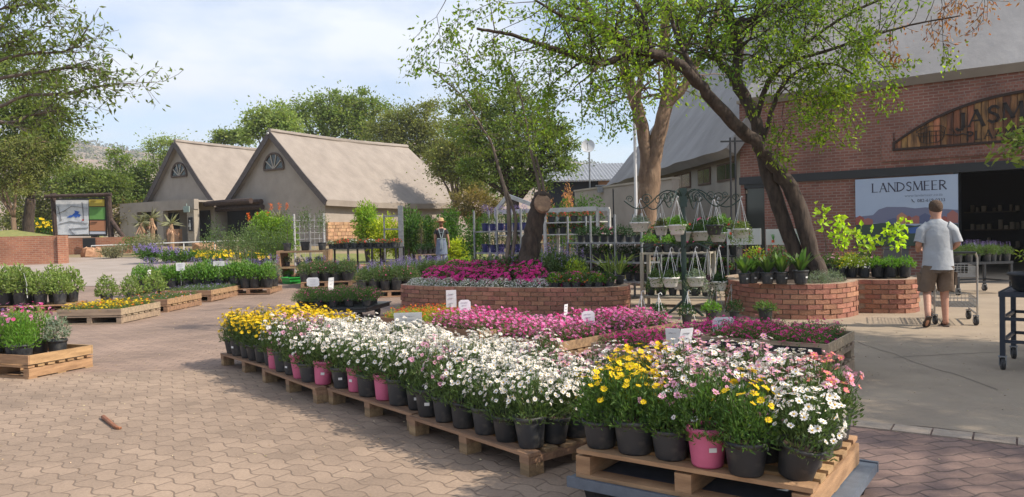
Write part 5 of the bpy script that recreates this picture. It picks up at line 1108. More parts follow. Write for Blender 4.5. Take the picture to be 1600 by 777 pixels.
# near one with tall pink flowers
c = P(45, 593); e = P(146, 573); dd = (e-c).normalized(); an = math.atan2(dd.y, dd.x)-PI/2; ux = Vector((math.cos(an), math.sin(an), 0)); uy = Vector((-ux.y, ux.x, 0)); Lw_ = (e-c).length
cc_ = c-ux*.6+uy*Lw_/2
pallet(cc_.x, cc_.y, an, 'bright orange wooden pallet with raised boards and tall pink flowers', 1.2, Lw_, 0, collar=.10, m=wood_o, seed=90)
TPK = [daisy_plant(180+i, ppale, cbr, 26, r=.17, h=.46, fr=.022, gmat=gr_b, nl=1100, side=.1, second=(pm, .4)) for i in range(2)]
GSH = bushpot(185, gr_s, .13, .26, .05, .012, 600, rp=.1, hp=.19); LVN = daisy_plant(186, pl_m, cbr, 26, r=.17, h=.38, fr=.018, side=.3, second=(ppale, .4))
for i, (u, v, k, lb_) in enumerate(((.28, -.22, PB[0]+TPK[0], 'tall pink flowers over bright leaves in the corner of the orange pallet'), (.05, -.15, PB[2]+TPK[1], 'tall pink flowers second from the corner of the orange pallet'), (.33, .16, GSH, 'greyish green bushy pot plant at the back of the orange pallet'), (.08, .12, PB[1]+TPK[0], 'tall pink flowers behind the others on the orange pallet'), (-.2, -.2, PB[0]+LVN, 'lilac flowers on the orange pallet beside tall pink ones'), (-.2, .12, PB[2]+LVN, 'lilac flowers at the back edge of the orange pallet'), (-.42, 0, PB[1]+LVN, 'lilac flowers at the far short side of the orange pallet'))):
    p = cc_+ux*u+uy*v; put('potted_flower', k, lb_, 'potted plant', (p.x, p.y, .142), i, None, 1.05)
# boarded pallets in line
LN = [(P(194, 506), 1.15, 1.35, TY_, 'yellow flower', 'greyish boarded pallet of yellow and orange flowers', 'greyish pallet', wood_g), (P(266, 488), 1.15, 1.5, TG, 'small green bedding', 'boarded pallet of low green bedding behind the yellow flowers', 'middle pallet', wood), (P(334, 472), 1.15, 1.7, TV, 'violet bedding', 'boarded pallet of violet and green bedding farthest along the line', 'farthest pallet', wood)]
for i, (p, L_, W_, k, fn, lb_, wh, m_) in enumerate(LN):
    cx, cy = p.x-L_/2, p.y+W_/2; pallet(cx, cy, R(-3), lb_, L_, W_, collar=.11, m=m_, seed=95+i)
    fill(cx, cy, R(-3), g(cx, cy)+.142, L_-.05, W_-.08, (k, fn+' tray'), 'on '+wh, 'bedding trays on the boarded pallets', 2, 4, seed=i)
# herbs in black pots behind them
for i in range(3):
    x = -8.8+i*1.15; y = 19.3; pallet(x, y, 0, ['pallet under the first herb pots', 'pallet under the middle herb pots beside a price card', 'pallet under the last herb pots'][i], 1.1, 1.0, m=wood, seed=120+i)
    for j in range(2):
        rowpots(x-.4, y-.3+j*.45, x+.4, y-.3+j*.45, 4, KH if j == 0 else [KH[0], KHl], g(x, y)+.142, 'potted_herb', 'bushy green herb in black pot, %s herb pallet, %s row, ' % (ORD[i], ORD[j])+'%s along', group='herb pots on pallets', seed=i*3+j, sc=1.2)
# variegated shrubs at the left edge
for i in range(2):
    x = -11.0+i*1.15; y = 16.3; pallet(x, y, R(8), ['pallet under variegated shrubs reaching the left edge', 'pallet under variegated shrubs beside the yellow flowers'][i], 1.15, 1.0, m=wood_o, seed=130+i)
    for j in range(2): rowpots(x-.38, y-.34+j*.5, x+.38, y-.28+j*.5, 3, KSH if i or j else [KSL, KSH[0]], g(x, y)+.142, 'potted_shrub', 'variegated shrub in black pot, %s shrub pallet, %s row, ' % (ORD[i], ORD[j])+'%s along', group='shrub pots on pallets', seed=i*5+j+40, sc=1.25)
rowpots(-8.95, 16.9, -8.2, 17.6, 3, KSH, .002, 'potted_shrub', 'leafy shrub standing on paving past the shrub pallets, %s along', group='shrub pots on pallets', seed=77, sc=1.15)
# pink dianthus on black trays in the middle of the court
p = P(520, 503); r = empty('low_trolley', 'low black plastic trolley under the pink flowered mound by two price cards', 'trolley', (p.x, p.y+.5, 0), R(-12))
mb = MB(); mb.box((0, 0, .19), (1.45, 1.1, .05)); mb.box((0, 0, .235), (1.5, 1.15, .02)); obj('platform', mb.mesh('platform', mat('tray_dark', (.03, .035, .04), rough=.35)), r)
for sx in (-.55, .55):
    for sy in (-.4, .4): mb = MB(); mb.lathe([(0, -.03), (.07, -.03), (.08, 0), (.07, .03), (0, .03)], 12, (sx, sy, .082), axis=(1, 0, 0)); mb.box((sx, sy, .14), (.05, .04, .07)); obj('caster', mb.mesh('caster', black), r)
KD2 = [bushpot(380+i, gr_m, .19, .20, .035, .008, 900, z0=.10, rp=.09, hp=.12, pet=pm, nf=34, fr=.012) for i in range(2)]
for j in range(4): rowpots(p.x-.55, p.y+.15+j*.24, p.x+.55, p.y+.03+j*.24, 5, KD2, .247, 'potted_dianthus', 'pink flowering mound on the low trolley, %s row, ' % ORD[j]+'%s along', group='pink flowers on the low trolley', seed=j+140, sc=1.0)
# green lavender blocks left of the round bed
for i, (px, py) in enumerate(((600, 465), (655, 455))):
    p = G(px, py); x, y = p.x, p.y+.6; pallet(x, y, R(12), ['pallet of bushy green plants behind the pink mound', 'pallet of lavender plants touching the round brick bed'][i], 1.35, 1.2, m=wood, seed=150+i)
    for j in range(4): rowpots(x-.5, y-.42+j*.3, x+.5, y-.30+j*.3, 5, [KGR[0], KPK] if (i == 0 and j < 1) else KGR, g(x, y)+.142, 'potted_lavender', 'bushy green lavender, %s lavender pallet, %s row, ' % (ORD[i], ORD[j])+'%s along', group='lavender pots on pallets', seed=i*7+j+160, sc=1.15)
p = G(505, 452); pallet(p.x-.1, p.y+.9, R(10), 'pallet of dark red stemmed plants between the price card and lavender', 1.3, 1.2, m=wood, seed=155)
for j in range(3): rowpots(p.x-.6, p.y+.5+j*.36, p.x+.45, p.y+.65+j*.36, 5, [KPK, KGR[1]], g(p.x, p.y)+.142, 'potted_heather', 'pink budded dark shrub by the first price card, %s row, ' % ORD[j]+'%s along', group='pink budded shrubs', seed=j+170, sc=1.15)
# young standard trees on pallets at the soil patch
for i, (px, py, n) in enumerate(((410, 441, 4), (350, 436, 3))):
    p = G(px, py); pallet(p.x, p.y+.4, R(2), ['pallet carrying little standard trees on the orange soil', 'pallet carrying bushy orange flowered standards'][i], 1.5, 1.0, m=wood, seed=180+i)
    rowpots(p.x-.6, p.y+.3, p.x+.6, p.y+.3, n, KST, g(p.x, p.y)+.142, 'standard_tree', 'little round headed tree in pot, %s soil pallet, ' % ORD[i]+'%s along', group='little standard trees', seed=i+190, sc=1.15)
    rowpots(p.x-.5, p.y+.7, p.x+.6, p.y+.7, n, KST, g(p.x, p.y)+.142, 'standard_tree', 'little round headed tree in back row, %s soil pallet, ' % ORD[i]+'%s along', group='little standard trees', seed=i+195, sc=1.25)
# wooden bin with three small trees in front of the wire fence
p = G(478, 440); bn_ = empty('wooden_bin', 'wooden bin shelf with green seedlings under three small pot trees', 'bin', (p.x, p.y, p.z))
mb = MB()
for dx in (-.65, .65):
    mb.box((p.x+dx, p.y, p.z+.45), (.10, .8, .9))
for z_ in (.03, .42, .86): mb.box((p.x, p.y, p.z+z_), (1.2, .8, .05))
mb.build('frame', wood, bn_)
for z_ in (.06, .45): rowpots(p.x-.45, p.y-.2, p.x+.45, p.y-.2, 4, KDK+[KGF], p.z+z_, 'potted_seedling', 'green seedling pot in the wooden bin, %s shelf, ' % ('lower' if z_ < .1 else 'upper')+'%s along', group='seedlings in the wooden bin', seed=int(z_*100), sc=.75)
rowpots(p.x-.5, p.y, p.x+.5, p.y, 3, KST, p.z+.885, 'pot_tree', 'small grey green pot tree on the wooden bin, %s along', group='three small pot trees', seed=3, sc=1.0)
r = empty('green_crate', 'bright green plastic crate on the paving by the wooden bin', 'crate', tuple(G(458, 443))); q = G(458, 443)
mb = MB(); mb.loft([((0, 0, 0), .28, .2), ((0, 0, .16), .34, .25)], 4); mb.lathe([(.34, .155), (.37, .155), (.37, .18), (.33, .18), (.3, .06), (0, .05)], 4); obj('tub', mb.mesh('tub', mat('crate_green', (.03, .35, .05), rough=.4)), r)
# ================================================================ round brick beds
def bed(name, label, outline, h, top_soil, seed):
    # outline: closed list of points; bricks follow a smooth closed curve
    P_ = [Vector((x, y, 0)) for x, y in outline]; n = len(P_); dense = []
    for i in range(n):
        a, b, c, d = P_[(i-1) % n], P_[i], P_[(i+1) % n], P_[(i+2) % n]
        for k in range(24): t = k/24; dense.append(.5*((2*b)+(c-a)*t+(2*a-5*b+4*c-d)*t*t+(3*b-a-3*c+d)*t**3))
    L = [0]
    for i in range(len(dense)): L.append(L[-1]+(dense[(i+1) % len(dense)]-dense[i]).length)
    tot = L[-1]
    def at(s):
        s %= tot; i = max(0, int(np.searchsorted(L, s))-1); q = dense[i]; w = dense[(i+1) % len(dense)]; t = (s-L[i])/(L[i+1]-L[i]+1e-9); return q.lerp(w, t), (w-q).normalized()
    c = sum(P_, Vector())/n; r = empty(name, label, 'planter', (c.x, c.y, 0)); rg = rgS(seed); mb = MB(); nc = int(round(h/.078)); nb = int(tot/.235)
    for k in range(nc):
        for j in range(nb):
            s = (j+(k % 2)*.5)*tot/nb; p, d = at(s+.11); nrm = Vector((d.y, -d.x, 0)); a = math.atan2(d.y, d.x)
            q = p-nrm*.055+nrm*rg.randn()*.004; mb.box((q.x, q.y, k*.078+.037), (.221+rg.randn()*.003, .105, .066+rg.randn()*.001), a+rg.randn()*.012)
    mb.build('brick_wall', brickp, r)
    def off(o): 
        out = []
        for i in range(0, len(dense), 3): d = (dense[(i+1) % len(dense)]-dense[i-1]).normalized(); nrm = Vector((d.y, -d.x, 0)); q = dense[i]-nrm*o; out.append((q.x, q.y))
        return out
    mb = MB(); O, I = off(.026), off(.16); m = len(O); V = [(x, y, 0) for x, y in O]+[(x, y, h-.006) for x, y in O]+[(x, y, h-.006) for x, y in I]+[(x, y, h-.15) for x, y in I]
    mb.add(V, [(l*m+i, l*m+(i+1) % m, (l+1)*m+(i+1) % m, (l+1)*m+i) for l in range(3) for i in range(m)]); mb.build('mortar_core', mortar, r)
    mb = MB(); V = [(x, y, h-.05) for x, y in off(.14)]; mm = len(V); rings = [V]
    for f, dz in ((.7, .4), (.35, .8)): rings.append([(c.x+(x-c.x)*f, c.y+(y-c.y)*f, h-.05+top_soil*dz) for x, y, z in V])
    A_ = [p for q in rings for p in q]+[(c.x, c.y, h-.05+top_soil)]; F = [(l*mm+i, l*mm+(i+1) % mm, (l+1)*mm+(i+1) % mm, (l+1)*mm+i) for l in range(2) for i in range(mm)]
    mb.add(A_, F); mb.f.append((np.array([(2*mm+i, 2*mm+(i+1) % mm, 3*mm) for i in range(mm)]), 0, None)); mb.build('bed_soil', soil, r)
    return at, tot, c
at1, tot1, c1_ = bed('round_planter', 'long curved red brick planter filled with pink and white flowers and a sawn trunk', [(-2.15, 15.2), (-1.9, 14.55), (-1.0, 13.95), (0, 13.45), (1.0, 13.1), (1.65, 13.05), (2.02, 13.35), (2.05, 14.1), (1.6, 15.2), (.3, 16.4), (-1.2, 16.4)], .47, .22, 1)
at2, tot2, c2_ = bed('lobed_planter', 'double lobed red brick planter around the twin trunked tree', [(3.72, 12.75), (3.85, 12.15), (4.35, 11.72), (4.95, 11.72), (5.42, 12.1), (5.6, 12.42), (5.9, 12.28), (6.3, 12.22), (6.62, 12.5), (6.7, 13.2), (6.5, 14.4), (5.2, 15), (4.1, 14.4), (3.75, 13.5)], .55, .05, 2)
# bed 1 planting: alyssum clumps on the rim, petunias behind, salvia round the trunk
def mound(seed, gmat, r, h, nl, L, Wd, pet=None, nf=0, fr=.012, k=5, flat=.6, spike=0):
    rg = rgS(seed); f = MB(); p = dome(rg, nl, r, 0, h, .35); p += rg.randn(nl, 3)*.012; d = p.copy(); d /= np.linalg.norm(d, axis=1)[:, None]+1e-6; d = d*.6+rg.randn(nl, 3)*.6; d[:, 2] += .3
    f.leaves(p, d, L*rg.uniform(.6, 1.3, nl), Wd*rg.uniform(.7, 1.3, nl), 0, rg); parts = [['foliage', f.mesh('foliage', gmat)]]
    if nf:
        fl = MB()
        if spike:
            for q in range(nf):
                a = rg.uniform(0, 6.28); rr = math.sqrt(rg.rand())*r; m = 18; c = np.array((math.cos(a)*rr, math.sin(a)*rr, h*(.95-.3*(rr/r)**2))); pp = c+np.stack([rg.randn(m)*.010, rg.randn(m)*.010, np.linspace(-.05, spike*rg.uniform(.6, 1.1), m)], 1); fl.leaves(pp, rg.randn(m, 3)+np.array((0, 0, .6)), .026, .016, 0, rg)
        else: q = dome(rg, nf, r*1.02, 0, h*1.04, .92); fl.daisies(q, q+rg.randn(nf, 3)*.06+np.array((0, 0, .15)), fr*rg.uniform(.7, 1.2, nf), k, 0, 0, rg, cen=0)
        parts.append(['blossoms', fl.mesh('blossoms', pet)])
    return parts
MAL = [mound(600+i, gr_w, .20, .20, 650, .03, .010, pw, 330, .012) for i in range(3)]
MPK = [mound(610+i, gr_m, .24, .22, 420, .05, .022, pm, 150, .034, 5) for i in range(3)]; MPR = mound(614, gr_m, .22, .2, 420, .05, .022, ppale, 100, .032)
MSA = [mound(620+i, gr_d, .38, .52, 1500, .08, .035, pl_m, 14, spike=.26) for i in range(3)]; MWR = mound(624, gr_y, .3, .5, 700, .07, .035, pw, 14, .03)
MSIL = [mound(630+i, gr_s, .24, .24, 1100, .035, .010) for i in range(2)]; MOR = mound(633, gr_m, .2, .2, 380, .05, .02, po_, 22, .026)
rg = rgS(50)
def inside(x, y, cx, cy, f): return cx+(x-cx)*f, cy+(y-cy)*f
s0 = None; best = [at1(s)[0] for s in np.linspace(0, tot1, 200)]
front = sorted([p for p in best if (p.y < 15.3 and p.x < 1.95 and p.y < 15.3-.28*(p.x+2.1))], key=lambda p: p.x)
def along(lst, n, ins, cx, cy):
    out = []
    for i in range(n):
        p = lst[int((i+.5)/n*(len(lst)-1))]; v = (Vector((cx, cy, 0))-p).normalized(); out.append((p.x+v.x*ins, p.y+v.y*ins))
    return out
al = [p for p in front if p.x < .75]
for i, (x, y) in enumerate(along(al, 9, .30, c1_.x, 15.2)): put('alyssum_clump', MAL[i % 3], 'white alyssum clump along the near rim of the round bed, %s from its flat end' % ORD[i], 'plant', (x, y, .42), rg.uniform(0, 6), 'white alyssum clumps on the round bed', rg.uniform(.95, 1.15), zs=.85)
k = 0
for row, ins in enumerate((.66, 1.05)):
    for i, (x, y) in enumerate(along(al, 7, ins, c1_.x, 15.4)):
        put('petunia_clump', MPK[(i+row) % 3], 'magenta petunia clump behind the alyssum, %s row, %s from flat end' % (ORD[row], ORD[i]), 'plant', (x, y, .52+.10*row), rg.uniform(0, 6), 'magenta petunias on the round bed', rg.uniform(1.15, 1.4))
rr_ = [p for p in front if p.x > .7]
for i, (x, y) in enumerate(along(rr_, 6, .28, .5, 14.8)): put('potted_bedding', (bushpot(700+i, gr_m if i % 2 else gr_b, .14, .16, .05, .02, 260, z0=.12, rp=.09, hp=.13, pet=(po_, pr_, pp_)[i % 3], nf=12, fr=.022)), 'small bedding pot on the near rim of the round bed, %s of six' % ORD[i], 'potted plant', (x, y, .42), 0, 'bedding pots on the round bed', 1.0)
for i, (x, y) in enumerate(along(rr_, 5, .62, .5, 14.9)): put('mixed_flower_clump', (MPR, MOR, MPK[0], MOR, MPR)[i], 'mixed pink and orange flower clump beside the sawn trunk, %s of five' % ORD[i], 'plant', (x, y, .47), 0, 'mixed flower clumps on the round bed', 1.1)
for i, (px, y, s_) in enumerate(((800, 14.5, 1.0), (770, 15.0, .9), (870, 14.3, 1.05), (845, 15.0, 1.0), (895, 14.6, .9))):
    q = Z(px, 420, y); put('salvia_bush', MSA[i % 3], ['bushy salvia with violet spikes at the foot of the thin regrowth stems', 'salvia bush farther behind the regrowth stems', 'dark leafy salvia bush right beside the sawn trunk', 'salvia bush behind the sawn trunk', 'outer salvia bush next to white blossom'][i], 'shrub', (q.x, q.y, .5), i, None, s_)
q = Z(897, 420, 14.1); put('white_blossom_shrub', MWR, 'small shrub with white blossom at the end of the round bed', 'shrub', (q.x, q.y, .46), 0, None, .9)
for i, px in enumerate((955, 970)): q = P(px, 445, .47); put('spider_plant', KSP, ['striped grassy plant in tagged pot on the round bed corner', 'second striped grassy plant at the very corner of the round bed'][i], 'potted plant', (q.x, q.y+.12, .475), i, None, .9)
# bed 2 planting
for i, px in enumerate((1164, 1180, 1200, 1222, 1252)):
    q = P(px, 444, .55); put('strap_leaf_plant', KL[i % 3], 'broad leaved lily in tagged black pot on the lobed planter rim, %s along' % ORD[i], 'potted plant', (q.x, q.y+.02+.12*(i == 1), .553), i*.1, 'lily pots on the lobed planter rim', (.78, .8, .82, .85, .95)[i])
for i, (px, py) in enumerate(((1285, 443), (1308, 441))): q = P(px, py, .55); put('silver_mound', MSIL[i], ['silvery grey rounded plant beside the largest lily pot', 'second silvery plant above the brick notch'][i], 'plant', (q.x, q.y+.18, .53), 0, None, .85)
for i, (px, k, lb_) in enumerate(((1322, KYF, 'yellow flowered pot above the notch of the lobed planter'), (1340, KWF, 'white flowered pot between yellow flowers and young saplings'), (1360, KWF, 'frothy white flowered pot on the smaller lobe'), (1380, KGF, 'glossy green pot on the smaller lobe beneath a sapling'), (1402, KGF, 'glossy green pot second from the end of the smaller lobe'), (1425, KGF, 'glossy green pot at the end of the smaller lobe'))):
    q = P(px, 434, .55); put('rim_pot', k, lb_, 'potted plant', (q.x, q.y+.22, .545), i, 'pots on the smaller lobe', .95)
for i, (px, y, k, lb_) in enumerate(((1268, 13.2, KPF, 'pink flowered pot right beside the twin trunks'), (1300, 13.1, KPF, 'pink flowered pot behind the silvery plants'), (1330, 13.2, KYF, 'yellow flowered pot in the second row of the planter'), (1350, 13.3, KPF, 'pink flowered pot below the tallest sapling'), (1215, 13.3, bushpot(720, gr_m, .2, .3, .05, .02, 400, pet=pr_, nf=30, fr=.03), 'red flowered pot behind the lilies'), (1180, 13.4, bushpot(721, gr_y, .2, .3, .05, .02, 400, pet=pr_, nf=26, fr=.03), 'red flowered yellowish pot behind the first lily'))):
    q = Z(px, 430, y); put('flower_pot', k, lb_, 'potted plant', (q.x, q.y, .53), 0, None, 1.15)
for i, (px, y, k, s_, lb_) in enumerate(((1292, 13.6, 2, 1.05, 'tallest lime green sapling beside the twin trunks'), (1318, 13.2, 1, .95, 'lime green sapling in front of plain brickwork'), (1377, 13.0, 0, .98, 'lime green sapling before the edge of the banner'), (1408, 13.1, 1, .90, 'lime green sapling overlapping the middle of the banner'), (1345, 13.8, 0, .9, 'small lime sapling behind pink flowers'))):
    q = Z(px, 430, y); put('sapling', KSA[k], lb_, 'sapling', (q.x, q.y, .5), i*1.3, None, s_)
dry = mound(640, leafm('dry_rose', (.38, .16, .16), .4, .3), .35, .6, 1400, .03, .012); q = Z(1315, 420, 14); put('feathery_shrub', dry, 'feathery dusky pink shrub behind the lobed planter flowers', 'shrub', (q.x, q.y, .5), 0)
# plant posters on the rack behind the lilies
for i, (x0, x1, y) in enumerate(((1136, 1189, 14.9), (1197, 1262, 14.7))):
    a_, b_ = Z(x0, 383, y), Z(x1, 357, y-.25); r = empty('plant_poster', ['white printed poster of leafy plants behind the first lilies', 'white printed poster with bulbs and handwriting behind the trunks'][i], 'poster', (a_.x, a_.y, a_.z))
    mb = MB(); mb.bar((a_.x, a_.y, (a_.z+b_.z)/2), (b_.x, b_.y, (a_.z+b_.z)/2), .02, abs(b_.z-a_.z)); mb.build('panel', tagw, r); L_ = b_.x-a_.x; mb = MB(); rg = rgS(i)
    for q in range(3):
        u = .12+q*.27+i*.05; x = a_.x+L_*u; yy = a_.y+(b_.y-a_.y)*u-.014; z = (a_.z+b_.z)/2-.07
        for t in (-.5, -.15, .2, .5): mb.bar((x, yy, z), (x+t*.08, yy-.001, z+.12), .014, .004, mi=0)
        mb.box((x, yy-.002, z+(.14 if i == 0 else -.01)), (.06, .004, .05), mi=1)
    mb.build('printed_plants', [mat('print_green', (.08, .25, .05)), mat('print_red', (.6, .08, .04))], r); mb = MB()
    if i: 
        for q in range(8): x = a_.x+L_*(.62+q*.035); mb.bar((x, a_.y-.13, (a_.z+b_.z)/2+.02), (x+.015, a_.y-.132, (a_.z+b_.z)/2+.10*rg.rand()+.02), .006, .004)
        mb.build('handwriting', MATS['banner_ink'], r)
    mb = MB(); mb.bar((a_.x+.02, a_.y+.03, .0), (a_.x+.02, a_.y+.03, b_.z), .03); mb.bar((b_.x-.02, b_.y+.03, 0), (b_.x-.02, b_.y+.03, b_.z), .03); mb.build('stand_leg', greym, r)
# ---------------------------------------------------------------- hanging basket stand
S0 = P(1070, 497); sx, sy = S0.x, S0.y; hs = empty('basket_stand', 'dark green iron stand with scrolled arms and tripod foot carrying white hanging baskets', 'plant stand', (sx, sy, 0))
mb = MB(); mb.tube([(sx, sy, .1), (sx, sy, 1.9)], .042, 10); mb.box((sx, sy, 1.93), (.11, .11, .30)); mb.build('post', dgreen, hs)
for a in (.4, 2.5, 4.6): mb = MB(); mb.tube([(sx, sy, .30), (sx+math.cos(a)*.2, sy+math.sin(a)*.2, .12), (sx+math.cos(a)*.36, sy+math.sin(a)*.36, .01)], .022, 6); mb.build('leg', dgreen, hs)
arms = []
for q, a in enumerate((.05, 1.1, 2.1, 3.2, 4.2, 5.3)):
    mb = MB(); L_ = .95; d = np.array((math.cos(a), math.sin(a), 0)); o = np.array((sx, sy, 0))
    mb.tube([tuple(o+d*L_*t+np.array((0, 0, 1.90+.16*math.sin(t*2*PI)*(1-.2*t)))) for t in np.linspace(0, 1, 16)], .010, 5)
    for c0, r0, s_ in ((.28, .10, 1), (.62, .09, -1), (.9, .06, 1)): mb.tube([tuple(o+d*(L_*c0+r0*(1-t*.75)*math.cos(t*9)*s_)+np.array((0, 0, 1.92+r0*(1-t*.75)*math.sin(t*9)))) for t in np.linspace(0, 1, 18)], .007, 4)
    mb.build('scroll_arm', dgreen, hs); arms.append(a)
for q, a in enumerate((.2, 1.4, 2.7, 3.6, 5.0)):
    mb = MB(); d = np.array((math.cos(a), math.sin(a), 0)); o = np.array((sx, sy, 0)); mb.tube([tuple(o+d*.75*t+np.array((0, 0, 1.12+.08*math.sin(t*PI)))) for t in np.linspace(0, 1, 8)], .010, 5); mb.build('lower_arm', dgreen, hs)
def basket(px, py, y, r, ztop, label, potm, gk, trail=.12, nl=420, gmat=None, seed=0, L=.04, sc=1, pet=None):
    c = Z(px, py, y); t = empty('hanging_basket', label, 'hanging basket', tuple(c), 0, 'hanging baskets on the iron stand'); rg = rgS(seed)
    mb = MB(); mb.lathe([(0, -.13), (r*.68, -.13), (r*.76, -.11), (r*1.0, .0), (r*1.08, .005), (r*1.08, .03), (r*1.0, .03), (r*.9, 0), (0, -.01)], 18); obj('bowl', mb.mesh('bowl', potm, smooth=True), t)
    mb = MB(); h = ztop-c.z
    for a in (.3, 1.9, 3.4, 5.0): mb.tube([(math.cos(a)*r, math.sin(a)*r, .02), (math.cos(a)*.012, math.sin(a)*.012, h-.06)], .0035, 4)
    mb.tube([(0, 0, h-.07), (0, 0, h-.02), (.02, 0, h+.01), (.035, 0, h-.01)], .006, 4); obj('hanger', mb.mesh('hanger', metal_w), t)
    f = MB(); p = dome(rg, nl, r*1.05, .01, .14, .3); p[:, 2] = np.maximum(p[:, 2], .025); k = int(nl*(.5 if trail > .13 else .10)); a = rg.uniform(0, 6.28, k); u = rg.rand(k); ed = np.stack([np.cos(a)*r*(1.02+.25*np.sin(u*2)), np.sin(a)*r*(1.02+.25*np.sin(u*2)), .05-trail*u], 1); p = np.concatenate([p, ed])
    f.leaves(p, rg.randn(len(p), 3)+np.array((0, 0, .2)), L*rg.uniform(.6, 1.3, len(p)), L*.35, 0, rg); obj('foliage', f.mesh('foliage', gmat or gr_m), t)
    if pet: fl = MB(); q = dome(rg, 26, r*1.1, 0, .15, .9); fl.daisies(q, q+np.array((0, 0, .1)), .016, 5, 0, 0, rg, cen=0); obj('blossoms', fl.mesh('blossoms', pet), t)
BK = [(1000, 352, 12.5, .17, 1.93, 'fluffy blue green basket hanging farthest out over the round bed', potw, gr_s), (1033, 358, 12.9, .12, 1.93, 'reddish trailing basket just inside the fluffy one', potw, gr_o), (1058, 356, 11.9, .15, 1.93, 'white basket with feathery green right beside the post top', potw, gr_b), (1066, 367, 12.6, .15, 1.9, 'plain white basket half hidden behind the post', potw, gr_m), (1094, 366, 12.6, .16, 1.93, 'white basket with little foliage behind the dark bowl', potw, gr_m), (1116, 356, 11.8, .14, 1.93, 'dark bowl basket with bright green leaves', potb, gr_m), (1122, 368, 12.7, .15, 1.93, 'white basket below and behind the dark bowl', potw, gr_b), (1158, 362, 12.2, .15, 1.92, 'variegated trailing basket hanging farthest toward the lobed planter', potw, gr_v),
      (1026, 438, 12.4, .14, 1.15, 'lower white basket with wild green growth farthest from the planter', potw, gr_d), (1048, 438, 12.0, .14, 1.14, 'lower white basket with a blue square beside the post', potw, gr_d), (1062, 442, 12.8, .13, 1.1, 'lower white basket behind the post', potw, gr_m), (1087, 437, 12.0, .15, 1.14, 'lower white basket with blue green feathery leaves', potw, gr_s), (1106, 446, 12.7, .12, 1.1, 'small lower white basket with purple leaves', potw, mat('purple_leaf', (.09, .04, .06), isl=.4)), (1124, 444, 12.1, .13, 1.15, 'lower white basket with dark trailing stems nearest the lobed planter', potw, gr_x)]
for i, (px, py, y, r, zt, lb_, pm_, gm_) in enumerate(BK): basket(px, py-2, y, r*.92, zt+.0, lb_, pm_, None, .12+.14*(i in (0, 7, 8, 11, 13)), 560, gm_, 800+i, .045 if i else .03)
for i, (px, py) in enumerate(((1003, 500), (1030, 505), (1075, 500), (1143, 486), (1120, 480))):
    c = P(px, py+2, 0); t = empty('empty_hanger', 'empty white basket hanger standing %s' % ['at the foot of the round bed', 'before the pink flowers near the stand', 'right in front of the stand foot', 'close to the lobed planter', 'between stand foot and lobed planter'][i], 'hanger', (c.x, c.y, 0))
    mb = MB()
    for a in (.3, 2.4, 4.5): mb.tube([(math.cos(a)*.13, math.sin(a)*.13, 0), (math.cos(a)*.01, math.sin(a)*.01, .40)], .006, 4)
    mb.tube([(0, 0, .4), (0, 0, .46), (.03, 0, .48), (.05, 0, .45)], .007, 4); obj('wires', mb.mesh('wires', metal_w), t)
for i, (x, y) in enumerate(((2.2, 11.6), (2.6, 11.5), (3.0, 11.6), (3.4, 11.8), (3.75, 11.4))): put('ground_pot', ([KDK[0], KDK[1], KGF, KDK[0], bushpot(730, gr_m, .2, .16, .05, .02, 300)][i]), 'low leafy pot on the ground around the basket stand foot, %s along' % ORD[i], 'potted plant', (x, y, .006), i, 'low pots at the stand foot', .9)
# ---------------------------------------------------------------- racks
def rack(name, label, a, b, depth, levels, H, m, posts=2, w=.035, slat=None):
    a, b = Vector(a), Vector(b); d = (b-a); L_ = d.length; an = math.atan2(d.y, d.x); gz = g(a.x, a.y); r = empty(name, label, 'rack', (a.x, a.y, gz), an)
    for i in range(posts):
        for yy in (0, depth): mb = MB(); mb.box((L_*i/(posts-1), yy, H/2), (w, w, H)); obj('upright', mb.mesh('upright', m), r)
    for z in levels: mb = MB(); mb.box((L_/2, depth/2, z), (L_-.0, depth, .03)); obj('shelf', mb.mesh('shelf', slat or m), r)
    return r, gz, an, L_
def shelfpots(rk, levels, depth, n, kinds, label, group, name='shelf_pot', seed=0, sc=.9, rows=1):
    r, gz, an, L_ = rk; cs, sn = math.cos(an), math.sin(an); rg = rgS(seed); o = r.location
    for li, z in enumerate(levels):
        for j in range(rows):
            for i in range(n):
                u = (i+.5)/n*L_; v = depth*(.5 if rows == 1 else (.28+.44*j)); k = kinds[rg.randint(len(kinds))]
                put(name, k, label+', %s shelf up, %s%s along' % (ORD[li], ('' if rows == 1 else ORD[j]+' row, '), ORD[i]), 'potted plant', (o.x+u*cs-v*sn, o.y+u*sn+v*cs, gz+z+.017), rg.uniform(-.5, .5), group, sc*rg.uniform(.9, 1.1))
p, q = Z(742, 400, 18), Z(815, 400, 17.0); K = rack('metal_rack', 'grey metal rack of blue pots with purple flowers behind the round bed', (p.x, p.y, 0), (q.x, q.y, 0), .5, (.45, .95, 1.45), 1.95, greym, 3)
shelfpots(K, (.45,), .5, 5, [KYF, KDK[0]], 'yellow or green pot on the purple flower rack', 'pots on the purple flower rack', seed=1, sc=1.0); shelfpots(K, (.95, 1.45), .5, 6, KBL, 'blue pot with purple spikes on metal rack', 'blue pots on the metal rack', seed=2, sc=1.05)
p, q = Z(888, 400, 17.2), Z(1003, 400, 15.4); K = rack('dark_rack', 'long dark pipe rack of shaded leafy pots behind the round bed', (p.x, p.y, 0), (q.x, q.y, 0), .55, (.35, .75, 1.15), 1.75, greym, 4)
shelfpots(K, (.35, .75, 1.15), .55, 9, [KDK[0], KDK[1], KDP], 'leafy black pot on the long dark rack', 'black pots on the long dark rack', seed=3, sc=1.0)
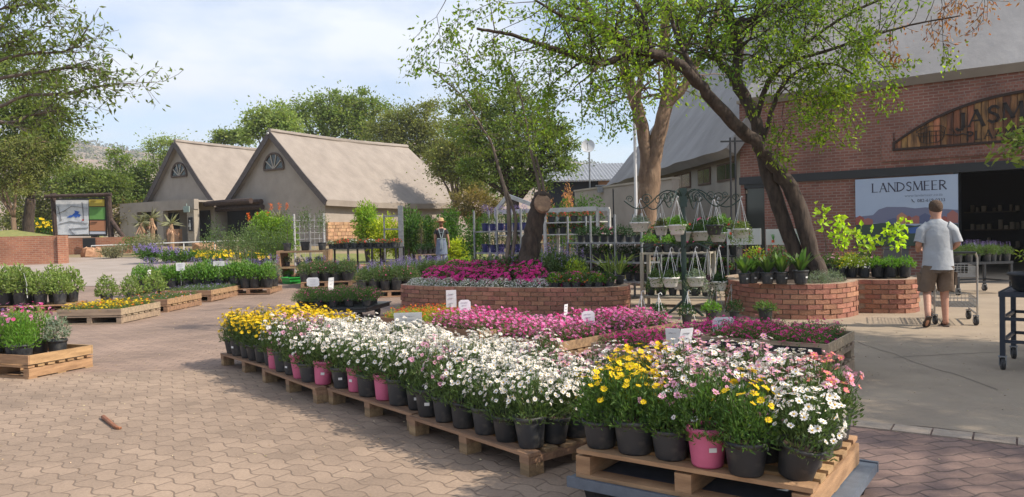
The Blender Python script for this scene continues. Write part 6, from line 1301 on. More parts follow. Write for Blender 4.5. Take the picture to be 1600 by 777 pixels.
p, q = Z(1003, 420, 14.2), Z(1108, 420, 13.7); crm = mat('cream_rack', (.42, .38, .30), rough=.6); K = rack('cream_rack', 'low cream painted rack behind the basket stand', (p.x, p.y, 0), (q.x, q.y, 0), .5, (.18, .98), 1.0, crm, 2, .06)
shelfpots(K, (.18,), .5, 6, [KDK[0], KDK[1], KDP], 'dark leafy pot on the lower cream shelf', 'pots on the cream rack', seed=4, sc=1.0); shelfpots(K, (.98,), .5, 7, [KDK[1], KDP, KRED[0], KGF], 'pot with mixed red flowers on the cream top', 'pots on top of the cream rack', seed=5, sc=.9)
p, q = Z(1010, 420, 16.2), Z(1150, 420, 15.2); K = rack('display_bench', 'dark bench of mixed flowering pots below the beige wing', (p.x, p.y, 0), (q.x, q.y, 0), .6, (.4, .85, 1.25), 1.3, black, 3)
shelfpots(K, (.4, .85), .6, 8, [KDK[0], KDP, KRED[1], KDK[1]], 'shaded pot on the dark display bench', 'pots on the dark display bench', seed=6, sc=1.15)
shelfpots(K, (1.25,), .6, 8, [KDP, KGF, KRED[1], KSL], 'flowering pot on the top board of the dark display bench', 'pots on top of the display bench', seed=6, sc=1.15)
p, q = Z(776, 400, 21.5), Z(935, 400, 20.0); K = rack('white_frame_rack', 'white framed trellis stand with gabled top and trays of red flowers', (p.x, p.y, 0), (q.x, q.y, 0), .8, (1.2, 1.52), 1.86, whitep, 3, .07, whitep)
r = K[0]; L_ = K[3]; mb = MB(); mb.bar((0, -.02, 1.86), (L_, -.02, 1.86), .11); mb.bar((0, .82, 1.86), (L_, .82, 1.86), .10); obj('top_rail', mb.mesh('top_rail', whitep), r)
mb = MB(); mb.bar((0, -.02, 1.88), (.42, -.02, 2.30), .10); mb.bar((.42, -.02, 2.30), (L_*.42, -.02, 1.98), .10); obj('gable', mb.mesh('gable', whitep), r)
mb = MB()
for x in np.arange(.05, L_, .1): mb.bar((x, .83, .9), (x, .83, 1.82), .008)
for z in np.arange(.95, 1.82, .1): mb.bar((0, .83, z), (L_, .83, z), .008)
obj('wire_mesh', mb.mesh('wire_mesh', greym), r)
shelfpots(K, (1.2, 1.52), .8, 9, [KRED[0], KRED[1], KDK[0]], 'red flowered pot on the white frame stand', 'pots on the white frame stand', seed=7, sc=1.2)
# red flower table near the stone footing
p, q = G(508, 428), G(624, 424); p.z = q.z = 0; q = Vector((q.x, p.y-.3, 0)); K = rack('plant_table', 'long dark table of red geranium pots before the stone footing', (p.x, p.y, 0), (q.x, q.y, 0), .9, (.78,), .80, black, 4, .05)
shelfpots(K, (.78,), .9, 9, [KRED[0], KRED[1], KRED[0], KWH], 'red geranium pot on the long dark table', 'geranium pots on the table', seed=8, sc=1.15, rows=2)
p = G(674, 424); K = rack('slatted_bench', 'low wooden slatted bench beside the woman holding small black pots', (p.x-.5, p.y+.4, 0), (p.x+.35, p.y+.4, 0), .8, (.25, .5), .52, wood_g, 2, .08)
shelfpots(K, (.5,), .8, 5, [KDK[0], bushpot(740, gr_o, .12, 1.1, .05, .02, 260, z0=.14, rp=.1, hp=.2)], 'tall thin shrub pot on the slatted bench', 'shrub pots on the slatted bench', seed=9, sc=1.0, rows=2)
# wire fences and gate
def fence(label, pts, H, m, z0=None, step=.1, name='wire_fence', posts=True):
    P3 = [G(*p) for p in pts]; r = empty(name, label, 'fence', tuple(P3[0])); mb = MB(); pm_ = MB()
    for a, b in zip(P3, P3[1:]):
        L_ = (b-a).length; n = int(L_/step)
        for i in range(n+1): c = a.lerp(b, i/n); mb.bar((c.x, c.y, c.z+.1), (c.x, c.y, c.z+H), .010)
        for z in np.arange(.1, H+.01, .2): mb.bar((a.x, a.y, a.z+z), (b.x, b.y, b.z+z), .014)
        for c in (a, b): pp = MB(); pp.tube([(c.x, c.y, c.z-.1), (c.x, c.y, c.z+H+.06)], .035, 7); pp.build('fence_post', m, r)
    mb.build('wire_panel', m, r); return r
fence('white wire fence panels behind the wooden bin', [(462, 428), (486, 427), (508, 426)], 1.85, mat('fence_wire', (.42, .42, .42), rough=.5), step=.14)
a, b = G(602, 417), G(628, 418); r = empty('metal_gate', 'grey tubular steel gate leaf with a thick post beside the yellow shrubs', 'gate', tuple(a))
mb = MB(); H = 1.9
for z in (.25, .8, 1.3, 1.75): mb.bar((a.x, a.y, a.z+z), (b.x, b.y, b.z+z), .05)
mb.bar((a.x, a.y, a.z+.2), (a.x, a.y, a.z+1.8), .05); mb.build('gate_leaf', greym, r); mb = MB(); mb.box((b.x, b.y, b.z+1.05), (.16, .16, 2.1)); mb.build('gate_post', greym, r)
# ---------------------------------------------------------------- garden shrubs at the back of the court
def bushat(name, label, px, ybase, w, h, gmat, n, L, Wd, seed, pet=None, nf=0, fr=.03, lobes=5, cat='shrub', group=None, Y=None, loose=.12, spike=0, zb=None):
    p = G(px, ybase) if Y is None else Z(px, ybase, Y); z0 = g(p.x, p.y) if zb is None else zb; mpp = p.y/1200; Wm, Hm = w*mpp, h*mpp
    rg = rgS(seed); r = empty(name, label, cat, (p.x, p.y, z0), 0, group); f = MB(); cs = [np.array((rg.uniform(-.5, .5)*Wm*.6, rg.uniform(-.3, .3)*Wm, Hm*rg.uniform(.35, .75))) for _ in range(lobes)]; st = MB()
    for c in cs: st.tube([(c[0]*.15, c[1]*.15, -.05), (c[0]*.5, c[1]*.5, c[2]*.5), tuple(c)], [.035, .025, .01], 5)
    k = rg.randint(0, lobes, n); C = np.array(cs)[k]; q = rg.randn(n, 3); q /= np.linalg.norm(q, axis=1)[:, None]; q *= (rg.uniform(.2, 1, n)**.5)[:, None]*np.array((Wm*.30, Wm*.28, Hm*.33))
    pp = C+q+rg.randn(n, 3)*loose*Wm*.3; pp[:, 2] = np.abs(pp[:, 2]); f.leaves(pp, q/Wm+rg.randn(n, 3)*.5+np.array((0, 0, .25)), L*rg.uniform(.6, 1.3, n), Wd*rg.uniform(.7, 1.3, n), 0, rg)
    obj('foliage', f.mesh('foliage', gmat), r); obj('stem', st.mesh('stem', bark_g), r)
    if nf:
        fl = MB(); k = rg.randint(0, lobes, nf); q = rg.randn(nf, 3); q[:, 2] = np.abs(q[:, 2]); q /= np.linalg.norm(q, axis=1)[:, None]; P_ = np.array(cs)[k]+q*np.array((Wm*.33, Wm*.3, Hm*.36))
        if spike: P_ = np.repeat(P_, 10, 0); P_[:, 2] += rg.rand(len(P_))*spike; fl.leaves(P_, rg.randn(len(P_), 3)+np.array((0, 0, .5)), fr, fr*.5, 0, rg)
        else: fl.daisies(P_, q+np.array((0, -.2, .2)), fr, 5, 0, 0, rg, cen=0)
        obj('blossoms', fl.mesh('blossoms', pet), r)
    return r
gg = leafm('shrub_bright', (.22, .34, .035), .4, .4); gd = leafm('shrub_green', (.07, .15, .025), .4, .35); gyl = leafm('shrub_lime', (.40, .46, .04), .35, .45); gol = leafm('aloe_grey', (.20, .20, .11), .35, .2); gpl = leafm('plume', (.60, .30, .16), .3, .4)
bushat('round_shrub', 'bright round green shrub before the log lintel of the larger cottage', 432, 412, 64, 78, leafm('shrub_fresh', (.17, .28, .03), .4, .4), 9000, .11, .055, 1, lobes=12, loose=.04)
for i, (px, w, h, lb_) in enumerate(((575, 34, 92, 'tall loose shrub with lime leaves before the stone footing'), (600, 40, 70, 'wide lime shrub beside the steel gate'), (648, 36, 85, 'upright green shrub just past the steel gate'), (672, 30, 62, 'lime shrub directly behind the woman'), (700, 38, 82, 'green climbing shrub on the far side of the woman'), (715, 36, 46, 'low lime grassy clump beside the woman'), (625, 30, 55, 'yellow leaved shrub behind the gate post'))):
    bushat('garden_shrub', lb_, px, 411 if i != 5 else 418, w, h, (gg, gyl, gd, gyl, gd, gyl, gyl)[i], 2600, .13, .05, 20+i, lobes=7, loose=.22)
for i, px in enumerate((640, 655, 668, 680, 694)): bushat('tall_nursery_tree', 'slim nursery tree with pale bare stem in the row near the woman, %s along' % ORD[i], px, 414, 20, 74, gd, 900, .12, .05, 40+i, lobes=4, cat='tree', group='slim nursery trees')
# aloes and the border in front of the cottages
def aloe(px, py, h, seed, label, flower=False, n=26):
    p = G(px, py); r = empty('aloe', label, 'aloe', tuple(p)); rg = rgS(seed); m = p.y/1200; H = h*m; mb = MB(); mb.tube([(0, 0, -.1), (.05, 0, H*.5), (0, .03, H*.8)], [.16, .13, .12], 8, rough=.15); obj('stem', mb.mesh('stem', mat('aloe_stem', (.35, .22, .13), (.25, .16, .10), 8)), r)
    f = MB(); k = n; a = rg.uniform(0, 6.28, k); e = rg.uniform(-.7, 1.1, k); d = np.stack([np.cos(a)*np.cos(e), np.sin(a)*np.cos(e), np.sin(e)], 1); pp = np.zeros((k, 3))+np.array((0, 0, H*.82)); f.leaves(pp, d, .75*rg.uniform(.7, 1.1, k), .13, 0, rg, shape=.25)
    k = n; a = rg.uniform(0, 6.28, k); d = np.stack([np.cos(a)*.6, np.sin(a)*.6, -np.ones(k)], 1); f.leaves(np.zeros((k, 3))+np.array((0, 0, H*.74)), d, .6*rg.uniform(.7, 1.1, k), .11, 1, rg, shape=.3); obj('leaves', f.mesh('leaves', [gol, mat('aloe_dead', (.45, .27, .17), isl=.3)]), r)
    if flower:
        fl = MB()
        for q in range(3): x = (q-1)*.42; fl.tube([(0, 0, H*.8), (x*.8, 0, H*1.05), (x, 0, H*1.1)], .02, 4, 1); c = np.array((x, 0, H*1.1)); m_ = 60; P_ = c+np.stack([rg.randn(m_)*.04, rg.randn(m_)*.04, rg.rand(m_)*.36], 1); fl.leaves(P_, rg.randn(m_, 3)+np.array((0, 0, -1)), .07, .03, 0, rg)
        obj('blossoms', fl.mesh('blossoms', [po_, gol]), r)
aloe(222, 392, 54, 1, 'tall aloe with dead skirt nearest the log brace'); aloe(238, 391, 62, 2, 'tallest aloe in the group before the porch'); aloe(268, 392, 52, 3, 'single headed aloe in front of the porch glazing'); aloe(405, 402, 52, 4, 'aloe with orange red candle flowers beside the round shrub', True); aloe(438, 388, 55, 5, 'flowering aloe rising behind the round shrub', True)
for i, (px, pb, w, h, m_, lb_, pet, nf) in enumerate(((235, 402, 60, 40, gol, 'grey green scrubby shrub beneath the tall aloes', None, 0), (215, 398, 50, 30, gd, 'dark low shrub beside the log brace', None, 0), (375, 405, 60, 34, gol, 'spiky grey shrub in front of the porch pillar', None, 0), (178, 404, 44, 20, gol, 'low grey shrub above the low brick bed', None, 0),
    (240, 412, 50, 26, gd, 'lavender clump at the front of the border', pl_m, 60), (275, 411, 46, 22, gd, 'lavender clump next to the orange flowers', pl_m, 40), (300, 409, 60, 16, gd, 'orange daisies along the border below the handrail', po_, 0), (345, 409, 70, 18, gd, 'yellow orange daisies before the porch', py_, 150), (290, 408, 60, 16, gd, 'yellow daisies farther along the border', py_, 120), (405, 415, 46, 22, gd, 'green clump with yellow flowers at the border end', py_, 50), (150, 372, 30, 16, gyl, 'yellow flowering shrub behind the map board post', py_, 30))):
    bushat('border_shrub', lb_, px, pb, w, h, m_, 1500, .11, .035, 60+i, pet, nf, .07, lobes=7, spike=.2 if pet is pl_m else 0)
bushat('yellow_shrub', 'yellow flowering shrub beside the leaning dark trunk', 72, 372, 36, 36, gd, 1600, .14, .05, 90, py_, 90, .10, Y=44, zb=1.4)
for i, (px, w, h, y, m_, lb_) in enumerate(((880, 46, 34, 24, gd, 'leafy green shrub behind the white framed stand'), (860, 30, 40, 26, gpl, 'orange plumed shrub rising over the white framed stand'), (925, 50, 36, 25, gd, 'dense green shrub before the beige yard wall'), (885, 26, 46, 27, gpl, 'taller orange plumed shrub behind the white framed stand'), (960, 46, 44, 20, gg, 'bright leafy shrub between yard wall and pale trunk'), (715, 50, 30, 20, gg, 'bright low shrub at the back of the round bed'), (745, 40, 70, 23, gd, 'dark green shrub behind the purple flower rack'), (1045, 60, 40, 18, gd, 'green shrub row before the beige wing'), (1110, 60, 40, 17.5, gd, 'green shrub below the iron post'))):
    pb = Z(px, 400, y); H = {0: 2.4, 1: 2.7, 2: 2.3, 3: 2.8}.get(i, None); h_px = h if H is None else H*1200/y
    bushat('backdrop_shrub', lb_, px, 400, w, h_px if H else h*1.3, m_, 1900, .10 if m_ is not gpl else .08, .04 if m_ is not gpl else .02, 110+i, Y=y, lobes=7, loose=.15)
# ---------------------------------------------------------------- price cards
def card(px, py, y, w, h, label, yaw=0, lean=.1, cut=True, zb=0, text=None):
    c = Z(px, py, y); r = empty('price_card', label, 'sign', (c.x, c.y, c.z), yaw, 'white price cards on stakes'); mb = MB(); k = .18*min(w, h) if cut else .004
    pl_ = [(-w/2+k, -h/2), (w/2-k, -h/2), (w/2, -h/2+k), (w/2, h/2-k), (w/2-k, h/2), (-w/2+k, h/2), (-w/2, h/2-k), (-w/2, -h/2+k)]
    f = lambda x, yy, z: (x, -yy*lean+z, yy)
    mb.prism(pl_, -.002, .002, f=f); obj('card', mb.mesh('card', mat('card_white', (.80, .80, .82), rough=.6)), r)
    mb = MB(); mb.bar((0, .006, -h*.3), (0, .02, zb-c.z if zb-c.z > -1 else -.5), .010); obj('stake', mb.mesh('stake', tagw), r); mb = MB(); rg = rgS(int(px))
    for i, (yy, L_) in enumerate(((.28, .55), (.05, .45), (-.25, .4))):
        if text and i == 0: continue
        n = 6; x0 = -w*L_/2
        for q in range(n): a = x0+w*L_*q/n; mb.bar(f(a, yy*h, -.0035), f(a+w*L_/n*.7, yy*h+rg.randn()*.003, -.0035), h*.06, .001)
    obj('writing', mb.mesh('writing', mat('card_ink', (.06, .06, .08))), r)
    if text:
        cu = bpy.data.curves.new('t', 'FONT'); cu.body = text; cu.size = h*.24; cu.align_x = 'CENTER'; to = bpy.data.objects.new('t', cu); COL.objects.link(to); bpy.context.view_layer.update()
        me = bpy.data.meshes.new_from_object(to.evaluated_get(bpy.context.evaluated_depsgraph_get())); bpy.data.objects.remove(to)
        for v in me.vertices: x_, y_ = v.co.x, v.co.y; v.co = f(x_, y_+h*.17, -.004)
        me.materials.clear(); me.materials.append(MATS['card_ink']); obj('printed_word', me, r)
card(489, 441, 15.0, .24, .18, 'octagonal white card standing over the dark red stemmed plants', .1, .1, zb=.3)
card(517, 445, 14.0, .20, .26, 'white card turned almost edge on above the pink mound', 1.3, .1, cut=False, zb=.3)
card(282, 417, 18.9, .21, .20, 'square white card stuck among the herb pots', .15, .1, cut=False, zb=.3)
card(342, 412, 18.9, .26, .12, 'tilted white card at the end of the herb pots', .35, .3, cut=False, zb=.3)
card(233, 427, 18.6, .10, .16, 'thin white card turned sideways in front of the herb pots', 1.2, .2, cut=False, zb=.3)
card(40, 437, 15.8, .20, .26, 'grey leaning card among the variegated shrubs', -1.0, .2, cut=False, zb=.3)
card(705, 467, 11.3, .15, .26, 'tall narrow white card in front of the round bed wall', .1, .15, cut=False, zb=.25)
card(726, 478, 10.9, .17, .17, 'small octagonal card between orange and pink flowers', .1, .05, zb=.25)
card(638, 502, 7.2, .26, .17, 'wide white card lying tilted over the white daisies', .05, .55, cut=False, zb=.5)
card(884, 484, 10.0, .09, .14, 'sliver of white card seen side on among pink flowers', 1.0, .1, cut=False, zb=.25)
card(919, 497, 9.3, .16, .17, 'small square notched card at the edge of the rose pink flowers', .1, .05, zb=.25)
card(1052, 530, 5.2, .10, .15, 'one half of the folded white card over the foremost pallet', -.5, .25, cut=False, zb=.6); card(1071, 530, 5.2, .11, .15, 'broader half of the folded white card over the foremost pallet', .5, .25, cut=False, zb=.6)
card(1130, 508, 8.2, .24, .17, 'large octagonal white card reading VYGIES above the magenta flowers', .1, .15, zb=.27, text='VYGIES')
# ---------------------------------------------------------------- carts
def caster(parent, x, y, r=.06, z=0):
    mb = MB(); mb.lathe([(0, -.018), (r*.9, -.018), (r, -.008), (r, .008), (r*.9, .018), (0, .018)], 14, (x, y, z+r), axis=(1, .3, 0)); w = obj('wheel', mb.mesh('wheel', mat('rubber', (.03, .03, .03), rough=.7)), parent)
    mb = MB(); mb.lathe([(0, -.020), (r*.45, -.020), (r*.45, .020), (0, .020)], 10, (x, y, z+r), axis=(1, .3, 0)); mb.box((x-.028, y+.01, z+r*1.4), (.006, .05, r*1.4)); mb.box((x+.028, y-.01, z+r*1.4), (.006, .05, r*1.4)); mb.box((x, y, z+r*2.15), (.07, .07, .012)); obj('fork', mb.mesh('fork', greym), w)
def cart(label, x, y, rz, L_, Wd, H, m, levels, z0=.14, pots=None):
    r = empty('plant_cart', label, 'cart', (x, y, 0), rz)
    for a in (0, L_):
        for b in (0, Wd): mb = MB(); mb.box((a, b, (H+z0)/2), (.045, .045, H-z0)); obj('leg', mb.mesh('leg', m), r); caster(r, a, b, .062)
    for z in levels:
        mb = MB()
        for b in (0, Wd): mb.bar((0, b, z), (L_, b, z), .035, .03)
        for a in (0, L_): mb.bar((a, 0, z), (a, Wd, z), .033, .028)
        obj('shelf_frame', mb.mesh('shelf_frame', m), r)
    mb = MB(); mb.box((L_/2, Wd/2, H+.003), (L_+.05, Wd+.05, .02)); mb.box((L_/2, -.025, H+.0), (L_+.06, .012, .05)); mb.box((L_/2, Wd+.025, H+.0), (L_+.06, .012, .05)); mb.box((-.025, Wd/2, H+.0), (.012, Wd+.04, .05)); obj('table_top', mb.mesh('table_top', m), r); return r
navy = mat('navy_frame', (.015, .022, .035), rough=.45)
c = P(1567, 578); cart('dark navy steel cart on casters cut off by the frame edge', c.x, c.y, R(-40), 1.3, .75, .74, navy, (.28, .50))
t = empty('bonsai_pot', 'dark oval pot with a pale branching stem on the navy cart', 'potted plant', (c.x+.42, c.y+.10, .755)); mb = MB(); mb.lathe([(0, 0), (.17, 0), (.2, .02), (.23, .15), (.25, .16), (.25, .185), (.22, .185), (.2, .14), (0, .14)], 22, sx=1.15, sy=.8); obj('pot', mb.mesh('pot', MATS['pot_black'], smooth=True), t)
mb = MB()
for a, b, c3 in (((-.06, 0, .14), (.0, 0, .32), (.08, .02, .50)), ((0, 0, .14), (.06, .02, .3), (.2, .0, .42)), ((.05, 0, .14), (-.05, .02, .30), (-.12, .03, .36)), ((.0, 0, .28), (.1, 0, .4), (.12, 0, .55))): mb.tube(spline([a, b, c3], 4), np.linspace(.017, .006, len(spline([a, b, c3], 4))), 6)
obj('stem', mb.mesh('stem', mat('pale_stem', (.45, .42, .36))), t); mb = MB(); rg = rgS(3); q = np.concatenate([np.array(v)+rg.randn(26, 3)*.035 for v in ((.08, .02, .5), (.2, 0, .42), (-.12, .03, .36), (.12, 0, .55))]); mb.leaves(q, rg.randn(len(q), 3), .05, .016, 0, rg); obj('leaves', mb.mesh('leaves', gr_y), t)
c = P(1497, 462); cart('black steel cart with low green plants at the shop entrance', c.x, c.y, R(8), 1.15, .7, .62, black, (.25,))
for j in range(3): rowpots(c.x+.05, c.y+.1+j*.22, c.x+1.1, c.y+.25+j*.22, 6, [KGR[0], KGR[1]], .635, 'cart_plant', 'low grassy green plant on the entrance cart, %s row, ' % ORD[j]+'%s along', group='plants on the entrance cart', seed=j+220, sc=.72)
c = P(1560, 440, 0); r = empty('dark_bin', 'dark stacked bins standing inside the shop entrance', 'bin', (9.9, 19.8, 0)); mb = MB(); mb.loft([((0, 0, 0), .28, .22), ((0, 0, .75), .34, .28), ((0, 0, .76), .36, .3), ((0, 0, .82), .36, .3)], 4); obj('body', mb.mesh('body', mat('dull_crate', (.10, .10, .11))), r)
# fallen pod on the paving
p, q = P(160, 654), P(190, 671); r = empty('dry_pod', 'curved reddish brown dry seed pod lying alone on the pavers', 'seed pod', (p.x, p.y, 0)); mb = MB(); s = spline([(p.x, p.y, .016), (p.x+.05, p.y-.06, .02), (q.x-.05, q.y+.02, .012), (q.x, q.y, .012)], 4); k = len(s); mb.tube([tuple(v) for v in s], [.013*(.5+.8*math.sin(PI*min(1, (i+1)/(k*.7)) if i < k*.35 else PI*.5))*(1 if i < k*.6 else 1-(i-k*.6)/(k*.55)) for i in range(k)], 7, rough=.2); mb.build('pod', mat('pod_brown', (.33, .13, .06), (.2, .08, .04), 20, .7), r)
mb = MB(); rg = rgS(31); k = 2600; X = rg.uniform(-6, 7, k); Y = rg.uniform(3.6, 15, k); mb.leaves(np.stack([X, Y, np.full(k, .006)], 1), np.stack([rg.randn(k), rg.randn(k), np.abs(rg.randn(k))*.08], 1), rg.uniform(.008, .028, k), .008, 0, rg, fold=.1); tag(mb.build('leaf_litter', mat('litter', (.42, .33, .2), isl=.5)), kind='stuff')
# ---------------------------------------------------------------- people
skin = mat('skin', (.50, .27, .19), (.44, .23, .16), 30, .55, spec=.3)
def skinbody(name, V, E, rad, m, parent, sub=2, root=0):
    me = bpy.data.meshes.new(name); me.from_pydata([tuple(v) for v in V], E, []); o = bpy.data.objects.new('tmp', me); COL.objects.link(o)
    md = o.modifiers.new('s', 'SKIN'); md.use_smooth_shade = True
    for i, r in enumerate(rad): sv = me.skin_vertices[0].data[i]; sv.radius = (r, r) if np.isscalar(r) else r; sv.use_root = i == root
    ss = o.modifiers.new('d', 'SUBSURF'); ss.levels = sub; ss.render_levels = sub
    bpy.context.view_layer.update(); res = bpy.data.meshes.new_from_object(o.evaluated_get(bpy.context.evaluated_depsgraph_get())); res.name = name
    bpy.data.objects.remove(o); res.materials.clear(); res.materials.append(m)
    for p in res.polygons: p.use_smooth = True
    return obj(name, res, parent)
def hand(parent_lists, w, d, side, sc=1.):
    # append palm and five fingers to the skeleton lists; w = wrist index, d = pointing direction
    V, E, RD = parent_lists; W_ = Vector(V[w]); d = Vector(d).normalized(); s = Vector((side, 0, 0)); s = (s-d*s.dot(d)).normalized(); n = d.cross(s)
    V.append(W_+d*.05*sc); RD.append((.03*sc, .016*sc)); pi = len(V)-1; E.append((w, pi))
    for k, (o, L_) in enumerate(((-.028, .06), (-.010, .072), (.010, .078), (.028, .068))):
        a = W_+d*.085*sc+s*o*sc; V.append(a); RD.append(.010*sc); E.append((pi, len(V)-1)); V.append(a+d*L_*.55*sc-n*.012*sc*side); RD.append(.0085*sc); E.append((len(V)-2, len(V)-1)); V.append(a+d*L_*.75*sc-n*.04*sc*side); RD.append(.007*sc); E.append((len(V)-2, len(V)-1))
    V.append(W_+d*.03*sc+s*.036*sc); RD.append(.012*sc); E.append((pi, len(V)-1)); V.append(W_+d*.07*sc+s*.058*sc); RD.append(.009*sc); E.append((len(V)-2, len(V)-1))
# man seen from behind, walking with one heel raised
mp = P(1466, 511); man = empty('person', 'man in grey t-shirt and brown cargo shorts walking away behind a wire trolley', 'person', (mp.x, mp.y, 0), R(-14)); ms_ = 1.03
V = [(0, .0, .93), (0, .0, 1.08), (0, .01, 1.25), (0, .0, 1.40), (0, .015, 1.475), (0, .05, 1.55), (0, .075, 1.63), (0, .07, 1.70),
     (-.17, .0, 1.37), (-.245, -.02, 1.14), (-.20, .17, 1.05), (.17, .0, 1.37), (.252, -.03, 1.15), (.20, .16, 1.06),
     (-.095, .0, .88), (-.13, .03, .50), (-.185, -.22, .20), (-.187, -.22, .14), (-.18, -.10, .045), (.095, .01, .88), (.10, .07, .48), (.10, .03, .12), (.10, .015, .06), (.125, .18, .035),
     (0, .17, 1.615), (-.082, .07, 1.63), (.082, .07, 1.63), (-.18, -.05, .02), (.13, .24, .03)]
E = [(0, 1), (1, 2), (2, 3), (3, 4), (4, 5), (5, 6), (6, 7), (3, 8), (8, 9), (9, 10), (3, 11), (11, 12), (12, 13), (0, 14), (14, 15), (15, 16), (16, 17), (17, 18), (0, 19), (19, 20), (20, 21), (21, 22), (22, 23), (6, 24), (6, 25), (6, 26), (18, 27), (23, 28)]
RD = [(.15, .11), (.14, .10), (.145, .10), (.095, .065), (.054, .054), (.066, .075), (.076, .095), (.055, .07), .048, .045, .031, .048, .045, .031, .09, .058, .042, .036, .03, .09, .060, .040, .040, .03, .016, .012, .012, .022, .022]
V = [Vector(v) for v in V]; lists = (V, E, RD); hand(lists, 10, (.35, .9, .1), 1); hand(lists, 13, (-.3, .9, .1), -1)
skinbody('body', V, E, RD, skin, man)
tee = mat('grey_tshirt', (.40, .42, .45), (.35, .37, .40), 6, .95, .5, 14); sh_m = mat('brown_shorts', (.17, .12, .085), (.12, .085, .06), 7, .95, .6, 16)
def cloth(name, rings, m, parent, n=18, wob=.006, seed=0, cap=False):
    mb = MB(); dense = []
    R_ = [(Vector(c), rx, ry, Vector(q) if q else Vector((0, 0, 1))) for c, rx, ry, *rest in rings for q in [rest[0] if rest else None]]
    for a, b in zip(R_, R_[1:]):
        for k in range(4): t = k/4; dense.append((tuple(a[0].lerp(b[0], t)), a[1]+(b[1]-a[1])*t, a[2]+(b[2]-a[2])*t, tuple(a[3].lerp(b[3], t))))
    a = R_[-1]; dense.append((tuple(a[0]), a[1], a[2], tuple(a[3]))); mb.loft(dense, n, cap=cap); Vv = mb.v[0]
    for i, v in enumerate(Vv): nn = mnoise.noise_vector((v[0]*9+seed, v[1]*9, v[2]*6)); Vv[i] = v+np.array(nn)*wob
    return obj(name, mb.mesh(name, m, smooth=True), parent)
def garment(name, pieces, m, parent, **k):
    first = cloth(name, pieces[0], m, parent, **k)
    import bmesh
    bm = bmesh.new(); bm.from_mesh(first.data)
    for pc in pieces[1:]: o = cloth('t', pc, m, parent, **k); bm.from_mesh(o.data); me = o.data; bpy.data.objects.remove(o)
    bm.to_mesh(first.data); bm.free()
    for p in first.data.polygons: p.use_smooth = True
    return first
UPZ = (0, 0, 1)
garment('tshirt', [[((0, 0, .80), .206, .158), ((0, 0, .95), .192, .142), ((0, .0, 1.08), .178, .13), ((0, .01, 1.25), .195, .135), ((0, .01, 1.34), .20, .12), ((0, .01, 1.395), .188, .105), ((0, .012, 1.435), .145, .093), ((0, .016, 1.47), .088, .08), ((0, .018, 1.49), .068, .066)],
   [((-.10, 0, 1.39), .088, .085, (-.8, 0, -.6)), ((-.195, -.01, 1.325), .076, .074, (-.5, -.1, -1)), ((-.242, -.02, 1.17), .066, .066, (-.25, -.1, -1))], [((.10, 0, 1.39), .088, .085, (.8, 0, -.6)), ((.195, -.01, 1.325), .076, .074, (.5, -.1, -1)), ((.248, -.03, 1.17), .066, .066, (.25, -.1, -1))]], tee, man, wob=.014)
garment('shorts', [[((0, 0, .76), .185, .135), ((0, 0, .84), .182, .135), ((0, 0, .90), .165, .12)], [((-.098, 0, .85), .105, .13), ((-.115, .02, .7), .112, .125), ((-.135, .04, .5), .112, .118)], [((.098, .01, .85), .105, .13), ((.108, .04, .7), .112, .125), ((.115, .07, .49), .112, .118)]], sh_m, man, wob=.024)
for s in (-1, 1): mb = MB(); mb.box((s*.222, .04, .66), (.03, .13, .16)); mb.box((s*.236, .04, .735), (.012, .135, .045)); obj('cargo_pocket', mb.mesh('cargo_pocket', sh_m), man)
hair = mat('short_hair', (.075, .045, .03), (.12, .075, .05), 60, .9, .8, 120)
mb = MB(); mb.loft([((0, .045, 1.575), .058, .052), ((0, .055, 1.615), .080, .088), ((0, .062, 1.66), .088, .102), ((0, .066, 1.705), .083, .097), ((0, .07, 1.742), .060, .070), ((0, .07, 1.758), .02, .025)], 18); h_ = obj('hair', mb.mesh('hair', hair, smooth=True), man)
for v in h_.data.vertices:
    if v.co.y > .10 and v.co.z < 1.69: v.co.y = .10
sole = mat('sandal_sole', (.05, .035, .03), rough=.8)
def sandal(pts, nrm, parent):
    a, b = Vector(pts[0]), Vector(pts[1]); d = b-a; L_ = d.length; d.normalize(); n = Vector(nrm); n = (n-d*n.dot(d)).normalized(); s = d.cross(n); mb = MB(); ol = [(-.5, .028), (-.47, .036), (-.2, .034), (.1, .045), (.35, .048), (.48, .034), (.5, .01)]
    top = [(a+d*(L_*(t+.5))+s*w) for t, w in ol]+[(a+d*(L_*(t+.5))-s*w) for t, w in reversed(ol)]; k = len(top); V = [tuple(p) for p in top]+[tuple(p-n*.018) for p in top]; mb.add(V, [(i, (i+1) % k, k+(i+1) % k, k+i) for i in range(k)]); b_ = mb.n-2*k; mb.f.append((np.array([[b_+i for i in range(k)]]), 0, None)); mb.f.append((np.array([[b_+k+i for i in range(k)][::-1]]), 0, None))
    m_ = a.lerp(b, .62); mb.tube([tuple(m_+s*.045), tuple(m_+n*.045+s*.02+d*.04), tuple(m_+n*.045-s*.02+d*.04), tuple(m_-s*.045)], .007, 5); obj('sandal', mb.mesh('sandal', sole), parent)
sandal([(-.187, -.285, .185), (-.18, -.08, .02)], (0, -.75, -.65) if False else (0, .62, .78), man); sandal([(.095, -.035, .02), (.135, .25, .02)], (0, 0, 1), man)
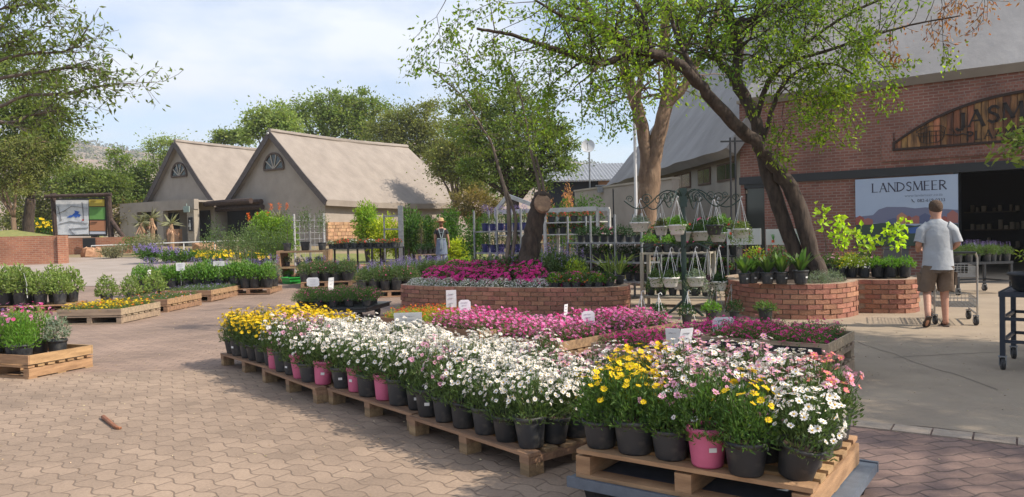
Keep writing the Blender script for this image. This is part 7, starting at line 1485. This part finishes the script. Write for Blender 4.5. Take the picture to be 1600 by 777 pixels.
# wire shopping trolley pushed by the man
tp = Vector((mp.x+.48, mp.y+.50, 0)); tr = empty('wire_trolley', 'two tier silver wire garden trolley pushed by the man', 'trolley', tuple(tp), R(-24)); wire = mat('chrome_wire', (.45, .44, .42), rough=.3, metal=.7)
def wirebasket(z, L_, Wd, h, nm):
    mb = MB(); x0, x1 = -Wd/2, Wd/2
    for zz in (z, z+h*.5, z+h):
        w = .006 if zz < z+h else .010
        for a, b in (((x0, -L_/2), (x1, -L_/2)), ((x1, -L_/2), (x1, L_/2)), ((x1, L_/2), (x0, L_/2)), ((x0, L_/2), (x0, -L_/2))): mb.bar((*a, zz), (*b, zz), w)
    for x in np.linspace(x0, x1, 12): mb.bar((x, -L_/2, z), (x, L_/2, z), .005); mb.bar((x, -L_/2, z), (x, -L_/2, z+h), .005); mb.bar((x, L_/2, z), (x, L_/2, z+h), .005)
    for y in np.linspace(-L_/2, L_/2, 16): mb.bar((x0, y, z+.001), (x1, y, z+.001), .005); mb.bar((x0, y, z), (x0, y, z+h), .005); mb.bar((x1, y, z), (x1, y, z+h), .005)
    obj(nm, mb.mesh(nm, wire), tr)
wirebasket(.26, .85, .52, .12, 'lower_basket'); wirebasket(.68, .78, .50, .14, 'upper_basket')
for x in (-.26, .26): mb = MB(); mb.tube([(x, .42, .16), (x, -.42, .16), (x, -.44, .3), (x, -.46, .95), (x*.9, -.50, 1.02)], .013, 7); obj('side_frame', mb.mesh('side_frame', wire), tr)
mb = MB(); mb.tube([(-.24, -.50, 1.02), (.24, -.50, 1.02)], .016, 8); obj('handle', mb.mesh('handle', black), tr)
for x in (-.25, .25):
    for y in (-.38, .38): caster(tr, x, y, .065)
# woman in straw hat, dungaree apron
wp = Z(691, 430, 24.0); gz = g(wp.x, wp.y); wo = empty('person', 'woman in straw hat, dark top and striped cross back apron over jeans', 'person', (wp.x, wp.y, gz), R(8))
V = [(0, 0, .90), (0, 0, 1.04), (0, .0, 1.20), (0, .0, 1.33), (0, .0, 1.40), (0, .02, 1.47), (0, .03, 1.55), (0, .03, 1.61), (-.14, 0, 1.31), (-.20, .0, 1.06), (-.17, .14, .88), (.15, 0, 1.31), (.215, .0, 1.06), (.235, .05, .84), (-.08, 0, .85), (-.085, 0, .47), (-.085, 0, .09), (-.09, .12, .03), (.08, 0, .85), (.085, .02, .47), (.085, .03, .09), (.09, .15, .03), (0, .11, 1.53)]
E = [(0, 1), (1, 2), (2, 3), (3, 4), (4, 5), (5, 6), (6, 7), (3, 8), (8, 9), (9, 10), (3, 11), (11, 12), (12, 13), (0, 14), (14, 15), (15, 16), (16, 17), (0, 18), (18, 19), (19, 20), (20, 21), (6, 22)]
RD = [(.14, .10), (.11, .085), (.12, .09), (.10, .075), .045, (.055, .065), (.068, .085), (.05, .06), .05, .036, .026, .05, .036, .026, .085, .052, .036, .028, .085, .052, .036, .028, .014]
V = [Vector(v) for v in V]; lists = (V, E, RD); hand(lists, 10, (.1, .6, -.7), 1, .9); hand(lists, 13, (0, .15, -1), -1, .9); skinbody('body', V, E, RD, skin, wo)
garment('dark_top', [[((0, 0, 1.02), .125, .10), ((0, 0, 1.15), .14, .105), ((0, 0, 1.28), .165, .10), ((0, 0, 1.35), .12, .08), ((0, 0, 1.385), .06, .055)], [((-.13, 0, 1.31), .062, .062, (-.8, 0, -.6)), ((-.19, 0, 1.19), .056, .056, (-.3, 0, -1))], [((.13, 0, 1.31), .062, .062, (.8, 0, -.6)), ((.195, 0, 1.19), .056, .056, (.3, 0, -1))]], mat('charcoal_top', (.03, .03, .035), rough=.9), wo, wob=.005)
garment('jeans', [[((0, 0, .80), .15, .115), ((0, 0, .98), .13, .105)], [((-.08, 0, .82), .09, .10), ((-.085, 0, .47), .068, .072), ((-.088, 0, .08), .062, .066)], [((.08, 0, .82), .09, .10), ((.085, .02, .47), .068, .072), ((.088, .03, .08), .062, .066)]], mat('pale_jeans', (.28, .36, .46), (.36, .43, .52), 5, .9), wo, wob=.006)
garment('apron', [[((0, 0, .55), .185, .15), ((0, 0, .75), .18, .14), ((0, 0, .92), .16, .125), ((0, 0, 1.04), .135, .108)]], mat('striped_apron', (.12, .16, .24), (.20, .24, .32), 40, .9, stretch=(8, 8, .3)), wo, wob=.010)
mb = MB(); st = mat('apron_strap', (.36, .44, .46))
for s in (-1, 1): mb.bar((s*.09, -.085, 1.37), (s*.012, -.118, 1.05), .028, .012); mb.bar((s*.015, -.155, 1.03), (s*.03, -.165, .72), .018, .008)
mb.bar((-.075, -.112, 1.24), (.075, -.112, 1.24), .03, .010); mb.bar((-.13, -.10, 1.045), (.13, -.10, 1.045), .03, .02); obj('strap', mb.mesh('strap', st), wo)
straw = mat('straw', (.55, .36, .19), (.45, .28, .14), 30, .9, .4, 60); mb = MB(); mb.lathe([(0, .115), (.06, .11), (.085, .09), (.09, .02), (.10, .0), (.165, -.012), (.17, -.006), (.10, .008), (.095, .03)], 20, (0, .03, 1.58), axis=(0, .12, 1)); obj('straw_hat', mb.mesh('straw_hat', straw, smooth=True), wo)
mb = MB(); mb.lathe([(.088, .008), (.094, .01), (.092, .035), (.087, .036)], 18, (0, .03, 1.585), axis=(0, .12, 1)); obj('hat_band', mb.mesh('hat_band', mat('band', (.08, .04, .03))), wo)
mb = MB(); mb.loft([((0, -.03, 1.40), .035, .02), ((0, -.035, 1.47), .055, .04), ((0, -.01, 1.55), .075, .075)], 10); obj('hair', mb.mesh('hair', mat('auburn_hair', (.18, .08, .04)), smooth=True), wo)

# ---------------------------------------------------------------- air
hz = bpy.data.materials.new('haze'); hz.use_nodes = True; t = hz.node_tree; t.nodes.clear(); o = t.nodes.new('ShaderNodeOutputMaterial'); v = t.nodes.new('ShaderNodeVolumePrincipled')
v.inputs['Color'].default_value = (.97, .98, 1, 1); v.inputs['Density'].default_value = .00055; v.inputs['Anisotropy'].default_value = .3; t.links.new(v.outputs[0], o.inputs['Volume'])
mb = MB(); mb.box((0, 300, 74), (3060, 1700, 160)); tag(mb.build('haze', hz), kind='stuff')
